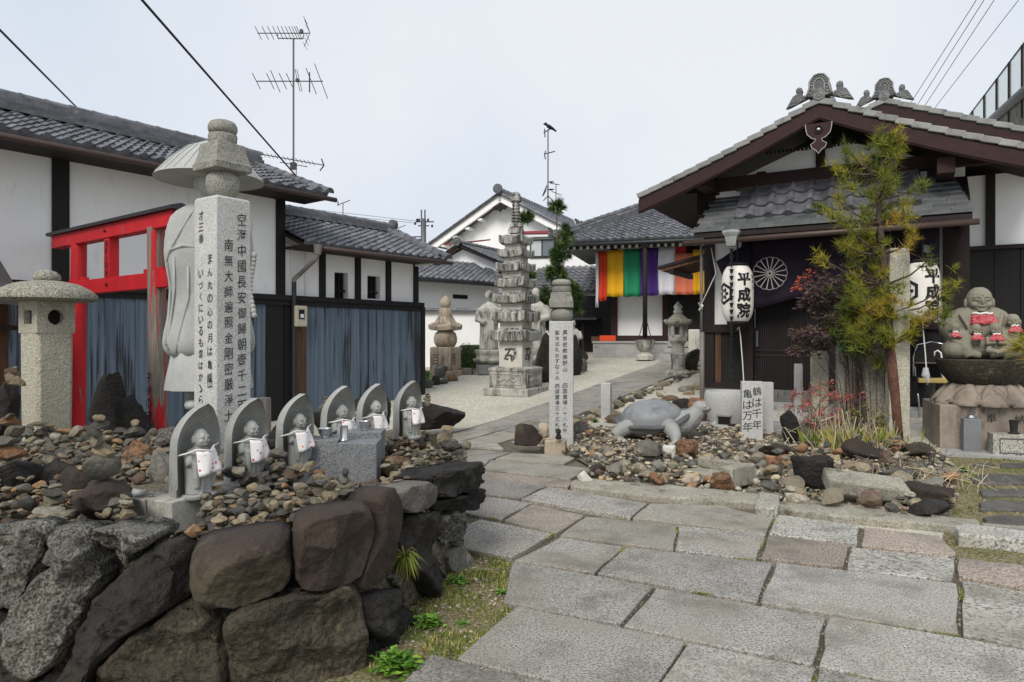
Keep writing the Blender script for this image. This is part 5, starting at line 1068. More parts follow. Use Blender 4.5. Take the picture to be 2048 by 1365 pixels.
mb = MB(); mb.loft([[Vector((x, -.1, 1.6)), Vector((x, .49, 2.1)), Vector((x, .49, 2.0)), Vector((x, -.1, 1.55))] for x in (-2, 3.6)]); mb.obj('lower_roof', M['tile'], h3)
o5 = at(919, 490, 24); F5 = Frame(o5, (D2[0], D2[1])); h5 = thing('gabled_outhouse', 'small white gabled outhouse with a tiled ridge behind the low house', 'house', (o5.x, o5.y, 0), F5.rz())
uL, zL = F5.uz(893, 516); uRr, zRr = F5.uz(992, 528); zPk = o5.z
uRr = 1.45; zRr = zPk-.62
mb = MB(); mb.loft([[Vector((-.9, y, 0)), Vector((uRr-.1, y, 0)), Vector((uRr-.1, y, zRr)), Vector((0, y, zPk-.12)), Vector((-.9, y, zPk-.5))] for y in (.25, .4)]); mb.obj('gable_wall', M['plaster'], h5)
mb = MB(); mb.beam((0, 0, zPk-.05), (uRr+.1, 0, zRr-.06), .1, .12); mb.obj('barge_board', M['wood_dark'], h5); mb = MB(); mb.beam((0, 0, zPk-.05), (-1.2, 0, zPk-.6), .1, .12); mb.obj('barge_board', M['wood_brown'], h5)
house_roof(h5, (uRr+.15, -.1, zRr-.05), (0, 1, 0), (-uRr-.15, 0, zPk-zRr+.08), 24, 9, .2, .19); house_roof(h5, (-1.25, 4.7, zPk-.6), (0, -1, 0), (1.25, 0, .62), 24, 8, .2, .175)
tiles_along(h5, (0, -.12, zPk+.06), (0, 4.6, zPk+.06), .1, .3); mb = MB(); mb.lathe([(.05, 0), (.16, .01), (.16, .08), (.05, .09)], 16); mb.obj('ridge_end', M['tile_dark'], h5, (0, -.12, zPk+.1), (PI/2, 0, 0))
o4 = at(1001, 388, 28); F4 = Frame(o4, (.9, -.436)); h4 = thing('white_house', 'large two storey white house with a broad tiled gable roof', 'house', (o4.x, o4.y, 0), F4.rz())
uL, zL = F4.uz(864, 487); uR, zR = F4.uz(1158, 452); zPk = o4.z; sl4 = (zPk-zL)/-uL; uR = -uL; zR = zL
mb = MB(); mb.loft([[Vector((uL*.86, y, 0)), Vector((uR*.86, y, 0)), Vector((uR*.86, y, zPk-.25-sl4*uR*.86)), Vector((0, y, zPk-.25)), Vector((uL*.86, y, zPk-.25-sl4*uR*.86))] for y in (.5, .7)]); mb.obj('gable_wall', M['plaster_warm'], h4)
bxo(h4, 'side_wall', 'plaster_warm', uR*.86-.2, uR*.86, .7, 7, 0, zR+.1)
for s in (-1, 1):
    mb = MB(); mb.beam((0, 0, zPk-.18), (s*uR*1.0, 0, zPk-.18-sl4*uR), .12, .28); mb.obj('barge_board', M['plaster_warm'], h4)
    mb = MB(); mb.loft([[Vector((0, y, zPk)), Vector((s*uR*1.03, y, zPk-sl4*uR*1.03)), Vector((s*uR*1.03, y, zPk-sl4*uR*1.03-.06)), Vector((0, y, zPk-.06))] for y in (-.15, 8)]); mb.obj('roof_plane', M['tile_dark'], h4)
    tiles_along(h4, (s*uR*1.02, -.1, zPk-sl4*uR*1.02), (0, -.1, zPk+.0), .08, .35)
house_roof(h4, (uR*1.03, -.1, zPk-sl4*uR*1.03+.03), (0, 1, 0), (-1, 0, sl4), 30, 14, .27, uR*1.03*math.hypot(1, sl4)/14)
for i, (z, w) in enumerate(((0, .16), (.08, .13))): bxo(h4, 'ridge_course', 'tile', -w, w, -.1, 8.2, zPk+z, zPk+z+.07)
tiles_along(h4, (0, -.15, zPk+.16), (0, 8.2, zPk+.16), .09, .4)
mb = MB(); mb.lathe([(.06, 0), (.2, .01), (.2, .1), (.06, .11)], 16); mb.obj('ridge_end', M['tile_dark'], h4, (0, -.2, zPk+.16), (PI/2, 0, 0))
mb = MB(); mb.plate([(-.35, -.12), (-.15, -.02), (0, .02), (.15, -.02), (.35, -.12), (.2, -.22), (.12, -.2), (0, -.3), (-.12, -.2), (-.2, -.22)], -.12, -.05); mb.obj('gable_pendant', M['wood_black'], h4, (0, .05, zPk-.45))
for k in range(4): xx = uL*(.3+.18*k); mb = MB(); mb.beam((xx, .02, zPk-.42-sl4*abs(xx)), (xx, .5, zPk-.42-sl4*abs(xx)), .2, .09); mb.obj('purlin_end', M['plaster_warm'], h4)
# upper window range and red flashings (right of the gable)
w0 = at(1060, 478, 25.5); wx = thing('house_wing', 'white upper wing of the house with an aluminium window and red flashing', 'house', (w0.x, 25.5, 0), R(-8)); zw = lambda py: at(1060, py, 25.5).z; xw = lambda px: (px-1060)/F*25.5
bxo(wx, 'wall', 'plaster_warm', xw(1040), xw(1215), 0, .2, 0, zw(468)); bxo(wx, 'flashing', 'red_trim', xw(1040), xw(1130), -.3, .0, zw(470), zw(465)); bxo(wx, 'eave', 'plaster_warm', xw(1040), xw(1135), -.25, .0, zw(476), zw(471))
wf = bxo(wx, 'window', 'metal_dark', xw(1060), xw(1142), -.05, .0, zw(517), zw(480)); bxo(wf, 'pane', 'curtain', xw(1063), xw(1083), -.07, -.04, zw(513), zw(483)); bxo(wf, 'pane', 'glass', xw(1086), xw(1112), -.07, -.04, zw(513), zw(483)); bxo(wf, 'pane', 'glass', xw(1114), xw(1140), -.07, -.04, zw(513), zw(483))
l0 = at(1195, 580, 23); lt = thing('lean_to', 'tiled lean-to roof with red flashing behind the conifers', 'building', (l0.x, 23, 0), R(-20)); zq = lambda py: at(1195, py, 23).z; xq = lambda px: (px-1195)/F*23
house_roof(lt, (xq(1040), 0, zq(582)), (1, 0, 0), (0, 1.7, zq(520)-zq(582)), 13, 8, .23, .24); bxo(lt, 'wall', 'plaster_warm', xq(1040), xq(1190), .3, .5, 0, zq(578)); bxo(lt, 'gutter', 'metal_dark', xq(1040), xq(1200), -.08, 0, zq(587), zq(583))
mb = MB(); mb.beam((xq(1196), -.1, zq(580)), (xq(1196), 1.75, zq(516)), .16, .12); mb.obj('flashing', M['red_trim'], lt)
mb = MB(); mb.beam(at(896, 489, 25)-Vector((0, 0, 0)), at(972, 481, 26.5), .5, .05); o = mb.obj('red_awning', M['red_trim']); tag(o, 'thin red awning strip on the white gable wall', 'awning')
# utility pole and small antennas far away
up = at(847, 500, 42); ut_ = thing('utility_pole', 'distant grey utility pole with cross arms and insulators', 'utility pole', (up.x, 42, 0)); zu = lambda py: at(847, py, 42).z; xu = lambda px: (px-847)/F*42
mb = MB(); mb.tube([(0, 0, 0), (0, 0, zu(438))], [.2, .16], 10); mb.obj('pole', M['metal_grey'], ut_, smooth=True)
for x in (843, 850): rod(ut_, 'pipe', (xu(x), 0, zu(450)), (xu(x), 0, zu(420)), .05, 'metal_grey')
for y, a, b in ((444, 832, 868), (452, 836, 858), (474, 828, 850), (479, 828, 850), (484, 828, 850)): rod(ut_, 'cross_arm', (xu(a), 0, zu(y)), (xu(b), 0, zu(y)), .04)
for x, y in ((834, 438), (838, 438), (856, 438), (864, 450), (830, 445)): rod(ut_, 'insulator', (xu(x), 0, zu(y)), (xu(x), 0, zu(y+5)), .07)
wire('thin lines running left from the distant utility pole', at(500, 405, 50), at(835, 443, 42), .012, 0); wire('lower thin line running to the distant utility pole', at(560, 420, 50), at(835, 447, 42), .012, 0)
for i, (px, y0, y1, Y, lb) in enumerate(((686, 408, 425, 30, 'tiny antenna above the low storehouse ridge'), (797, 458, 472, 35, 'tiny antenna left of the distant utility pole'))):
    p = at(px, y1+25, Y); t = thing('tv_antenna', lb, 'antenna', p); q = Y/F; rod(t, 'mast', (0, 0, 0), (0, 0, (y1+25-y0)*q), .02); rod(t, 'boom', (-10*q, 0, (y1+25-y0)*q-.05), (14*q, 0, (y1+25-y0+7)*q), .02); rod(t, 'element', (-10*q, 0, (y1+21-y0)*q), (-10*q, 0, (y1+30-y0)*q), .025)
p = at(1096, 398, 29); ta = thing('tv_antenna', 'slim roof mast with small antennas and a dish on the white house ridge', 'antenna', p-Vector((0, 0, .3))); q = 29/F; zz = lambda py: (398-py)*q+.3; xx = lambda px: (px-1096)*q
rod(ta, 'mast', (0, 0, 0), (0, 0, zz(262)), .03, 'metal_grey', 6); rod(ta, 'boom', (xx(1087), 0, zz(266)), (xx(1106), 0, zz(255)), .025); rod(ta, 'reflector', (xx(1089), 0, zz(258)), (xx(1090), 0, zz(275)), .025); rod(ta, 'boom', (xx(1088), 0, zz(309)), (xx(1110), 0, zz(303)), .025); rod(ta, 'reflector', (xx(1091), 0, zz(302)), (xx(1089), 0, zz(310)), .025); rod(ta, 'reflector', (xx(1089), 0, zz(310)), (xx(1091), 0, zz(319)), .025)
for s in (-1, 1): rod(ta, 'leg', (0, 0, zz(392)), (s*.2, .0, zz(402)), .02)
rod(ta, 'mast', (xx(1112), 0, zz(402)), (xx(1112), 0, zz(370)), .018); rod(ta, 'boom', (xx(1101), 0, zz(367)), (xx(1119), 0, zz(370)), .018); rod(ta, 'boom', (xx(1103), 0, zz(383)), (xx(1123), 0, zz(391)), .015)
mb = MB(); mb.lathe([(.01, 0), (.2, .03), (.28, .08), (.2, .045), (.01, .02)], 18); mb.obj('dish', M['metal_grey'], ta, (xx(1092), -.1, zz(384)), (0, -1.2, 0), smooth=True)
cw = thing('crow', 'black crow perched on top of the slim roof mast', 'bird', at(1099, 260, 28.9), R(15)); mb = MB(); s = .42
mb.ell((0, 0, .14), (.2, .1, .1), Matrix.Rotation(.5, 3, 'Y')); mb.ell((-.2, 0, .27), (.09, .075, .08)); mb.tube([(-.26, 0, .27), (-.37, 0, .24)], [.035, .008], 8); mb.tube([(.12, 0, .1), (.36, 0, -.06)], [.07, .045], 8); mb.tube([(-.05, .07, .2), (.2, .09, .04)], [.05, .03], 6); mb.tube([(-.05, -.07, .2), (.2, -.09, .04)], [.05, .03], 6)
for y in (-.04, .04): mb.tube([(0, y, .08), (0, y, -.02)], .015, 5)
fuse(mb.obj('body', M['crow'], cw), .02, 2); cw.scale = (.85, .85, .85)
for i, (px, py) in enumerate(((1101, 364), (1101, 379))):
    b = copy_tree(cw); b.location = at(px, py+3, 28.9); b.scale = (.4,)*3; b.rotation_euler = (0, -.6, 2.6); b['label'] = ['small dark bird clinging to the slim mast, upper of two', 'small dark bird clinging to the slim mast, lower of two'][i]
# ---------------------------------------------------------------- umbrella pines by the pagoda
def needles(mb, c, d, n, l, wdt, t, spread=1.2):
    c = Vector(c); d = Vector(d).normalized()
    for _ in range(n):
        q = Vector(rng.normal(size=3)); q = (d+q*spread*.5).normalized(); s = q.orthogonal().normalized(); s = (s*math.cos(random.uniform(0, 6.28))+q.cross(s)*math.sin(random.uniform(0, 6.28)))*wdt; L_ = l*random.uniform(.7, 1.1); mb.add([c-s, c+s, c+q*L_], [(0, 1, 2)], min(1, max(0, t+random.uniform(-.15, .15))))
def tuft_tree(label, base, top_py, px, tufts, Y, mat='conifer', r=.03):
    b = gp(*base) if Y is None else at(base[0], base[1], Y); q = b.y/F; t = thing('conifer', label, 'tree', b); Z = lambda py: (base[1]-py)*q; X = lambda x: (x-base[0])*q
    mb = MB(); mb.tube([(0, 0, -.1), (X(px)*.5, 0, Z(top_py)*.5), (X(px), 0, Z(top_py))], [r, r*.8, r*.4], 7)
    for x, y, w, h, n in tufts:
        mb.tube([(X(px)*.9, 0, Z(min(y+h*.6, base[1]))), (X(x), 0, Z(y))], [r*.4, r*.15], 5)
    mb.obj('trunk', M['trunk'], t, smooth=True); mb = MB()
    for x, y, w, h, n in tufts:
        for _ in range(n):
            d = Vector(rng.normal(size=3)); d.normalize(); p = Vector((X(x), 0, Z(y)))+Vector((d.x*w*q, d.y*w*q, d.z*h*q))*.75*random.random()**.4; needles(mb, p, d+Vector((0, 0, .5)), 34, .17, .011, random.random()*.9, 1.6)
    mb.obj('crown', M[mat], t, tint=True); return t
tuft_tree('tall thin umbrella pine with a tuft at its tip behind the sign pillar', (1118, 742), 412, 1113, [(1115, 415, 19, 16, 26), (1122, 505, 24, 26, 40), (1112, 545, 26, 30, 50), (1135, 470, 18, 24, 30), (1130, 580, 34, 34, 70), (1095, 600, 22, 30, 45), (1150, 600, 18, 40, 45), (1108, 520, 14, 12, 14), (1105, 640, 22, 30, 40)], None)
tuft_tree('small pine tuft rising behind the pagoda spire', (1046, 742), 440, 1046, [(1052, 436, 15, 11, 26), (1062, 550, 10, 12, 14), (1058, 640, 14, 20, 22), (1062, 690, 12, 20, 18)], None)
# ---------------------------------------------------------------- main hall at the end of the path
ho = gp(1290, 716); HF = Frame(ho, (math.cos(R(16)), -math.sin(R(16)))); hb_z = ho.z
hall = thing('temple_hall', 'temple hall with a hipped grey tile roof, stone platform and striped curtain', 'temple hall', (ho.x, ho.y, hb_z), HF.rz())
hu = lambda px, v=0: HF.uz(px, 600, v)[0]
hz = lambda py, v=0, px=1290: HF.uz(px, py, v)[1]-hb_z
pt = hz(683)
bxo(hall, 'platform', 'plinth', hu(1186), 3.2, 0, 5, -.2, pt-.06); bxo(hall, 'platform_edge', 'plinth', hu(1184), 3.2, -.03, 5, pt-.06, pt, .01)
bxo(hall, 'floor_sill', 'wood_maroon', hu(1222, .9), 3.2, .85, 1.0, pt, pt+.16)
for a, b in ((1222, 1235), (1325, 1337)): bxo(hall, 'post', 'wood_maroon', hu(a, .9), hu(b, .9), .84, 1.02, pt+.16, 3.2)
bxo(hall, 'wall_panel', 'plaster_warm', hu(1235, .9)+.002, hu(1325, .9)-.002, .92, 1.0, pt+.16, 3.2); bxo(hall, 'door', 'lattice_void', hu(1337, .9)+.002, 3.2, .95, 1.0, pt+.16, 3.2)
for k in range(6): bxo(hall, 'door_rail', 'wood_dark', hu(1345, .9)+.2*k, hu(1345, .9)+.2*k+.03, .92, .949, pt+.16, 3.0)
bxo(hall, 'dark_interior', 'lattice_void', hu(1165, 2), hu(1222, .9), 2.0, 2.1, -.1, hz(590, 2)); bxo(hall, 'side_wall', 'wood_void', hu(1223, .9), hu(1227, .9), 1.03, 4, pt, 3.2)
ez_ = hz(478, -.8, 1250); eu0 = hu(1106, -.8)
ev_ = -.8; sl_ = .5; nT = 30; wT = .215; nv_ = 15; lT = .235
roof(hall, (eu0, ev_, ez_), (1, 0, 0), (0, 1, sl_), nT, nv_, wT, lT, keep=lambda a, b: a > b*.89*1.0+.05, budget=298)
mb = MB(); Dp = 3.2; mb.add([(eu0, ev_, ez_-.03), (eu0+nT*wT, ev_, ez_-.03), (eu0+nT*wT, ev_+Dp, ez_+Dp*sl_-.03), (eu0+Dp, ev_+Dp, ez_+Dp*sl_-.03), (eu0, ev_+6, ez_-.03), (eu0+Dp, ev_+4, ez_+Dp*sl_-.03)], [(0, 1, 2, 3), (0, 3, 5, 4), (0, 4, 1)]); mb.obj('roof_deck', M['tile_dark'], hall)
for i in (0, 1): tiles_along(hall, (eu0-.02+.0*i, ev_-.02, ez_+.1+.09*i), (eu0+Dp, ev_+Dp, ez_+Dp*sl_+.12+.09*i), .1-.02*i, .25)
mb = MB(); mb.beam((eu0+.1, ev_+.1, ez_+.06), (eu0+Dp, ev_+Dp, ez_+Dp*sl_+.05), .2, .16); mb.obj('hip_course', M['tile_dark'], hall)
for f_ in (0.0, .62):
    mb = MB(); x, y, z = eu0+f_, ev_+f_, ez_+f_*sl_+.14; mb.lathe([(.04, 0), (.1, .01), (.1, .07), (.04, .08)], 14); mb.plate([(-.12, -.05), (.12, -.05), (.15, .05), (.1, .13), (.16, .24), (.05, .2), (0, .14), (-.05, .2), (-.12, .13)], -.03, .05); mb.obj('hip_ornament', M['tile_dark'], hall, (x, y, z), (0, 0, R(45)+PI))
bxo(hall, 'eave_board', 'wood_dark', eu0+.05, 3.6, ev_+.02, ev_+.1, ez_-.13, ez_-.06)
mb = MB(); mb.tube([(eu0+.05, ev_-.05, ez_-.12), (3.6, ev_-.05, ez_-.1)], .05, 8); mb.obj('gutter', M['metal_dark'], hall, smooth=True)
k = 0; x = eu0+.35
while x < 3.0:
    mb = bmesh_c.get('rafter')
    if mb is None: q = MB(); q.box(-.04, .04, 0, 1.4, -.045, .045); bmesh_c['rafter'] = mb = q.mesh('rafter', M['wood_dark']); q = MB(); q.box(-.038, .038, -.012, 0, -.042, .042); bmesh_c['raftercap'] = q.mesh('rafter_end', M['cord'])
    o = put('rafter', mb, None, hall, (x, ev_+.28, ez_-.17), (R(12), 0, 0)); put('end_cap', bmesh_c['raftercap'], None, o); x += .19
bxo(hall, 'eave_beam', 'wood_dark', eu0+1.0, 3.2, .15, .3, ez_-.42, ez_-.2)
# striped curtain, one cloth per colour
bx = [(1191, 1196, 'c_white', 615, 505), (1194, 1213, 'c_red', 603, 503), (1213, 1247, 'c_yellow', 594, 501), (1247, 1281, 'c_green', 594, 499), (1281, 1316, 'c_violet', 592, 497), (1316, 1350, 'c_white', 590, 495), (1350, 1386, 'c_salmon', 590, 508), (1386, 1414, 'c_yellow', 589, 500)]
cur = thing('striped_curtain', 'temple curtain of red, yellow, green, violet and white cloth strips under the eave', 'curtain', (ho.x, ho.y, hb_z), HF.rz())
for a, b, m_, yb_, yt_ in bx:
    u0_, u1_ = hu(a, .05), hu(b, .05); z0_, z1_ = hz(yb_, .05, a), hz(yt_, .05, a); rows = []
    for k in range(10):
        f_ = k/9; rows.append([Vector((u0_+(u1_-u0_)*i/10+(.02*math.sin(f_*3) if a < 1200 else 0), .05+(.012+.03*f_)*math.sin(i*1.1+a)+.02*math.sin(f_*4+a), z1_+(z0_-z1_)*f_+.01*math.sin(i*.9+a)*f_)) for i in range(11)])
    mb = MB(); mb.loft(rows, cap=False, closed=False); o = mb.obj('cloth_strip', M[m_], cur, smooth=True); o.modifiers.new('cloth', 'SOLIDIFY').thickness = .006
bxo(cur, 'top_band', 'c_crimson', hu(1350, .05), hu(1372, .05), .06, .075, hz(508, .05, 1350), hz(494, .05, 1350))
# rain pipe with lotus pot
pp = HF.w(hu(1290, -.75), -.75, hb_z); dp = thing('rain_pipe', 'dark rain pipe from the hall eave down into a stone lotus pot', 'rain pipe', pp, HF.rz()); zpp = lambda py: hz(py, -.75)
mb = MB(); mb.tube([(0, 0, ez_-.14), (0, 0, zpp(676))], .062, 10); mb.obj('pipe', M['wood_dark'], dp, smooth=True); mb = MB(); mb.sq([(.07, zpp(496)), (.13, zpp(486)), (.13, zpp(481)), (.02, zpp(480))]); mb.obj('hopper', M['wood_dark'], dp)
for s in (-1, 1): rod(dp, 'brace', (s*.05, 0, zpp(645)), (s*.16, -.02, zpp(676)), .012)
lpot = thing('lotus_pot', 'scalloped stone lotus pot on a foot below the rain pipe', 'stone pot', pp, HF.rz()); mb = MB(); mb.lathe([(.14, zpp(704)), (.2, zpp(698)), (.235, zpp(690)), (.24, zpp(683)), (.26, zpp(680)), (.2, zpp(681)), (.14, zpp(690)), (.02, zpp(694))], 40, mod=lambda a, z: 1+.07*abs(math.sin(4*a))*(1 if z > zpp(692) else .3)); mb.obj('bowl', M['granite_old'], lpot, smooth=40); mb = MB(); mb.lathe([(.25, -.03), (.25, zpp(712)), (.15, zpp(707)), (.13, zpp(703))], 8, ph=PI/8); mb.obj('foot', M['granite_old'], lpot)
sp = thing('stone_steps', 'grey stone steps up to the hall door', 'steps', (ho.x, ho.y, hb_z), HF.rz())
for i in range(3): mb = MB(); mb.box(hu(1322+6*i, -.4), hu(1322+6*i, -.4)+2.0, -1.1+.35*i, -.04, -.1 if i == 0 else pt*(i)/3+.002*i, pt*(i+1)/3.2); mb.obj('step', M['plinth'], sp, bev=.01)
bxo(sp, 'side_block', 'granite_clean', hu(1378, -.6), hu(1400, -.6), -1.2, -.6, 0, hz(660, -.6), .02)
o = bxo(None, 'orange_box', 'orange', -.22, .22, -.1, .1, 0, .16, .01); o.location = HF.w(hu(1215, .3), .3, hb_z+pt); tag(o, 'orange box left on the hall platform', 'box'); o = bxo(None, 'wooden_box', 'wood_brown', -.16, .16, -.1, .1, 0, .13, .01); o.location = HF.w(hu(1194, .4), .4, hb_z+pt); tag(o, 'brown box beside the orange box on the platform', 'box')
# bare passage behind, dark
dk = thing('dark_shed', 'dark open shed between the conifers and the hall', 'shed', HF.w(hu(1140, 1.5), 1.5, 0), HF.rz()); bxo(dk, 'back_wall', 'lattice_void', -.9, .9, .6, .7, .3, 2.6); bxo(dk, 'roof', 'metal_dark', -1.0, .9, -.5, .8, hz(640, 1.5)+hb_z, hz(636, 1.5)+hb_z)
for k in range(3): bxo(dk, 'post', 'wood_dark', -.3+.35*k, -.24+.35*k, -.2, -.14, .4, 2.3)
# ---------------------------------------------------------------- stone lantern near the hall
l2 = gp(1356, 752); lt2 = thing('stone_lantern', 'weathered stone lantern with upturned roof corners by the path to the hall', 'stone lantern', l2, R(10)); zl2 = lambda py: at(1356, py, l2.y).z-l2.z; wl = lambda px: px/F*l2.y
mb = MB(); mb.lathe([(wl(28), -.03), (wl(28), zl2(745)), (wl(20), zl2(740))], 6); mb.obj('base', M['granite_old'], lt2, bev=.01); mb = MB(); mb.lathe([(wl(14), zl2(741)), (wl(13), zl2(725)), (wl(14.5), zl2(712)), (wl(15), zl2(708)), (wl(13), zl2(706)), (wl(12), zl2(692)), (wl(14), zl2(688))], 20); mb.obj('shaft', M['granite_old'], lt2, smooth=40)
mb = MB(); mb.lathe([(wl(12), zl2(690)), (wl(20), zl2(682)), (wl(21), zl2(675)), (wl(14), zl2(673))], 6); mb.obj('platform', M['granite_old'], lt2)
mb = MB(); r_ = wl(16)
for k in range(6): a = PI/6+k*PI/3; mb.tube([(r_*math.cos(a), r_*math.sin(a), zl2(674)), (r_*math.cos(a), r_*math.sin(a), zl2(650))], wl(3.4), 6)
for k in range(6):
    if k % 2: a = k*PI/3; m_ = RZ(a); mb.box(r_*.8, r_*.9, -r_*.5, r_*.5, zl2(674), zl2(650), m_)
mb.lathe([(r_*1.05, zl2(675)), (r_*1.05, zl2(670))], 6, ph=PI/6); mb.lathe([(r_*1.05, zl2(654)), (r_*1.05, zl2(649))], 6, ph=PI/6); mb.obj('fire_box', M['granite_old'], lt2)
mb = MB(); mb.lathe([(wl(14), zl2(651)), (wl(24), zl2(649)), (wl(26), zl2(645)), (wl(18), zl2(637)), (wl(9), zl2(629)), (wl(7), zl2(627))], 24, mod=lambda a, z: 1+.1*max(0, math.cos(6*a))*(1 if z < zl2(640) else .2)); mb.obj('roof', M['lichen_granite'], lt2, smooth=35)
for k in range(6): a = k*PI/3; mb = MB(); mb.ell((wl(26)*math.cos(a), wl(26)*math.sin(a), zl2(643)), (wl(4.5), wl(4.5), wl(4)), n=10, m=7); mb.obj('roof_curl', M['lichen_granite'], lt2, smooth=True)
mb = MB(); mb.lathe([(wl(6), zl2(629)), (wl(9), zl2(626)), (wl(9), zl2(622)), (wl(6), zl2(620)), (wl(9), zl2(615)), (wl(6), zl2(610)), (.01, zl2(604))], 16); mb.obj('finial', M['granite_old'], lt2, smooth=True)
p = gp(1381, 745); q = p.y/F; tag(rock_obj('rock', 'rock_olive', p+Vector((0, 0, 32*q*.5)), (18*q, 14*q, 36*q), 77, sub=3), 'mossy upright rock beside the weathered stone lantern', 'rock')
# edging cobbles beside the path
random.seed(5)
for i in range(46):
    f_ = i/45; s_ = -3.98+random.uniform(-.07, .07); t_ = 8.2+7.2*f_; X, Y = st(s_, t_); r = random.uniform(.07, .14)*(1.1-.3*f_); me = random.choice(RK)[0]; o = put('edging_stone', me, None, None, (X, Y, gz(X, Y)+r*.35), (random.uniform(-.3, .3), random.uniform(-.3, .3), random.uniform(0, 6)), (r, r, r)); k = paint(o, True); tag(o, k+' edging cobble in the row beside the slab path', 'cobble', k+' edging cobbles beside the path')
for i in range(12):
    s_ = -3.0+random.uniform(-.25, .25); t_ = 9.1+i*.35; X, Y = st(s_-.5+.02*i, t_); r = random.uniform(.1, .2); me = random.choice(RK)[0]; o = put('edging_stone', me, None, None, (X, Y, gz(X, Y)+r*.3), (0, 0, random.uniform(0, 6)), (r*1.2, r, r*.8)); k = paint(o, True); tag(o, k+' flat edging stone along the gatehouse wall', 'cobble', k+' edging stones along the gatehouse')
bp = gp(1213, 838); mb = MB(); w = 9.5/F*bp.y; hgt = 72/F*bp.y; mb.sq([(w, -.1), (w, hgt-.01), (w-.01, hgt)]); o = mb.obj('stone_bollard', M['granite'], None, bp, (0, 0, R(-20)), bev=.004); tag(o, 'short square granite post at the path edge before the turtle', 'stone post')
# ---------------------------------------------------------------- gatehouse at the right
RO = gp(1409, 803); RF = Frame(RO, D2); rrz = RF.rz(); gbz = RO.z
gate = thing('gatehouse', 'temple gatehouse with a maroon gable, pent roof and purple curtain', 'temple building', (RO.x, RO.y, 0), rrz)
ru = lambda px, v=0: RF.uz(px, 600, v)[0]
rz_ = lambda px, py, v=0: RF.uz(px, py, v)[1]
UW = 3.62                                           # length of the front
zs, zw0 = rz_(1409, 652), rz_(1409, 775)
bxo(gate, 'plinth', 'concrete', -.02, UW, -.03, .2, 0, zw0); bxo(gate, 'bottom_rail', 'wood_dark', 0, .66, -.04, .1, zw0, zw0+.09)
bxo(gate, 'corner_post', 'wood_dark', 0, ru(1428), -.02, .16, zw0+.09, 3.3)
u1, u2 = ru(1428)+.002, ru(1483)
bxo(gate, 'wall_panel', 'plaster_warm', u1, u2, .04, .12, zs+.02, 3.0); bxo(gate, 'sill_rail', 'wood_dark', 0, .66, -.05, .1, zs-.11, zs+.02); bxo(gate, 'wainscot', 'wood_black', u1, u2, .02, .12, zw0+.09, zs-.11); bxo(gate, 'bare_plank', 'wood_brown', u1+.02, u1+.11, -.005, .019, zw0+.09, zs-.11); bxo(gate, 'edge_post', 'wood_dark', u2+.002, ru(1506), -.02, .16, zw0+.09, 3.3)
ud0, ud1 = ru(1507), ru(1850)
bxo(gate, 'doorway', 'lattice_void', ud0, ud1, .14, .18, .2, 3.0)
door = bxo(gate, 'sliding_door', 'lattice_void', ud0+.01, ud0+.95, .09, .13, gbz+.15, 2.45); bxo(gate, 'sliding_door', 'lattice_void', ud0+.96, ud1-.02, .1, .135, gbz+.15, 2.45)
n = 24
for i in range(n): mb = bmesh_c.get('slat'); mb = mb or MB(); (mb.box(0, .016, 0, .03, 0, 1) if not isinstance(mb, bpy.types.Mesh) else None); mb = mb if isinstance(mb, bpy.types.Mesh) else mb.mesh('slat', M['wood_dark']); bmesh_c['slat'] = mb; put('slat', mb, None, door, (ud0+.1+i*.034, .06, gbz+.2), None, (1, 1, 2.2-gbz))
for z in (gbz+.2, gbz+.75, gbz+.83, 2.3): mb = MB(); mb.box(ud0+.02, ud0+.94, .058, .09, z, z+.03); mb.obj('rail', M['wood_dark'], door)
mb = MB(); mb.box(ud0+.03, ud0+.06, .05, .092, 1.15, 1.4); mb.obj('handle', M['metal_grey'], door)
bxo(gate, 'threshold', 'plinth', ud0-.1, UW-.1, -.55, -.032, 0, rz_(1560, 829, -.5)+.14, .01); bxo(gate, 'threshold_edge', 'granite_clean', ud0-.05, UW-.2, -.62, -.2, .0, rz_(1560, 829, -.5)+.02, .01)
ur0, ur1 = ru(1850), ru(1886)
bxo(gate, 'post', 'wood_dark', ur0-.14, ur0, -.02, .16, .25, 3.3); bxo(gate, 'wall_panel', 'plaster_warm', ur0+.002, ur1, .04, .12, rz_(1860, 645), 3.0); bxo(gate, 'wainscot', 'wood_black', ur0, ur1, .02, .12, .25, rz_(1860, 645)-.1); bxo(gate, 'sill_rail', 'wood_dark', ur0+.001, UW, -.04, .14, rz_(1860, 645)-.1, rz_(1860, 645)); bxo(gate, 'end_post', 'wood_dark', ur1+.002, UW, -.02, .16, .25, 3.3)
bxo(gate, 'lintel', 'wood_dark', 0, UW, -.06, .1, 2.88, 3.12)
bxo(gate, 'side_wall', 'plaster_warm', .0, .1, .161, 4.5, zs, 3.4); bxo(gate, 'side_wainscot', 'wood_black', -.01, .1, .161, 4.5, .2, zs-.01)
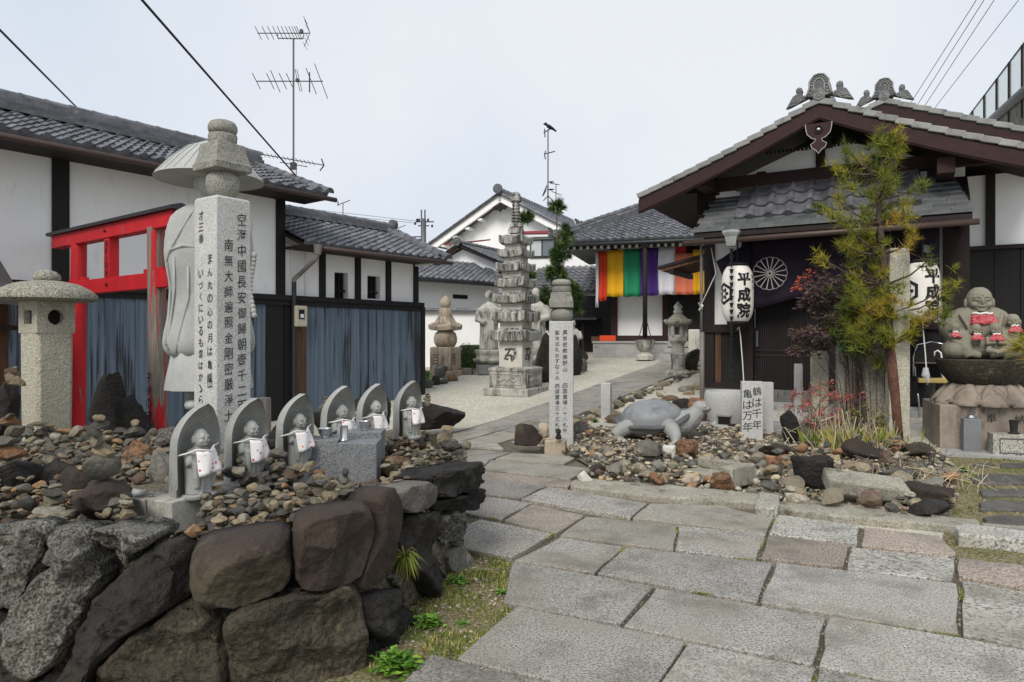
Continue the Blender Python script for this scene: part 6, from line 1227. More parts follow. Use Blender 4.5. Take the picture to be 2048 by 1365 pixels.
# gable: ridge in the middle of the front
gv = -.9; uk, zk = RF.uz(1638, 200, gv); zk -= .03; span = 2.62; zeL = rz_(1293, 392, gv); gsl = (zk-zeL)/2.56; gslp = math.hypot(1, gsl)
uL_, uR_ = uk-span, uk+span
mb = MB(); mb.loft([[Vector((.05, y, 3.1)), Vector((UW-.05, y, 3.1)), Vector((UW-.05, y, zk-.2-gsl*(UW-.05-uk))), Vector((uk, y, zk-.25)), Vector((.05, y, zk-.2-gsl*(uk-.05)))] for y in (.03, .12)]); mb.obj('gable_wall', M['plaster'], gate)
zb1, zb0 = rz_(1440, 359), rz_(1440, 384)
mb = MB(); mb.beam((-.35, -.02, (zb0+zb1)/2), (UW+.35, -.02, (zb0+zb1)/2), .12, zb1-zb0); mb.obj('gable_beam', M['wood_maroon'], gate)
for px in (1430, 1878): x = ru(px, -.1); bxo(gate, 'post', 'wood_dark', x-.14, x+.0, -.05, .1, 3.12, zb0-.001) if px > 1500 else bxo(gate, 'post', 'wood_dark', x-.3, x-.02, -.05, .1, 3.301, zb0-.001)
for px in (1523, 1641, 1765): x = ru(px, 0); bxo(gate, 'strut', 'wood_dark', x-.065, x+.065, -.03, .1, zb1+.001, zk-.3-gsl*abs(x-uk))
zd = rz_(1560, 301); zd2 = zd
mb = MB(); hw_ = (zk-.2-zd)/gsl; mb.loft([[Vector((uk-hw_, y, zd)), Vector((uk+hw_, y, zd)), Vector((uk, y, zk-.2))] for y in (-.045, .02)]); mb.obj('gable_shadow_board', M['wood_void'], gate)  # near-black board: the shadow under the gable peak is put into its colour
for i in range(34):
    x = uk-.95+i*.056
    if abs(x-uk) < .08: continue
    bxo(gate, 'dentil', 'wood_void', x, x+.026, -.03, .025, zd-.045, zd)
for px in (1412, 1890):
    x = ru(px, -.45); z = rz_(px, 368 if px < 1500 else 340, -.45); mb = MB(); mb.beam((x, -.75, z), (x, .3, z), .2, .2); mb.obj('purlin', M['wood_maroon'], gate)
mb = MB(); mb.beam((uk, -.8, zk-.33), (uk, .3, zk-.33), .2, .2); mb.obj('ridge_purlin', M['wood_dark'], gate)
for s in (-1, 1):
    e = uL_ if s < 0 else uR_
    mb = MB(); rows = []
    for i in range(13):                             # barge board with a slight sag
        f_ = i/12; x = uk+(e-uk)*f_; z = zk-.03-gsl*span*f_-.05*math.sin(f_*PI); rows.append([Vector((x, gv, z)), Vector((x, gv, z-.21)), Vector((x, gv+.07, z-.21)), Vector((x, gv+.07, z))])
    mb.loft(rows); mb.obj('barge_board', M['wood_maroon'], gate)
    mb = MB(); mb.loft([[r[1]+Vector((0, -.015, .055)), r[1]+Vector((0, -.015, .02)), r[1]+Vector((0, .0, .02)), r[1]+Vector((0, 0, .055))] for r in rows]); mb.obj('barge_moulding', M['wood_maroon'], gate)
    mb = MB(); mb.loft([[Vector((x, y, z)) for x, z in ((uk, zk), (e, zk-gsl*span), (e, zk-gsl*span-.05), (uk, zk-.05))] for y in (gv+.02, 4.6)]); mb.obj('roof_deck', M['wood_dark'], gate)
    mb = MB(); mb.loft([[Vector((x, y, z)) for x, z in ((uk, zk+.1), (e, zk-gsl*span+.06), (e, zk-gsl*span+.01), (uk, zk+.01))] for y in (gv+.3, 4.6)]); mb.obj('tile_bed', M['tile'], gate)
    nT_ = 14; d = Vector((e-uk, 0, -gsl*span))/nT_; X = -d.normalized(); me = None
    mb = MB(); L_ = d.length; n_ = 8
    for k in range(nT_):                            # pale verge tiles, each lapping the one below
        a = Vector((uk, gv, zk))+d*(k+1); mb = MB(); N_ = Vector((gsl, 0, 1)).normalized() if s > 0 else Vector((-gsl, 0, 1)).normalized()
        sag = Vector((0, 0, -.05*math.sin((k+.5)/nT_*PI))); th = .085
        q = [a+N_*(th*.95)-N_*.0, a+X*(L_*1.06)+N_*(th*.72), a+X*(L_*1.06)-N_*.02, a-N_*.0]
        mb.loft([[p+sag+Vector((0, -.03, 0)) for p in q], [p+sag+Vector((0, .32, 0)) for p in q]]); mb.obj('verge_tile', M['tile_pale'], gate, bev=.01)
roof(gate, (uL_, 3.6, zk-gsl*span+.05), (0, -1, 0), (1, 0, gsl), 18, 12, .235, span*gslp/12, single=False)
def crestpts(n, f): return [f(i/n) for i in range(n)]
def ornament(parent, x, y, z, s):
    """ridge-end demon tile: arched shield, pearl band, comma roundel and cloud fins"""
    arch = [(-.28, 0), (-.24, .08), (-.2, .2), (-.2, .33), (-.15, .40), (-.1, .46), (0, .48), (.1, .46), (.15, .40), (.2, .33), (.2, .2), (.24, .08), (.28, 0)]
    mb = MB(); mb.plate([(a*s, b*s) for a, b in arch], -.09*s, .12*s); mb.obj('ridge_shield', M['tile_dark'], parent, (x, y, z), bev=.01*s)
    mb = MB(); mb.tube([(a*s, -.1*s, b*s) for a, b in arch], .022*s, 6); mb.tube([(a*s*.55, -.1*s, b*s*.8) for a, b in arch[1:-1]], .016*s, 6); mb.obj('shield_rim', M['tile_pale'], parent, (x, y, z), smooth=True)
    mb = MB()
    for i in range(15):
        t = i/14*(len(arch)-3)+1; k = min(int(t), len(arch)-2); f_ = t-k; a = arch[k][0]*(1-f_)+arch[k+1][0]*f_; b = arch[k][1]*(1-f_)+arch[k+1][1]*f_; mb.ell((a*.78*s, -.1*s, b*.9*s), .02*s, n=8, m=6)
    mb.obj('pearl_band', M['tile_pale'], parent, (x, y, z), smooth=True)
    mb = MB(); mb.lathe([(.06, 0), (.13, .0), (.135, .06), (.11, .09), (.1, .075), (.01, .075)], 24); mb.xf(Matrix.Scale(s, 4)); mb.obj('roundel', M['tile_pale'], parent, (x, y-.07*s, z+.0*s), (PI/2, 0, 0), smooth=30)
    mb = MB()
    for k in range(3):
        b = 2*PI*k/3; mb.tube([((.03+.05*j/5)*math.cos(b+j*.42)*s, 0, (.03+.05*j/5)*math.sin(b+j*.42)*s) for j in range(6)], [.02*s*(1-j/7) for j in range(6)], 6)
    mb.obj('comma_crest', M['tile_pale'], parent, (x, y-.155*s, z), smooth=True)
    for q in (-1, 1):
        mb = MB(); fin = [(.24, -.02), (.3, .03), (.36, .1), (.34, .17), (.36, .24), (.42, .27), (.48, .24), (.49, .17), (.47, .12), (.55, .08), (.6, .0), (.64, -.08), (.7, -.18), (.6, -.16), (.45, -.1)]
        mb.plate([(q*a*s, b*s) for a, b in (fin if q > 0 else fin[::1])], -.06*s, .06*s); mb.obj('cloud_fin', M['tile_dark'], parent, (x, y, z), bev=.012*s, fix=True)
        mb = MB(); mb.tube([(q*(.42+.045*math.cos(a)*(1-a/12))*s, -.065*s, (.19+.045*math.sin(a)*(1-a/12))*s) for a in [i*.6 for i in range(14)]], .012*s, 5)
        for k in range(3): mb.tube([(q*(.3+.1*j+.03*k)*s, -.065*s, (.05-.05*k-.04*j+.03*math.sin(j*2.2+k))*s) for j in range(4)], .012*s, 5)
        mb.obj('scroll_relief', M['tile_pale'], parent, (x, y, z), smooth=True)
ornament(gate, uk, gv+.05, zk+.09, .62)
bxo(gate, 'ridge', 'tile', uk-.13, uk+.13, gv+.14, 4.6, zk+.05, zk+.3)
gy = [(-.2, 0), (-.19, -.1), (-.17, -.17), (-.1, -.24), (-.04, -.26), (-.06, -.3), (-.12, -.34), (-.1, -.4), (-.04, -.44), (0, -.5), (.04, -.44), (.1, -.4), (.12, -.34), (.06, -.3), (.04, -.26), (.1, -.24), (.17, -.17), (.19, -.1), (.2, 0)]
mb = MB(); mb.plate([(a*.85, b*.85) for a, b in gy], -.04, .03); mb.obj('gable_pendant', M['wood_maroon'], gate, (uk, gv-.02, zk-.31), bev=.006)
mb = MB(); mb.tube([(a*.85, -.042, b*.85) for a, b in gy], .0055, 5); mb.obj('pendant_edge', M['ink_pale'], gate, (uk, gv-.02, zk-.31)); mb = MB(); mb.lathe([(.03, 0), (.022, .012), (.004, .02)], 12); mb.obj('pendant_boss', M['metal'], gate, (uk, gv-.07, zk-.40), (PI/2, 0, 0), smooth=True); mb = MB(); mb.tube([(.055*math.cos(i*PI/3), 0, .055*math.sin(i*PI/3)) for i in range(7)], .008, 5); mb.obj('hex_boss', M['wood_maroon'], gate, (uk, gv-.072, zk-.40))
# pent roof: shingle courses with a tiled field on top
pv, pzb = -.85, rz_(1384, 466, -.85); puL, puR = ru(1384, pv), ru(1949, pv); ptu0, ptu1 = puL+.12, puR-.2; pzt = zb0-.10; pvt = -.02
nC = 8; sg = [0]
for j in range(nC):
    f0, f1 = j/nC, (j+1.25)/nC; xa = puL+(ptu0-puL)*f0; xb = puR+(ptu1-puR)*f0; n = 15; wS = (xb-xa)/n
    for i in range(n):
        x0 = xa+i*wS+(.0 if j % 2 else 0); dx = random.uniform(-.004, .004); mb = MB()
        x1 = x0+wS-.004; off_ = (wS*.5 if j % 2 else 0); x0 += off_*.5; x1 = min(x1+off_*.5, xb)
        y0, z0 = pv+(pvt-pv)*f0, pzb+(pzt-pzb)*f0; y1, z1 = pv+(pvt-pv)*min(f1, 1), pzb+(pzt-pzb)*min(f1, 1); l = .02+random.uniform(0, .005)
        mb.loft([[Vector((x0, y0, z0)), Vector((x1, y0, z0)), Vector((x1, y0, z0+l)), Vector((x0, y0, z0+l))], [Vector((x0, y1, z1-.012)), Vector((x1, y1, z1-.012)), Vector((x1, y1, z1)), Vector((x0, y1, z1))]]); mb.obj('shingle', M['slate'], gate)
mb = MB(); mb.loft([[Vector((x, pv+.01, pzb-.03)), Vector((x, pvt, pzt-.04)), Vector((x, pvt, pzt-.1)), Vector((x, pv+.01, pzb-.09))] for x in (puL+.02, puR-.02)]); mb.obj('pent_deck', M['wood_dark'], gate)
roof(gate, (ru(1470, -.6), -.64, pzb+.19), (1, 0, 0), (0, .6, zb0-pzb-.19), 9, 3, (ru(1842, -.6)-ru(1470, -.6))/9, math.hypot(.6, zb0-pzb-.19)/3, deck=False); bxo(gate, 'flashing', 'copper', ru(1475), ru(1828), -.085, -.021, zb0-.03, zb0+.01)
mb = MB(); mb.tube([(puL-.12, pv-.05, 2.735), (puR+.05, pv-.05, 2.76)], .042, 10); mb.obj('gutter', M['copper'], gate, smooth=True)
for px in (1480, 1700, 1930): x = ru(px, pv); bxo(gate, 'bracket', 'wood_dark', x-.03, x+.03, pv+.05, -.06, pzb-.14, pzb-.05)
dpx = ru(1403, -.5); mb = MB(); mb.tube([(dpx, -.5, 2.73), (dpx, -.5, 1.35)], .024, 8); mb.tube([(dpx+.01, -.5, 1.38), (dpx+.01, -.5, .1)], .036, 8); mb.obj('downpipe', M['pipe'], gate, smooth=True)
mb = MB(); mb.tube([(dpx-.03, -.53, 1.72), (dpx+.03, -.55, 1.8), (dpx-.02, -.56, 1.84), (dpx+.02, -.54, 1.74)], .02, 6); mb.tube([(dpx, -.54, 1.8), (dpx+.2, -.4, 2.3), (dpx+.14, -.45, 2.7)], .008, 5); mb.obj('rope_tie', M['cord'], gate, smooth=True)
mb = MB(); mb.loft([[Vector((-1.5, y, 2.74)), Vector((.0, y, 3.06)), Vector((.0, y, 3.0)), Vector((-1.5, y, 2.68))] for y in (2.2, 3.6)]); mb.obj('side_canopy', M['wood_dark'], gate)
for i in range(9): y = 2.25+i*.16; mb = MB(); mb.beam((-1.42, y, 2.66), (.0, y, 2.96), .05, .06); mb.obj('canopy_rafter', M['wood_brown'], gate)
mb = MB(); mb.beam((-1.2, 2.15, 2.62), (-1.2, 3.65, 2.62), .09, .1); mb.obj('canopy_purlin', M['wood_dark'], gate)
# second roof behind
g2 = thing('rear_building', 'rear temple building whose gable and white wall rise behind the gatehouse', 'temple building', (RO.x, RO.y, 0), rrz)
v2 = .75; uk2, zk2 = RF.uz(1768, 205, v2); sp2 = 3.6
for s in (-1, 1):
    sp2 = 1.1 if s < 0 else 3.6; e = uk2+s*sp2; mb = MB(); mb.loft([[Vector((uk2+(e-uk2)*f_, y, zk2-.03-gsl*sp2*f_-o_)) for y, o_ in ((v2, 0), (v2, .21), (v2+.07, .21), (v2+.07, 0))] for f_ in (0, .5, 1)]); mb.obj('barge_board', M['wood_maroon'], g2)
    mb = MB(); mb.loft([[Vector((x, y, z)) for x, z in ((uk2, zk2+.06), (e, zk2-gsl*sp2+.06), (e, zk2-gsl*sp2-.05), (uk2, zk2-.05))] for y in (v2+.02, 6)]); mb.obj('roof_deck', M['tile'], g2)
    nT_ = 6 if s < 0 else 18; d = Vector((e-uk2, 0, -gsl*sp2))/nT_; X = -d.normalized(); N_ = Vector((s*gsl, 0, 1)).normalized()
    for k in range(nT_):
        a = Vector((uk2, v2, zk2))+d*(k+1); q = [a+N_*.08, a+X*(d.length*1.06)+N_*.06, a+X*(d.length*1.06)-N_*.02, a]; mb = MB(); mb.loft([[p+Vector((0, -.03, 0)) for p in q], [p+Vector((0, .32, 0)) for p in q]]); mb.obj('verge_tile', M['tile_pale'], g2, bev=.01)
ornament(g2, uk2, v2+.05, zk2+.09, .58); bxo(g2, 'ridge', 'tile', uk2-.12, uk2+.12, v2+.14, 6, zk2+.05, zk2+.28)
vv = .45; bxo(g2, 'wall_panel', 'plaster', UW-.4, 8, vv, vv+.1, rz_(1980, 492, vv), 3.6)
for a, b in ((1971, 1990),): bxo(g2, 'post', 'wood_dark', ru(a, vv), ru(b, vv), vv-.05, vv-.002, rz_(1980, 492, vv), 3.6)
bxo(g2, 'rail', 'wood_dark', UW-.3, 8, vv-.06, vv-.001, rz_(1980, 500, vv), rz_(1980, 492, vv)-.001)
bxo(g2, 'board_backing', 'wood_void', UW, 8, vv-.004, vv+.05, .1, rz_(1980, 492, vv)-.01)
for i in range(14): bxo(g2, 'dark_board', 'wood_void', UW+.02+i*.3, UW+.31+i*.3, vv-.03, vv-.006, .1, rz_(1980, 500, vv)-.002)
mb = MB(); mb.loft([[Vector((x, v2+.1, zk2-.2-gsl*abs(x-uk2))), Vector((x, v2+.1, 3.4))] for x in (uk2-1.0, uk2, uk2+sp2*.9)], cap=False, closed=False); mb.obj('gable_wall', M['wood_void'], g2)
# purple curtain with a chrysanthemum crest
nor = thing('purple_curtain', 'purple door curtain with a white chrysanthemum crest and a tied back corner', 'curtain', (RO.x, RO.y, 0), rrz)
cv = -.32; cu0, cu1 = ru(1500, cv), ru(1880, cv); rows = []
for k in range(12):
    f_ = k/11; row = []
    for i in range(41):
        q = i/40; zb_ = 1.78+.1*math.sin(q*PI*.9)+.42*max(0, q-.55)-.05*math.cos(q*9); zt_ = 2.8; row.append(Vector((cu0+(cu1-cu0)*q, cv+.03*math.sin(q*26)*(.3+f_)+.03*math.sin(f_*2), zt_+(zb_-zt_)*f_)))
    rows.append(row)
mb = MB(); mb.loft(rows, cap=False, closed=False); o = mb.obj('cloth', M['purple'], nor, smooth=True); o.modifiers.new('c', 'SOLIDIFY').thickness = .004
A = Vector((ru(1432, -.45), -.45, rz_(1432, 523, -.45))); B0 = Vector((ru(1500, cv), cv, 2.78)); B1 = Vector((ru(1456, -.4), -.4, rz_(1456, 637, -.4)))
rows = []
for k in range(9):
    f_ = k/8; L0 = A.lerp(B1, f_); L0 = L0+Vector((.06*math.sin(f_*PI), 0, .0)); R0 = B0.lerp(Vector((ru(1500, -.35), -.35, 1.8)), f_); rows.append([L0.lerp(R0, i/8)+Vector((0, .025*math.sin(i*1.3+f_*2), 0)) for i in range(9)])
mb = MB(); mb.loft(rows, cap=False, closed=False); o = mb.obj('tied_corner', M['purple'], nor, smooth=True); o.modifiers.new('c', 'SOLIDIFY').thickness = .004
cc = Vector((ru(1541, cv), cv-.065, rz_(1541, 548, cv))); cr = 33/F*10.3; mb = MB()
for k in range(16):
    a = 2*PI*k/16; w = PI/16*.92; pts = []
    for j in range(-6, 7): b = j/6; th = a+b*w*(1.0); rr_ = cr*(.9+.1*math.sqrt(max(0, 1-b*b))); pts.append((math.sin(th)*rr_, 0, math.cos(th)*rr_))
    mb.tube([(math.sin(a-w*.6)*cr*.1, 0, math.cos(a-w*.6)*cr*.1)]+pts+[(math.sin(a+w*.6)*cr*.1, 0, math.cos(a+w*.6)*cr*.1)], .0042, 4)
    b = a+PI/16; mb.tube([(math.sin(b-w*.3)*cr*.93, 0, math.cos(b-w*.3)*cr*.93), (math.sin(b)*cr*1.0, 0, math.cos(b)*cr*1.0), (math.sin(b+w*.3)*cr*.93, 0, math.cos(b+w*.3)*cr*.93)], .0042, 4)
mb.tube([(math.sin(i*.5236)*cr*.08, 0, math.cos(i*.5236)*cr*.08) for i in range(13)], .004, 4); mb.obj('crest', M['ink_pale'], nor, cc)
rcv = cv-.05; mb = MB(); inscr('lettering', 'ink_pale', nor, [(ru(1852, rcv), rz_(1852, 498, rcv), .14, .11, '亀')], rcv-.01)
# paper lanterns
def lantern(label, px, py0, py1, rz, v):
    u, zc_ = RF.uz(px, (py0+py1)/2, v); P = RF.w(u, v, zc_); q = P.y/F; r = 31/F*P.y; hh = (py1-py0)/2*q; t = thing('paper_lantern', label, 'lantern', P, rz, 'paper lanterns flanking the door')
    prof = []; nr = 26
    for i in range(nr*2+1):
        f_ = -1+i/nr; rr_ = r*(1-abs(f_)**4.5*.36)*(1 if i % 2 else .985); prof.append((rr_, f_*hh))
    mb = MB(); mb.lathe(prof, 40); mb.obj('paper_shade', M['paper'], t, smooth=True)
    for s, zz in ((1, hh), (-1, -hh)): mb = MB(); mb.lathe([(r*.66, zz-s*.005), (r*.68, zz+s*.02), (r*.6, zz+s*.045), (r*.5, zz+s*.045)] if s > 0 else [(r*.5, zz-.045), (r*.6, zz-.045), (r*.68, zz-.02), (r*.66, zz+.005)], 30); mb.obj('ring', M['wood_black'], t, smooth=30)
    def wrap(p): a = p.x/r; f_ = p.z/hh; R_ = r*(1-abs(f_)**4.5*.36)+.004-p.y; return Vector((math.sin(a)*R_, -math.cos(a)*R_, p.z))
    inscr('lettering', 'ink', t, [(.02, hh*.5, hh*.55, .2, '平成院')], 0, fn=wrap, slant=.03, fat=.009); inscr('lettering', 'ink', t, [(.19, hh*.6, .075, .065, '亀峰山')], 0, fn=wrap, slant=.03)
    mb = MB(); c0 = -.31; R1, R2 = .17, .125
    for k in range(6):
        a0, a1 = PI/6+k*PI/3, PI/6+(k+1)*PI/3
        for j in range(4):
            b0, b1 = j/4, (j+1)/4; P0 = Vector((math.cos(a0), math.sin(a0))).lerp(Vector((math.cos(a1), math.sin(a1))), b0); P1 = Vector((math.cos(a0), math.sin(a0))).lerp(Vector((math.cos(a1), math.sin(a1))), b1)
            mb.add([wrap(Vector((c0+x*k_, 0, z*k_))) for (x, z), k_ in ((P0, R1), (P1, R1), (P1, R2), (P0, R2))], [(3, 2, 1, 0)])
    for k in range(6):
        a = k*PI/3; ctr = Vector((c0+.06*math.cos(a), 0, .06*math.sin(a))); n = 10; pts = [ctr+Vector((.034*math.cos(b)*math.cos(a)-.024*math.sin(b)*math.sin(a), 0, .034*math.cos(b)*math.sin(a)+.024*math.sin(b)*math.cos(a))) for b in [2*PI*i/n for i in range(n)]]; mb.add([wrap(p) for p in pts], [tuple(range(n-1, -1, -1))])
    mb.obj('hexagon_crest', M['ink'], t)
    mb = MB(); mb.tube([(0, 0, hh+.04), (0, 0, hh+.45)], .012, 6); mb.obj('hanger', M['wood_black'], t); return t
lantern('white paper lantern with black temple name, nearer the rain chain', 1475, 533, 644, R(2), -.55); lantern('white paper lantern with black temple name, behind the pine', 1845, 526, 640, R(0), -.55)
cd1 = thing('lantern_cord', 'pale cord hanging from the lantern beside the rain chain', 'cord', RF.w(ru(1478, -.5), -.5, 0), rrz); mb = MB(); zz = lambda py: rz_(1478, py, -.5); mb.tube([(-.03, 0, zz(660)), (.0, 0, zz(654)), (.02, 0, zz(670)), (.05, 0, zz(720)), (.075, 0, zz(775))], .008, 5); mb.obj('strand', M['cord'], cd1); cd2 = copy_tree(cd1); cd2.location = RF.w(ru(1842, -.5), -.5, .12); cd2['label'] = 'pale cord hanging below the lantern behind the pine'
# rain chain, basin
ch = RF.w(ru(1463, pv-.05), pv-.05, 0); rc = thing('rain_chain', 'rain chain of small dark cups under a grey hopper', 'rain chain', ch, rrz); zc2 = lambda py: rz_(1463, py, pv-.05)
mb = MB(); mb.lathe([(.06, zc2(493)), (.075, zc2(490)), (.1, zc2(474)), (.12, zc2(471)), (.14, zc2(466)), (.14, zc2(462)), (.05, zc2(460))], 6, ph=PI/6); mb.obj('hopper', M['granite_grey'], rc, smooth=20)
zz = zc2(497); mb = MB(); mb.lathe([(.012, 0), (.02, .012), (.026, .05), (.036, .062), (.03, .058), (.016, .012)], 10); cupm = mb.mesh('cup', M['metal_dark'], smooth=40); mb = MB(); mb.tube([(.012*math.cos(a), 0, .012*math.sin(a)) for a in [i*PI/4 for i in range(9)]], .004, 5); lkm = mb.mesh('link', M['metal_dark'])
k = 0
while zz > zc2(785): put('cup', cupm, None, rc, (0, 0, zz-.07)); put('link', lkm, None, rc, (0, 0, zz-.082)); zz -= .1
bs = gp(1452, 850); bw = 41/F*bs.y; bh = 68/F*bs.y; wb_ = thing('stone_basin', 'round granite water basin under the rain chain', 'stone basin', bs, rrz)
mb = MB(); mb.lathe([(bw*.72, 0), (bw*.86, bh*.2), (bw*.98, bh*.5), (bw*1.02, bh*.75), (bw*1.0, bh*.92), (bw*.94, bh), (bw*.76, bh*.99), (bw*.72, bh*.9), (bw*.68, bh*.7), (.01, bh*.65)], 40, mod=lambda a, z: 1+.03*math.sin(2*a)); mb.obj('bowl', M['granite'], wb_, smooth=40)
mb = MB(); mb.lathe([(bw*.73, bh*.8), (.01, bh*.801)], 30); mb.obj('water', M['black_glaze'], wb_)
bxo(wb_, 'mouth', 'lattice_void', -.04, .1, -bw*1.0, -bw*.7, .02, bh*.3); bxo(wb_, 'mouth_rim', 'granite_cap', -.06, .12, -bw*1.02, -bw*.8, bh*.3, bh*.36, .006)
o = bxo(None, 'basin_slab', 'plinth', -.75, .9, -.45, .5, -.06, .035, .01); o.location = bs; o.rotation_euler = (0, 0, rrz); tag(o, 'flat stone slab under the round granite basin', 'slab')
mb = MB(); mb.lathe([(.11, 0), (.12, .012), (.02, .014)], 20); o = mb.obj('drain_dish', M['wood_maroon'], None, bs+Vector((.02, -.38, .036)), smooth=30); tag(o, 'reddish flat dish before the basin mouth', 'dish')
# folding chair, umbrella, glazed pot at the right of the door
cp = RF.w(ru(1868, -.35), -.35, gbz+.02); chair = thing('folding_chair', 'folding chair with a black back and yellow cushion beside the big jizo', 'chair', cp, rrz+R(10)); zc3 = lambda py: rz_(1868, py, -.35)-cp.z
mb = MB(); mb.plate([(-.2, zc3(728)), (.2, zc3(728)), (.21, zc3(705)), (.16, zc3(692)), (0, zc3(687)), (-.16, zc3(692)), (-.21, zc3(705))], .12, .15); mb.obj('backrest', M['wood_void'], chair, bev=.01)
bxo(chair, 'seat', 'yellow', -.22, .22, -.2, .16, zc3(765), zc3(756), .01)
for s in (-1, 1):
    mb = MB(); mb.tube([(s*.22, .16, 0), (s*.22, .14, zc3(740)), (s*.22, .135, zc3(715)), (s*.17, .135, zc3(690)), (0, .135, zc3(684))], .011, 6); mb.obj('frame_tube', M['metal'], chair, smooth=True); mb = MB(); mb.tube([(s*.21, -.22, 0), (s*.21, .1, zc3(735))], .011, 6); mb.obj('leg', M['metal'], chair, smooth=True)
mb = MB(); mb.tube([(-.22, .11, zc3(727)), (.22, .11, zc3(727))], .011, 6); mb.obj('cross_bar', M['metal'], chair)
um = thing('white_umbrella', 'white furled umbrella with a curved handle hanging on the folding chair', 'umbrella', cp+Vector((.03, -.13, 0)), rrz); mb = MB(); mb.tube([(-.09, 0, zc3(712)), (-.085, 0, zc3(704)), (-.05, 0, zc3(701)), (-.015, 0, zc3(706)), (.0, 0, zc3(722)), (.01, 0, zc3(735))], .011, 7); mb.obj('handle', M['white_plastic'], um, smooth=True); mb = MB(); mb.tube([(.01, 0, zc3(733)), (.015, 0, zc3(738)), (.03, 0, zc3(752)), (.045, 0, zc3(766))], [.02, .045, .036, .014], 8); mb.obj('canopy', M['white_plastic'], um)
um2 = thing('clear_umbrella', 'folded clear plastic umbrella left of the white one', 'umbrella', cp+Vector((-.17, -.13, 0)), rrz); mb = MB(); mb.tube([(-.02, 0, zc3(735)), (-.02, 0, zc3(750)), (.01, 0, zc3(765))], [.03, .05, .02], 8); mb.obj('canopy', M['curtain'], um2)
pt_ = gp(1846, 832); pw = 38/F*pt_.y; ph_ = 62/F*pt_.y; mb = MB(); mb.lathe([(pw*.7, 0), (pw*.9, ph_*.3), (pw*.98, ph_*.75), (pw*1.04, ph_*.88), (pw*1.04, ph_*.97), (pw*.95, ph_), (pw*.85, ph_*.95), (pw*.7, ph_*.5), (.01, ph_*.45)], 36); o = mb.obj('glazed_pot', M['black_glaze'], None, pt_+Vector((0, .15, .12)), smooth=40); tag(o, 'big glossy black glazed pot between the granite posts and the big jizo', 'pot')
o = bxo(None, 'pot_plinth', 'plinth', -.42, .42, -.3, .3, -.05, .12, .008); o.location = pt_+Vector((0, .15, 0)); o.rotation_euler = (0, 0, rrz); tag(o, 'pale block plinth under the black glazed pot', 'plinth')
# elevated road at the upper right
er0, er1 = at(1915, 262, 34), at(2110, 60, 17); er = thing('elevated_road', 'stained concrete elevated road wall with clear screens at the upper right corner', 'elevated road', (er0.x, er0.y, 0)); dv = (er1-er0); nP = 9
tp = lambda f_, py0, py1: None
wtop = [at(1900, 318, 36), at(2120, 80+52, 16.4)]
a, b = wtop[0]-Vector((er0.x, er0.y, 0)), wtop[1]-Vector((er0.x, er0.y, 0))
mb = MB(); mb.loft([[a, b, Vector((b.x, b.y, b.z-4)), Vector((a.x, a.y, a.z-4))], [a+Vector((.5, .4, 0)), b+Vector((.5, .4, 0)), Vector((b.x+.5, b.y+.4, b.z-4)), Vector((a.x+.5, a.y+.4, a.z-4))]]); mb.obj('parapet', M['concrete'], er, fix=True)
mb = MB(); mb.tube([a+Vector((-.1, -.1, .05)), b+Vector((-.1, -.1, .05))], .16, 8); mb.obj('pipe', M['metal_grey'], er, smooth=True)
qg = NT('clear_screen'); qg.set(qg.b, Alpha=.35); M['screen'] = qg.done('b9cfca', .2)
hp = [at(1900, 282, 36), at(2120, -8, 16.4)]; ha, hb2 = hp[0]-Vector((er0.x, er0.y, 0)), hp[1]-Vector((er0.x, er0.y, 0))
for i in range(nP):
    f_ = [0, .2, .36, .5, .62, .72, .81, .9, 1.0][i]; p0 = a.lerp(b, f_); p1 = ha.lerp(hb2, f_); p1 = Vector((p0.x, p0.y, p1.z)); rod(er, 'post', p0-Vector((0, 0, .6)), p1, .05, 'wood_maroon', 6)
    if i < nP-1:
        g_ = [0, .2, .36, .5, .62, .72, .81, .9, 1.0][i+1]; q0 = a.lerp(b, g_); q1 = Vector((q0.x, q0.y, ha.lerp(hb2, g_).z)); mb = MB(); mb.add([p0, q0, q1, p1], [(0, 1, 2, 3)]); o = mb.obj('screen_panel', M['screen'], er); o.modifiers.new('t', 'SOLIDIFY').thickness = .01; rod(er, 'top_rail', p1, q1, .03)
# ---------------------------------------------------------------- stone bed with the turtle
BED = [gp(*p)[:2] for p in [(1150, 968), (1520, 1003), (1550, 1016), (1900, 1056), (1912, 1000), (1905, 935), (1870, 905), (1700, 890), (1560, 872), (1430, 860), (1160, 862), (1075, 880), (1085, 908), (1150, 922), (1185, 942)]]
def bed_h(x, y): return gz(x, y)+.035+.035*vnoise((x, y, 3), 1.4, 2)
sheet('stone_bed', BED, M['bed_soil'], .028, 'earth under the bed of loose stones', bumpy=.02)
big = []
def bedrock(name, label, mat, px0, px1, py0, py1, seed, cat='rock', **k):
    p = gp((px0+px1)/2, py1); q = p.y/F; w = (px1-px0)*q/2; h = (py1-py0)*q/2*1.1; big.append((p.x, p.y, w))
    return tag(rock_obj(name, mat, p+Vector((0, w*.3, h*.85+.035)), (w*1.05, w*.75, h*1.08), seed, **k), label, cat)
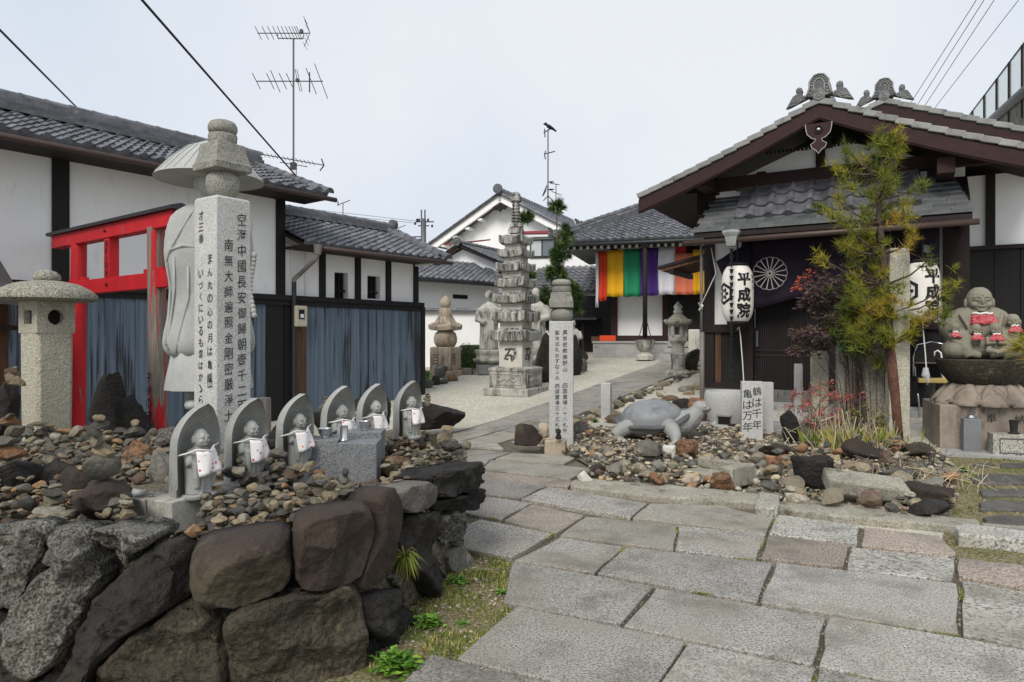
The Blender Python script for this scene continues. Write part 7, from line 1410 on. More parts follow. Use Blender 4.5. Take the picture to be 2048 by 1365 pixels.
for i, a in enumerate([('dark reddish round boulder at the corner of the path', 'rock_purple', 1030, 1092, 858, 910), ('pale flat rock behind the reddish boulder', 'granite_tan', 1070, 1110, 852, 882), ('grey slanted rock with a stacked pebble before the turtle', 'rock_grey', 1272, 1332, 892, 932), ('whitish lump beside the rusty rock before the turtle', 'granite_clean', 1326, 1360, 892, 925), ('rusty orange rock before the turtle', 'rock_brown', 1346, 1404, 886, 926),
    ('brown domed stone at the kerb by the granite trough', 'rock_brown', 1420, 1482, 952, 994), ('flat brown stone right of the granite trough', 'rock_purple', 1522, 1578, 892, 922), ('round brown stone below the flat brown one', 'rock_brown', 1530, 1576, 918, 950), ('large black smooth boulder topped with a white stone', 'rock_black', 1586, 1702, 925, 990), ('brown split boulder at the right end of the bed', 'rock_purple', 1804, 1908, 976, 1022), ('blue grey slaty rock at the kerb, right end of the bed', 'rock_dark', 1815, 1906, 1008, 1048), ('long purple rock below the pine', 'rock_purple', 1688, 1782, 890, 930), ('grey long rock right of the long purple one', 'rock_olive', 1796, 1876, 893, 925), ('flat pinkish stone above the granite plank', 'rock_lichen', 1766, 1848, 943, 976),
    ('black upright stone beside the twin sign slabs', 'rock_black', 1566, 1600, 812, 892), ('small grey upright stone right of the black one', 'rock_grey', 1598, 1624, 842, 892), ('pink lumpy stone near the kerb before the grey slanted rock', 'rock_brown', 1300, 1335, 955, 985), ('ochre round stone pair at the kerb', 'granite_tan', 1365, 1412, 956, 982), ('whitish stone at the left kerb end', 'granite_clean', 1150, 1185, 952, 975), ('dark red wedge stone at the left of the bed', 'rock_purple', 1172, 1208, 938, 962), ('slab leaning by the pale flat rock', 'rock_grey', 1140, 1180, 846, 880), ('dark shale stack behind the turtle head', 'rock_dark', 1332, 1390, 802, 832), ('brown boulder between turtle and basin', 'rock_brown', 1378, 1420, 795, 850)]): bedrock('rock', a[0], a[1], *a[2:], 300+i)
q = gp(1111, 912); s = q.y/F; o = bxo(None, 'stone_block', 'granite_tan', -21*s, 21*s, -.1, .1, 0, 33*s, .012); o.location = q; o.rotation_euler = (.03, .02, R(-8)); tag(o, 'tan squared stone block at the foot of the sign pillar', 'stone block')
q = gp(1115, 880); mb = MB(); mb.lathe([(.028, 0), (.034, .02), (.024, .05), (.02, .06), (.028, .075), (.026, .1), (.01, .112)], 12); o = mb.obj('figurine', M['rock_dark'], None, at(1117, 879, 7.35), smooth=True); tag(o, 'tiny grey figurine on the tan block by the sign pillar', 'figurine')
q = gp(1478, 986); tr_ = thing('granite_trough', 'broken granite trough corner lying in the stone bed', 'trough', q+Vector((0, 0, .05)), R(38)); big.append((q.x+.05, q.y+.2, .32))
for b in ((-.13, .13, -.02, .10, 0, .17), (.131, .22, -.02, .52, 0, .165), (-.1, .13, .11, .5, 0, .08)): mb = MB(); mb.box(*b); mb.obj('slab', M['kerb'], tr_, bev=.012)
q = gp(1737, 1020); o = bxo(None, 'granite_plank', 'kerb', -.28, .29, -.11, .13, .05, .17, .02); big.append((q.x, q.y+.1, .3)); o.location = q+Vector((0, .1, .06)); o.rotation_euler = (R(14), R(6), R(-12)); tag(o, 'rough granite plank propped on stones at the kerb', 'stone block')
random.seed(33); BP_ = Pile(bed_h); lots = []; nb = 0; k = 0; tries = 0
xs = [p[0] for p in BED]; ys = [p[1] for p in BED]
while k < 1300 and tries < 20000:
    tries += 1; x = random.uniform(min(xs), max(xs)); y = random.uniform(min(ys), max(ys))
    if not inpoly(x, y, BED): continue
    if any((x-b[0])**2+(y-b[1])**2 < (b[2]*.8)**2 for b in big): continue
    dt = math.hypot((x-1.83)/.55, (y-8.45)/.3)
    if dt < 1: continue
    near = max(0, min(1, (7.6-y)/2)); r = .02+.014*near+(.035+.045*near)*random.random()**2.6
    z = BP_.drop(x, y, r)
    if z > gz(x, y)+.14: BP_.P = BP_.P[:-1]; continue
    k += 1; lots.append((x, y, z, r))
lots.sort(key=lambda t: -t[3]/t[1])
for x, y, z, r in lots[:298]:
    zone_ = 'before the turtle' if x < 2.2 else ('among the dead stalks and boulders' if x > 2.9 else 'around the granite trough'); pebble(x, y, z, r, 'loose stones '+zone_, 'loose stone in the kerbed bed '+zone_, 'loose_stone')
rest = lots[298:]
for _ in range(2600):
    x = random.uniform(min(xs), max(xs)); y = random.uniform(min(ys), max(ys))
    if inpoly(x, y, BED): rest.append((x, y, bed_h(x, y)+random.uniform(.0, .03), random.uniform(.012, .03)))
mass('gravel_stones', rest, 'small mixed stones filling the kerbed bed')
for a in [(1640, 930, 6.6, 4, .08, 'cairn with a white stone on the large black boulder'), (1715, 890, 7.3, 3, .06, 'small cairn with a white tip on the long purple rock'), (1793, 905, 7.1, 4, .075, 'grey cairn right of the pine trunk'), (1320, 888, 7.3, 2, .055, 'stacked pebble on the grey slanted rock'), (1312, 812, 8.6, 1, .06, 'single tan stone resting on the turtle shell'), (1447, 958, 6.4, 3, .07, 'dark topped cairn beside the granite trough'), (1735, 975, 5.95, 3, .07, 'pebble heap on the granite plank')]: cairn(*a)
# ---------------------------------------------------------------- stone turtle
tp_ = gp(1320, 884); tu = thing('stone_turtle', 'smooth grey stone sea turtle raising its head on the stone bed', 'turtle statue', tp_+Vector((0, .05, .02)), R(-14))
mb = MB()
mb.ell((-.06, 0, .155), (.42, .27, .145), n=24, m=14); mb.ell((.16, 0, .2), (.25, .22, .16))
mb.tube([(.18, 0, .2), (.31, 0, .225), (.40, 0, .285), (.455, 0, .36), (.475, 0, .40)], [.18, .15, .118, .092, .08], 18)
mb.ell((.485, 0, .405), (.098, .088, .082)); mb.ell((.53, 0, .388), (.078, .070, .056)); mb.ell((.50, 0, .432), (.08, .06, .054))
for s in (-1, 1):
    mb.tube([(.1, s*.2, .2), (.16, s*.3, .16), (.2, s*.36, .085), (.2, s*.41, .03)], [.10, .095, .07, .04], 12); mb.ell((.215, s*.45, .02), (.115, .085, .022), Matrix.Rotation(s*-.4, 3, 'Z')); mb.tube([(-.34, s*.16, .17), (-.44, s*.25, .135), (-.52, s*.29, .07)], [.10, .09, .05], 12); mb.ell((-.5, s*.31, .03), (.13, .085, .024))
    mb.ell((.522, s*.068, .425), (.022, .016, .018))
mb.tube([(-.45, 0, .14), (-.58, 0, .08)], [.06, .01], 8); fuse(mb.obj('body', M['granite_smooth'], tu), .010, 4)
n = 48; TS = T(-.07, 0, .25) @ Matrix.Rotation(R(13), 4, 'X') @ Matrix.Rotation(R(-5), 4, 'Y') @ T(.07, 0, -.25)
def shell_ring(sc, z):
    o = []
    for i in range(n):
        a = 2*PI*i/n; ca = math.cos(a); o.append(Vector((-.08+.42*sc*ca, .33*sc*math.sin(a), z+(.05*max(0, ca-.7)/.3+.02*max(0, -ca-.6) if sc > .85 else 0)+.006*math.sin(6*a)*(sc > .9))))
    return o
mb = MB(); mb.loft([shell_ring(.86, .228), shell_ring(1.06, .232), shell_ring(1.12, .250), shell_ring(1.11, .270), shell_ring(1.05, .280), shell_ring(.92, .262)]).xf(TS); mb.obj('shell_rim', M['granite_rim'], tu, smooth=40)
def dome(sc, z): return [Vector((-.09+.375*sc*math.cos(2*PI*i/n), .29*sc*math.sin(2*PI*i/n), z+.004*math.cos(7*2*PI*i/n)*sc)) for i in range(n)]
mb = MB(); mb.loft([dome(1.03, .25), dome(1.0, .278)]+[dome(math.cos(t)**.9, .278+.2*math.sin(t)) for t in (.2, .4, .6, .8, 1.0, 1.2, 1.35, 1.48)]).xf(TS); o = mb.obj('shell_dome', M['granite_shell'], tu, smooth=True)
mb = MB()                                           # shallow carved lines of the scutes
for cx, cy in ((0, 0), (-.2, 0), (.2, 0), (-.1, .15), (.1, .15), (-.1, -.15), (.1, -.15), (-.28, .12), (-.28, -.12)):
    pts = []
    for i in range(19):
        a = i*PI/9; rr_ = 1/max(abs(math.cos((a % (PI/3))-PI/6)), .5)*.866; x = cx+.098*rr_*math.cos(a); y = cy+.088*rr_*math.sin(a); f_ = 1-(x/.378)**2-(y/.293)**2
        if f_ > .02: pts.append((-.09+x, y, .2775+.2*math.sqrt(f_)))
    if len(pts) > 2: mb.tube(pts, .0022, 4)
mb.xf(TS); mb.obj('scute_lines', M['granite_dark'], tu)
for s in (-1, 1):
    mb = MB(); mb.ell((.53, s*.078, .427), (.014, .008, .012), n=10, m=6); mb.obj('eye', M['granite_clean'], tu, smooth=True); mb = MB(); mb.tube([(.609, 0, .384), (.60, s*.034, .384), (.565, s*.062, .379), (.51, s*.083, .366)], .0035, 5); mb.obj('mouth_line', M['rock_dark'], tu)
mb = MB()
for k in range(4): c_ = Vector((.335+.032*k, 0, .235+.034*k)); rk = .142-.014*k; mb.tube([(c_.x+.075*(1-math.cos(b))*.5+.02, rk*math.sin(b)*1.02, c_.z-rk*math.cos(b)*.98) for b in [-1.7+i*.34 for i in range(11)]], .0045, 5)
mb.obj('neck_folds', M['granite_smooth'], tu, smooth=True)
# ---------------------------------------------------------------- inscribed sign pillar by the path
sg = gp(1123, 894); q = sg.y/F; ws = 23.5*q; hs_ = (894-643)*q; sgn = thing('inscribed_sign_pillar', 'square granite sign pillar with two columns of script by the path', 'stone pillar', sg, R(-6)); zS = lambda py: (894-py)*q
mb = MB(); mb.sq([(ws, -.1), (ws, hs_-.006), (ws-.006, hs_)]); mb.obj('shaft', M['granite'], sgn, bev=.004)
mb = MB(); mb.lathe([(ws*.5, hs_), (ws*.85, zS(640)), (ws*1.0, zS(632)), (ws*.95, zS(622)), (ws*.6, zS(615))], 26); mb.obj('round_stone', M['granite_cap'], sgn, smooth=True); mb = MB(); mb.sq([(ws*.85, zS(617)), (ws*1.0, zS(616)), (ws*1.02, zS(606)), (ws*.92, zS(596)), (ws*.84, zS(586))]); mb.obj('roof_stone', M['granite_cap'], sgn, bev=.004)
mb = MB(); mb.lathe([(ws*.7, zS(587)), (ws*.82, zS(584)), (ws*.84, zS(575)), (ws*.6, zS(573))], 26); mb.obj('bowl_stone', M['granite_cap'], sgn, smooth=50); mb = MB(); mb.lathe([(ws*.6, zS(574)), (ws*.8, zS(571)), (ws*.84, zS(566)), (ws*.7, zS(561)), (ws*.3, zS(559))], 26); mb.obj('jewel_stone', M['granite_cap'], sgn, smooth=True)
dz = (zS(665)-zS(738))/6; q7 = dz*.8; inscr('inscription', 'ink', sgn, [(.045, zS(665), dz, q7, '真言密教高野山'), (.045, zS(770), (zS(770)-zS(858))/8, q7*.9, '四国霊場八十八札所'), (-.045, zS(666), (zS(666)-zS(755))/8, q7*.9, '聖地巡礼おすなふみ'[:8]), (-.045, zS(755), .05, q7*.9, 'み'), (-.045, zS(771), (zS(771)-zS(858))/8, q7*.9, '西国霊場三十三札所')], -ws-.003)
tg = gp(1503, 884); q = tg.y/F; o = bxo(None, 'inscribed_slab', 'granite', -20*q, 20*q, -.06, .05, -.1, 121*q, .004); o.location = tg; o.rotation_euler = (0, 0, R(-10)); tag(o, 'upright granite slab inscribed about crane and tortoise years', 'stone slab')
inscr('inscription', 'ink', o, [(.052, (884-782)*q, 22*q, .105, '鶴は千年'), (-.055, (884-787)*q, 22*q, .105, '亀は万年')], -.063)
t2 = gp(1538, 876); q = t2.y/F; o = bxo(None, 'granite_slab', 'granite', -14*q, 14*q, -.06, .06, -.1, 110*q, .004); o.location = t2+Vector((0, .12, 0)); o.rotation_euler = (0, 0, R(-10)); tag(o, 'plain granite slab standing right behind the inscribed one', 'stone slab')
for i, (x0, x1, yt, yb, m_, lb) in enumerate([(1589, 1604, 728, 862, 'granite', 'slimmest square granite post, nearest the twin slabs'), (1624, 1654, 702, 866, 'rough_granite', 'rough granite post, second of the row from the slabs'), (1674, 1707, 676, 872, 'rough_granite', 'rounded top granite post, third of the row from the slabs'), (1727, 1763, 640, 876, 'lichen_granite', 'lichened granite post half hidden by the pine'), (1776, 1813, 498, 890, 'rough_granite', 'tallest granite post, right of the pine trunk')]):
    p = gp((x0+x1)/2, yb); q = p.y/F; w = (x1-x0)/2*q; H = (yb-yt)*q; mb = MB(); rows = []
    for k in range(11):
        f_ = k/10; s = 1 if k < 10 else (.75 if i == 2 else .95); rows.append([Vector((w*s*(cx+.05*vnoise((cx, cy, f_*4+i), 2)), w*.85*s*(cy+.05*vnoise((cy, cx, f_*4+i), 2)), H*(f_ if k < 10 else 1.0)-(.05*w if k == 9 else 0)+(-.1 if k == 0 else 0))) for cx, cy in ((-1, -1), (0, -1.02), (1, -1), (1.02, 0), (1, 1), (0, 1.02), (-1, 1), (-1.02, 0))])
    mb.loft(rows); o = mb.obj('granite_post', M[m_], None, p, (0, R(random.uniform(-.6, .6)), R(-14)), bev=.008); tag(o, lb, 'stone post')
# ---------------------------------------------------------------- red pine in front of the gatehouse
pbv = gp(1798, 892); pY = pbv.y; pine = thing('pine_tree', 'young pine with yellow green needles before the gatehouse door', 'pine tree', pbv); X_ = lambda x: (x-1798)/F*pY; Z_ = lambda y: (892-y)/F*pY
trp = [(1798, 895), (1792, 830), (1787, 760), (1780, 690), (1776, 630), (1772, 570), (1765, 510), (1760, 450), (1757, 400), (1762, 350), (1764, 300), (1766, 272)]
mb = MB(); mb.tube([(X_(x), .0, Z_(y)) for x, y in trp], [.095*.6, .055, .052, .048, .044, .04, .036, .03, .025, .02, .014, .008], 10); mb.obj('trunk', M['trunk'], pine, smooth=True)
mb = MB(); mb.tube([(X_(x)-.002, -.004, Z_(y)) for x, y in trp[:4]], [.06, .058, .0545, .046], 10); mb.obj('red_bark', M['trunk_red'], pine, smooth=True)
cl = [(640, 100), (735, 100), (455, 175), (420, 270), (540, 300), (650, 170), (740, 220), (790, 270), (470, 400), (440, 480), (560, 470), (690, 400), (760, 420), (860, 430), (320, 520), (340, 600), (510, 600), (700, 500), (830, 520), (860, 600), (700, 620), (360, 690), (430, 800), (560, 740), (620, 700), (770, 780), (320, 870), (530, 900), (640, 960), (690, 1080), (480, 1080), (470, 1150), (560, 1200), (880, 920), (790, 1000), (1060, 1060), (1045, 1140), (420, 1300), (900, 1250), (970, 1255), (600, 400), (620, 560), (540, 820), (610, 1100), (640, 1230), (700, 900), (510, 990), (410, 1180), (720, 310), (570, 240)]
cl = [(1560+a/3.25, 240+b/3.25) for a, b in cl]+[(1560+a/3.41, 560+b/3.41) for a, b in ((430, 270), (520, 370), (620, 440), (745, 520), (690, 150), (480, 90), (600, 190), (560, 300), (700, 250), (460, 180), (520, 240), (640, 330), (560, 130), (690, 60), (640, 260), (500, 310), (450, 350), (690, 400), (610, 90), (530, 40), (740, 180), (800, 330), (860, 250))]
br = MB(); nd = MB(); random.seed(9)
for x, y in cl:
    dy = random.uniform(-.3, .3); c = Vector((X_(x), dy, Z_(y))); ty = min(y+25+abs(x-1768)*.25, 880); k = min(range(len(trp)), key=lambda j: abs(trp[j][1]-ty)); a = Vector((X_(trp[k][0]), 0, Z_(trp[k][1]))); m_ = a.lerp(c, .55)-Vector((0, 0, .05)); br.tube([a, m_, c], [.014, .01, .005], 6)
    tn = random.choice([.2, .35, .45, .5, .6, .7, .85]) if y < 520 else random.choice([.15, .25, .4, .45, .55, .65, .8]); d = (c-m_).normalized()+Vector((0, 0, .7))
    for j in range(14):
        w = Vector(rng.normal(size=3))*.04; needles(nd, c+w-d.normalized()*random.uniform(0, .14), d, 16, .12, .003, tn, 1.8)
    if random.random() < .5:
        w = Vector(rng.normal(size=3))*.09; needles(nd, c+w, d, 45, .12, .0042, tn*.8, 1.8)
for _ in range(40):                                 # short shoots along the trunk
    f_ = random.uniform(.35, .97); k = f_*(len(trp)-1); i = int(k); g_ = k-i; x = trp[i][0]*(1-g_)+trp[min(i+1, len(trp)-1)][0]*g_; y = trp[i][1]*(1-g_)+trp[min(i+1, len(trp)-1)][1]*g_; c = Vector((X_(x)+random.uniform(-.12, .12), random.uniform(-.15, .15), Z_(y))); needles(nd, c, Vector((random.uniform(-1, 1), random.uniform(-1, 1), .8)), 60, .12, .0042, random.uniform(.1, .7), 1.6)
br.obj('branches', M['trunk'], pine, smooth=True); tag(nd.obj('needles', M['pine_needle'], pine, tint=True), kind='stuff')
# ---------------------------------------------------------------- nandina, dead stalks
def nandina(label, base, tips, mat, n, rr, t0, t1, Y=None, name='nandina_bush'):
    b = gp(*base); q = b.y/F; t = thing(name, label, 'shrub', b); sm = MB(); lf = MB()
    for x, y, r in tips:
        c = Vector(((x-base[0])*q, random.uniform(-.15, .15), (base[1]-y)*q)); sx = random.choice([-.06, 0, .05]); s0 = Vector((sx, 0, 0)); k1 = Vector((sx*1.5+.15*c.x, 0, c.z*.62)); sm.tube([s0, k1, k1.lerp(c, .6)+Vector((0, 0, .05)), c], [.006, .005, .003, .002], 5)
        for j in range(n):
            d = Vector(rng.normal(size=3)); d.z *= .6; d = d.normalized(); p = c+d*r*q*random.random()**.5; tw = p+d*.07-Vector((0, 0, .02)); sm.tube([p-d*.03, tw], .0018, 3)
            ti = random.uniform(t0, t1)
            for m_ in range(6):
                f_ = m_/5; pp_ = p.lerp(tw, f_); a = (d*.6+Vector(rng.normal(size=3))*.7); a.z -= .25; a = a.normalized(); sd = a.orthogonal().normalized(); L_ = rr*random.uniform(.7, 1.25); w = L_*.2; lf.add([pp_, pp_+a*L_*.45+sd*w, pp_+a*L_, pp_+a*L_*.45-sd*w], [(0, 1, 2, 3)], min(1, max(0, ti+random.uniform(-.12, .12))))
    sm.obj('stems', M['trunk'], t); tag(lf.obj('leaves', M[mat], t, tint=True), kind='stuff'); return t
random.seed(14)
nandina('purple leaved nandina drooping left of the pine', (1705, 880), [(1640, 575, 26), (1665, 560, 30), (1690, 565, 30), (1640, 600, 28), (1665, 610, 32), (1700, 600, 34), (1625, 585, 20), (1720, 560, 24), (1680, 640, 26), (1620, 670, 18), (1635, 690, 18), (1610, 665, 14), (1655, 680, 18), (1600, 700, 10), (1650, 640, 18), (1720, 620, 22), (1735, 590, 22)], 'nandina_leaf', 30, .06, .0, .5)
nandina('orange tipped nandina spray against the purple curtain', (1712, 872), [(1620, 552, 12), (1606, 562, 10), (1594, 574, 8)], 'nandina_leaf', 8, .042, .78, .95, name='nandina_spray')
nandina('low pink leaved nandina before the granite posts', (1640, 888), [(1610, 790, 16), (1635, 775, 16), (1600, 815, 14), (1660, 790, 16), (1625, 815, 18), (1645, 825, 18), (1690, 800, 14), (1710, 790, 12), (1605, 845, 10), (1660, 840, 14)], 'nandina_red', 13, .045, .4, 1.0)
nandina('yellow green nandina shoots at the foot of the pine', (1735, 888), [(1700, 835, 14), (1720, 820, 14), (1745, 835, 16), (1770, 840, 14), (1690, 845, 10), (1655, 770, 8), (1780, 850, 10), (1670, 845, 10)], 'nandina_red', 9, .04, .0, .4)
nandina('dark green nandina leaves behind the pine trunk', (1745, 884), [(1700, 660, 26), (1725, 680, 26), (1690, 690, 22), (1740, 650, 22), (1710, 630, 26), (1670, 660, 20)], 'conifer', 26, .055, .1, .8)
sb = gp(1690, 905); q = sb.y/F; stk = thing('dead_stalks', 'clump of dry bleached stalks below the nandina', 'plant', sb); mb = MB(); random.seed(3)
for i in range(80):
    x = random.gauss(0, 45)*q; y = random.uniform(-.2, .25); h_ = random.uniform(25, 85)*q*(1 if abs(x) < 60*q else .6); dx = random.gauss(0, .09)+x*.12; b0 = Vector((x, y, 0)); b2_ = Vector((x+dx, y+random.gauss(0, .08), h_)); pts = [b0, b0.lerp(b2_, .5)+Vector((random.gauss(0, .015), 0, 0)), b2_]
    if random.random() < .25: pts.append(b2_+Vector((random.gauss(0, .1), random.gauss(0, .05), -random.uniform(.02, .12))))
    mb.tube(pts, random.choice([.003, .004, .0055]), 4, t=random.random())
tag(mb.obj('stalks', M['dry_stalk'], stk, tint=True), kind='stuff')
mb = MB()
for i in range(700):
    x = random.gauss(20, 42)*q; p = Vector((x, random.uniform(-.1, .25), 0)); d = Vector((random.gauss(0, .25), random.gauss(0, .2), 1)).normalized(); s = Vector((.003, 0, 0)); L_ = random.uniform(.12, .32); mb.add([p-s, p+s, p+d*L_*.6+s*.7, p+d*L_+Vector((random.gauss(0, .04), 0, -.02))], [(0, 1, 2, 3)], random.choice([.1, .5, .8, .9, 1]))
tag(mb.obj('blades', M['grass_blade'], stk, tint=True), kind='stuff')
b5 = gp(1885, 985); st5 = thing('dry_grass_tuft', 'dry bent grass and bare twigs at the right end of the stone bed', 'plant', b5); mb = MB()
for i in range(130):
    p = Vector((random.gauss(-.1, .3), random.uniform(-.1, .6), 0)); a = random.uniform(0, 6.28); L_ = random.uniform(.1, .3); mb.tube([p, p+Vector((math.cos(a)*L_*.3, math.sin(a)*L_*.3, L_*.6)), p+Vector((math.cos(a)*L_, math.sin(a)*L_, L_*random.uniform(.1, .7)))], .0025, 3, t=random.random())
tag(mb.obj('blades', M['dry_stalk'], st5, tint=True), kind='stuff'); mb = MB()
for i in range(14):
    p = Vector((random.uniform(-.4, .2), random.uniform(.2, .8), 0)); e = p+Vector((random.gauss(0, .2), random.gauss(0, .1), random.uniform(.2, .45))); mb.tube([p, p.lerp(e, .5)+Vector((.03, 0, 0)), e], [.005, .004, .002], 4); mb.tube([p.lerp(e, .5), p.lerp(e, .6)+Vector((random.gauss(0, .15), 0, .1))], .002, 3)
tag(mb.obj('twigs', M['trunk'], st5), kind='stuff')
pn = gp(2075, 900); pn2 = thing('pine_shoot', 'yellow pine needles reaching in at the right edge before the big jizo', 'pine branch', at(2060, 700, 6.6)); nd = MB(); br = MB()
for i in range(7): c = Vector((random.uniform(-.05, .2), random.uniform(-.1, .1), random.uniform(-.12, .12))); needles(nd, c, Vector((-1, 0, .15)), 70, .24, .005, random.uniform(.6, .9), .9); br.tube([Vector((.4, 0, -.3)), c], [.015, .006], 5)
br.obj('branch', M['trunk'], pn2); tag(nd.obj('needles', M['pine_needle'], pn2, tint=True), kind='stuff')
# ---------------------------------------------------------------- big seated jizo with children
jb = gp(1968, 903); q = jb.y/F; bj = thing('seated_jizo', 'large seated stone jizo holding four children in red bibs on a lotus base', 'statue', jb+Vector((.19, .3, 0)), R(-20)); zj = lambda py: (903-py)*q; J = lambda px: px*q
bxo(bj, 'pedestal', 'pedestal', -J(92), J(92), -J(70), J(90), 0, zj(812), .012)
def petals(zlo, zhi, rlo, rhi, nP_, mat, nm, inv=False):
    mb = MB(); mb.lathe([(rlo*.9, zlo), (rlo, zlo+(zhi-zlo)*.15), ((rlo+rhi)/2*1.02, (zlo+zhi)/2), (rhi, zhi)], 48); mb.obj(nm+'_core', M[mat], bj, smooth=True)
    for k in range(nP_):
        a = 2*PI*k/nP_-PI/2; mb = MB(); rows = []
        for i in range(7):
            f_ = i/6; z = zlo+(zhi-zlo)*f_; r = rlo+(rhi-rlo)*f_; wd = PI/nP_*.95*math.sin(min(1, (f_ if not inv else 1-f_)*1.0+.18)*PI*.62); rows.append([Vector(((r+.035*math.cos(j/4*PI/2)+.02*math.sin(f_*PI))*math.cos(a+wd*j/4), (r+.035*math.cos(j/4*PI/2)+.02*math.sin(f_*PI))*math.sin(a+wd*j/4), z)) for j in range(-4, 5)])
        mb.loft(rows, cap=False, closed=False); o = mb.obj('petal', M[mat], bj, smooth=True); o.modifiers.new('t', 'SOLIDIFY').thickness = .03
petals(zj(812), zj(770), J(88), J(55), 10, 'pedestal', 'lower_lotus', True)
mb = MB(); mb.lathe([(J(55), zj(772)), (J(60), zj(768)), (J(72), zj(752)), (J(80), zj(732)), (J(83), zj(722)), (J(80), zj(720)), (J(30), zj(719))], 48, mod=lambda a, z: 1+.02*abs(math.sin(6*a))); mb.obj('upper_lotus', M['rock_olive'], bj, smooth=40)
mb = MB(); z0 = zj(720); k = q*1.0
P_ = lambda x, y, z: (x*q, y*q, z0+z*q)
mb.ell(P_(-8, 0, 62), (56*q, 36*q, 54*q)); mb.ell(P_(-8, 4, 84), (62*q, 32*q, 28*q)); mb.ell(P_(-8, 0, 22), (74*q, 44*q, 26*q)); mb.tube([P_(-8, 0, 92), P_(-8, -2, 112)], 15*q, 12)
for s in (-1, 1):
    x0 = -8; mb.tube([P_(x0+s*50, 2, 86), P_(x0+s*56, -6, 62), P_(x0+s*48, -22, 44), P_(x0+s*20, -36, 44)], [20*q, 23*q, 20*q, 12*q], 14); mb.ell(P_(x0+s*46, -24, 20), (32*q, 28*q, 22*q)); mb.tube([P_(x0+s*34, -34, 46), P_(x0+s*36, -42, 22), P_(x0+s*28, -46, 5)], [15*q, 14*q, 10*q], 10); mb.tube([P_(x0+s*56, -26, 30), P_(x0+s*36, -46, 14), P_(x0+s*8, -48, 8)], [9*q, 9*q, 7*q], 8)
    mb.tube([P_(x0+s*40, -20, 94), P_(x0+s*30, -36, 70), P_(x0+s*24, -38, 50)], [5*q, 4*q, 3*q], 8); mb.tube([P_(x0+s*66, -20, 60), P_(x0+s*60, -40, 40), P_(x0+s*40, -50, 30)], [4*q, 4*q, 3*q], 6)
M['jizo_stone'] = stone('jizo_stone', '787466', '8f8a7a', 4, (120, .4, '6b675a'), blot=(3.5, .6, '746f60'), bump=.3, bd=.004)
mb.xf(Matrix.Diagonal((.93, 1, 1, 1))); fuse(mb.obj('body', M['jizo_stone'], bj), .0105, 2)
def head(mb, c, r, sc=1.0):
    c = Vector(c); e = lambda x, y, z, a, b, d: mb.ell(c+Vector((x*r, y*r, z*r)), (a*r, b*r, d*r), n=14, m=9)
    e(0, 0, .1, .92, .98, 1.05); e(0, -.12, -.3, .8, .8, .72); e(0, -.9, -.05, .12, .2, .3); e(0, -.84, -.42, .26, .14, .07); e(0, -.8, -.52, .24, .12, .07); e(0, -.74, -.75, .3, .2, .16); e(0, -.96, .42, .05, .05, .05)
    for s in (-1, 1): e(s*.37, -.8, .08, .25, .13, .07); e(s*.37, -.82, .26, .3, .1, .035); e(s*.45, -.62, -.3, .3, .28, .26); e(s*.95, .0, -.2, .12, .2, .42); e(s*.95, .02, -.62, .1, .12, .2)
def facelines(c, r, tw):
    m2 = MB(); c = Vector(c)
    for s in (-1, 1): m2.tube([(s*(.16+.11*j)*r, (-1.02+.022*j*j)*r, (.05-.02*(j-2)**2)*r) for j in range(5)], .022*r, 4); m2.tube([(s*(.12+.13*j)*r, (-1.0+.025*j*j)*r, (.3-.018*(j-2.2)**2)*r) for j in range(5)], .018*r, 4)
    m2.tube([((-.22+.11*j)*r, (-1.0+.03*(j-2)**2)*r, (-.47+.015*(j-2)**2)*r) for j in range(5)], .022*r, 4); m2.xf(T(*c) @ RZ(tw)); m2.obj('face_carving', M['ink_grey'], bj)
mb = MB(); head(mb, P_(-8, -8, 120), 26*q); fuse(mb.obj('head', M['jizo_stone'], bj), .0048, 1); facelines(P_(-8, -8, 120), 26*q, 0)
kids = [(-58, -34, 64, 11, .3), (-23, -46, 60, 12, .2), (8, -52, 61, 13.5, 0), (44, -34, 78, 13.5, -.3)]
for i, (x, y, z, r, tw) in enumerate(kids):
    mb = MB(); mb.ell(P_(x, y+8, z-20), (r*.95*q, r*.8*q, 15*q)); c = Vector(P_(x, y, z)); i0 = len(mb.v); head(mb, (0, 0, 0), r*q*.92); mb.xf(T(*c) @ RZ(tw), i0)
    if i == 2:
        for s in (-1, 1): mb.tube([P_(x+s*12, y+2, z-18), P_(x+s*14, y-10, z-28), P_(x+s*2, y-14, z-26)], [5*q, 5*q, 4*q], 8); mb.tube([P_(x+s*8, y, z-36), P_(x+s*16, y-14, z-42), P_(x-s*4, y-16, z-46)], [7*q, 6*q, 5*q], 8)
        mb.ell(P_(x, y+6, z-34), (15*q, 12*q, 14*q))
    fuse(mb.obj('child', M['jizo_stone'], bj), .0045, 1); facelines(c, r*q*.92, tw)
    rows = [[Vector(P_(x+(6+7*f_)*(j/3)*r/13, y-r*.55-4*math.cos(j/3)-5*f_, z-r*.75-f_*r*.95+1.5*math.sin(j*2+i))) for j in range(-3, 4)] for f_ in (0, .33, .66, 1)]
    m2 = MB(); m2.loft(rows, cap=False, closed=False); o = m2.obj('child_bib', M['red_print'], bj, smooth=True); o.modifiers.new('t', 'SOLIDIFY').thickness = .006
    m2 = MB(); m2.tube([p+Vector((0, -.004, .004)) for p in rows[0]], .008, 6); m2.obj('bib_collar', M['cord'], bj, smooth=True)
rows = [[Vector(P_(-8+(18+9*f_)*(j/4)+5*f_, -24-9*math.cos(j/4*1.2)-4*f_, 93-f_*22+1.2*math.sin(j*1.7))) for j in range(-4, 5)] for f_ in (0, .25, .5, .75, 1)]
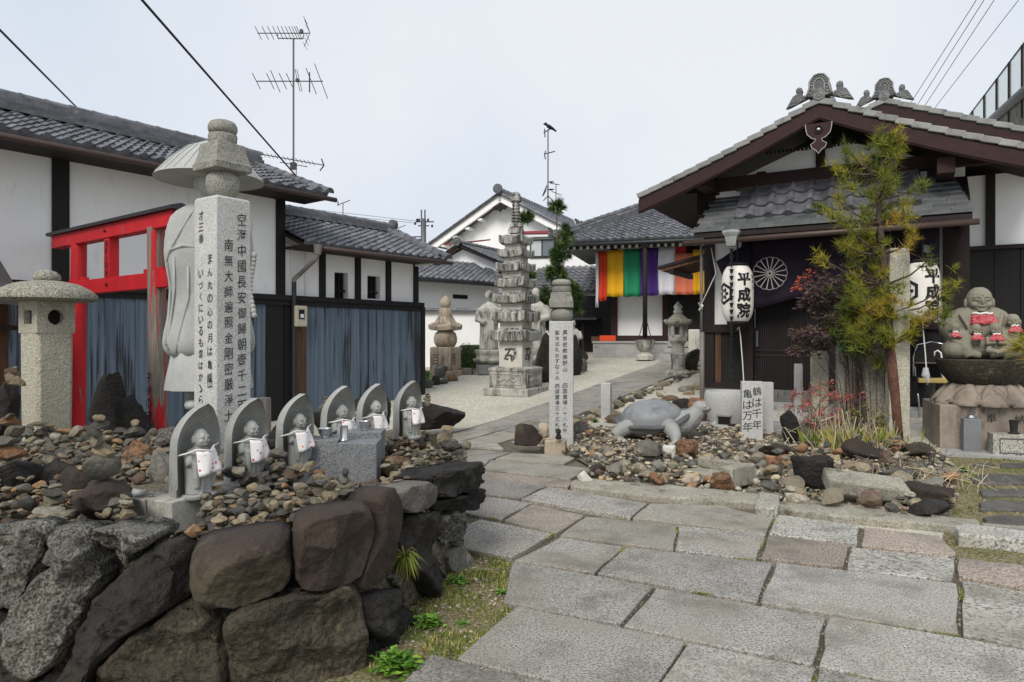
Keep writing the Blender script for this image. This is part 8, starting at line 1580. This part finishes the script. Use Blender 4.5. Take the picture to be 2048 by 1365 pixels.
m2 = MB(); m2.loft(rows, cap=False, closed=False); o = m2.obj('bib', M['red_print'], bj, smooth=True); o.modifiers.new('t', 'SOLIDIFY').thickness = .006; m2 = MB(); m2.tube([p+Vector((0, -.006, .004)) for p in rows[0]], .012, 6); m2.obj('bib_collar', M['cord'], bj, smooth=True)
inscr('inscription', 'ink', bj, [(-J(3), zj(836), .1, .1, '奉'), (J(44), zj(836), .1, .1, '納')], -J(70)-.004)
ofs = bj.matrix_basis
bj.matrix_basis = T(*(jb+Vector((.19, .3, 0)))) @ RZ(R(-20)); BM = bj.matrix_basis.copy()
def offer(name, lb, cat, x, y, parts, grp=None):
    t = thing(name, lb, cat, BM @ Vector((x, y, 0)), R(-20), grp)
    for nm, m_, f in parts: f(nm, m_, t)
    return t
def vase(nm, m_, t): bxo(t, nm, m_, -J(15), J(15), -J(11), J(11), 0, zj(835), .005)
def vcap(nm, m_, t): mb = MB(); mb.lathe([(J(8), zj(835)), (J(9), zj(833)), (J(6), zj(829)), (J(7), zj(825)), (J(9), zj(822)), (J(5), zj(822.5))], 18); mb.obj(nm, M[m_], t, smooth=40)
offer('flower_stand', 'left blue grey granite flower stand with a steel cup before the big jizo', 'flower stand', -J(44), -J(95), [('block', 'granite_dark', vase), ('steel_cup', 'metal', vcap)], 'granite flower stands'); offer('flower_stand', 'right blue grey granite flower stand cut by the frame edge', 'flower stand', J(78), -J(95), [('block', 'granite_dark', vase), ('steel_cup', 'metal', vcap)], 'granite flower stands')
ib = thing('incense_box', 'speckled granite incense box in front of the big jizo', 'incense box', BM @ Vector((J(22), -J(112), 0)), R(-20)); w, h_ = J(38), zj(860)
mb = MB(); mb.box(-w, w, -J(16), J(20), 0, h_); mb.obj('box', M['paver_white'], ib, bev=.005); mb = MB()
for a in ((-w*.72, w*.72, h_*.78, h_*.83), (-w*.72, w*.72, h_*.15, h_*.2), (-w*.72, -w*.68, h_*.2, h_*.78), (w*.68, w*.72, h_*.2, h_*.78)): mb.box(a[0], a[1], -J(16)-.004, -J(16)+.001, a[2], a[3])
mb.obj('panel_line', M['ink_grey'], ib); mb = MB(); mb.lathe([(J(9), h_), (J(10), h_+.01), (J(6), h_+.02), (J(7), h_+.1), (J(8), h_+.14), (.01, h_+.14)], 18); mb.obj('incense_pot', M['rock_dark'], ib, smooth=40)
o = bxo(None, 'offering_slab', 'plinth', -J(120), J(130), -J(30), J(28), -.05, .02, .008); o.location = BM @ Vector((0, -J(104), 0)); o.rotation_euler = (0, 0, R(-20)); tag(o, 'pale flat stone slab before the big jizo', 'slab')
# ---------------------------------------------------------------- weeds, moss and grass
def grasses(name, label, poly, n, hmax, seed, dens=None):
    random.seed(seed); mb = MB(); xs = [p[0] for p in poly]; ys = [p[1] for p in poly]; k = 0
    while k < n:
        x = random.uniform(min(xs), max(xs)); y = random.uniform(min(ys), max(ys)); k += 1
        if not inpoly(x, y, poly) or vnoise((x, y, seed), 4) < -.02: continue
        t_ = random.choice([.1, .3, .4, .5, .6, .85, 1]); 
        for _ in range(3):
            p = Vector((x+random.gauss(0, .008), y+random.gauss(0, .008), gz(x, y)+.006)); d = Vector((random.gauss(0, .6), random.gauss(0, .6), 1)).normalized(); s = Vector((d.y, -d.x, 0)); s = s.normalized()*.0032 if s.length > .01 else Vector((.003, 0, 0)); L_ = random.uniform(.25, 1)*hmax; mb.add([p-s, p+s, p+d*L_], [(0, 1, 2)], t_)
    return tag(mb.obj(name, M['grass_blade'], tint=True), label, kind='stuff')
PL_ = [gp(*p)[:2] for p in [(720, 1420), (745, 1320), (850, 1190), (930, 1100), (1020, 1130), (1005, 1215), (1030, 1228), (915, 1332), (860, 1330), (790, 1400)]]
grasses('grass', 'short grass and moss along the foot of the boulder wall', PL_, 5200, .035, 4); grasses('moss_grass', 'moss and short grass between the stepping stones', [gp(*p)[:2] for p in [(1890, 918), (2100, 918), (2110, 1125), (1920, 1115), (1895, 1060), (1905, 1000)]], 5200, .03, 6)
random.seed(8); lot = []
for _ in range(900):
    x = random.uniform(-.6, .2); y = random.uniform(2.3, 4.2)
    if inpoly(x, y, PL_): lot.append((x, y, .012, random.uniform(.004, .012)))
mass('path_grit', lot, 'grit scattered on the mossy strip')
def rosette(label, px, py, n, L0, mat='green_leaf', up=.8, name='leafy_weed', w=.3):
    p = gp(px, py); t = thing(name, label, 'plant', p); mb = MB()
    n *= 4; L0 *= .62
    for i in range(n):
        a = random.uniform(0, 6.28); e = random.uniform(.2, up); d = Vector((math.cos(a), math.sin(a), e)).normalized(); s = Vector((-math.sin(a), math.cos(a), 0)); L_ = L0*random.uniform(.6, 1.1); b = Vector((random.gauss(0, L0*.7), random.gauss(0, L0*.7), random.uniform(0, L0*1.1))); mb.add([b, b+d*L_*.45+s*L_*w, b+d*L_+Vector((0, 0, -L_*.25)), b+d*L_*.45-s*L_*w], [(0, 1, 2, 3)], random.random())
    tag(mb.obj('leaves', M[mat], t, tint=True), kind='stuff')
random.seed(17)
rosette('bright green weed at the foot of the dark wedge boulder', 858, 1255, 60, .06); rosette('broad leaved weed at the bottom edge by the wall', 795, 1345, 50, .085); rosette('green weed below the lichened wall stone', 915, 1170, 40, .05); rosette('moss clump beside the left slab edge', 1005, 1190, 40, .03); rosette('clover patch in the mossy strip', 925, 1255, 70, .03); rosette('tiny weed in the kerb joint', 1335, 1015, 24, .03); rosette('second tiny weed in the kerb joint, nearer the white block', 1440, 1018, 24, .03); rosette('tiny weed at the left kerb end', 1165, 974, 24, .035); rosette('weed at the kerb foot right of the white block', 1640, 1048, 24, .03); rosette('grass clump at the left edge of the right moss', 1925, 945, 70, .05); rosette('weeds behind the turtle by the granite post', 1190, 845, 40, .05); rosette('green tuft behind the red torii', 300, 900, 60, .12)
fn = at(800, 1105, 3.08); t = thing('wall_fern', 'yellow grass tuft growing from a gap in the boulder wall', 'plant', fn+Vector((.03, -.05, 0))); mb = MB()
for i in range(70): d = Vector((random.gauss(.1, .7), -abs(random.gauss(.5, .3)), random.gauss(-.2, .5))).normalized(); s = d.orthogonal().normalized()*.0028; L_ = random.uniform(.05, .11); m_ = d*L_*.5+Vector((0, 0, .01)); e = d*L_-Vector((0, 0, L_*.4)); mb.add([-s, s, m_+s, e, m_-s], [(0, 1, 2, 3, 4)], random.uniform(.3, .85))
tag(mb.obj('blades', M['grass_blade'], t, tint=True), kind='stuff')

# grit, moss and litter caught in the paving joints
random.seed(41); grit = []; mj = MB(); lj = MB()
for a, b in SLAB_EDGES:
    if (a+b).y/2 > 9: continue
    L_ = (b-a).length; side = random.random()
    for _ in range(int(L_*34)):
        p = a.lerp(b, random.random()); x, y = p.x+random.gauss(0, .006), p.y+random.gauss(0, .006); grit.append((x, y, gz(x, y)+random.uniform(.018, .034), random.uniform(.002, .0055)))
    if side < .22:
        m0 = random.random(); m1 = m0+random.uniform(.1, .4)
        for _ in range(int(L_*150)):
            f_ = random.uniform(m0, min(1, m1)); p = a.lerp(b, f_); x, y = p.x+random.gauss(0, .005), p.y+random.gauss(0, .005); d = Vector((random.gauss(0, .7), random.gauss(0, .7), 1)).normalized(); e = Vector((.0022, 0, 0)); q0 = Vector((x, y, gz(x, y)+.024)); mj.add([q0-e, q0+e, q0+d*random.uniform(.008, .024)], [(0, 1, 2)], random.choice([.1, .4, .6, .85]))
mass('joint_grit', grit, 'fine grit lying in the paving joints'); tag(mj.obj('joint_moss', M['grass_blade'], tint=True), 'moss and tiny grass growing in the paving joints', kind='stuff')
for _ in range(420):                               # fallen needles and leaf crumbs
    c = gp(random.uniform(1150, 1950), random.uniform(1000, 1150)) if random.random() < .55 else gp(random.uniform(900, 2040), random.uniform(960, 1360)); a = random.uniform(0, 6.28); d = Vector((math.cos(a), math.sin(a), 0)); e = Vector((-d.y, d.x, 0))*random.uniform(.0012, .004); L_ = random.uniform(.008, .04); q0 = c+Vector((0, 0, .041)); lj.add([q0-e, q0+e, q0+d*L_+e*.3+Vector((0, 0, random.uniform(0, .006)))], [(0, 1, 2)], random.random())
tag(lj.obj('leaf_litter', M['dry_stalk'], tint=True), 'fallen needles and leaf crumbs on the paving', kind='stuff')
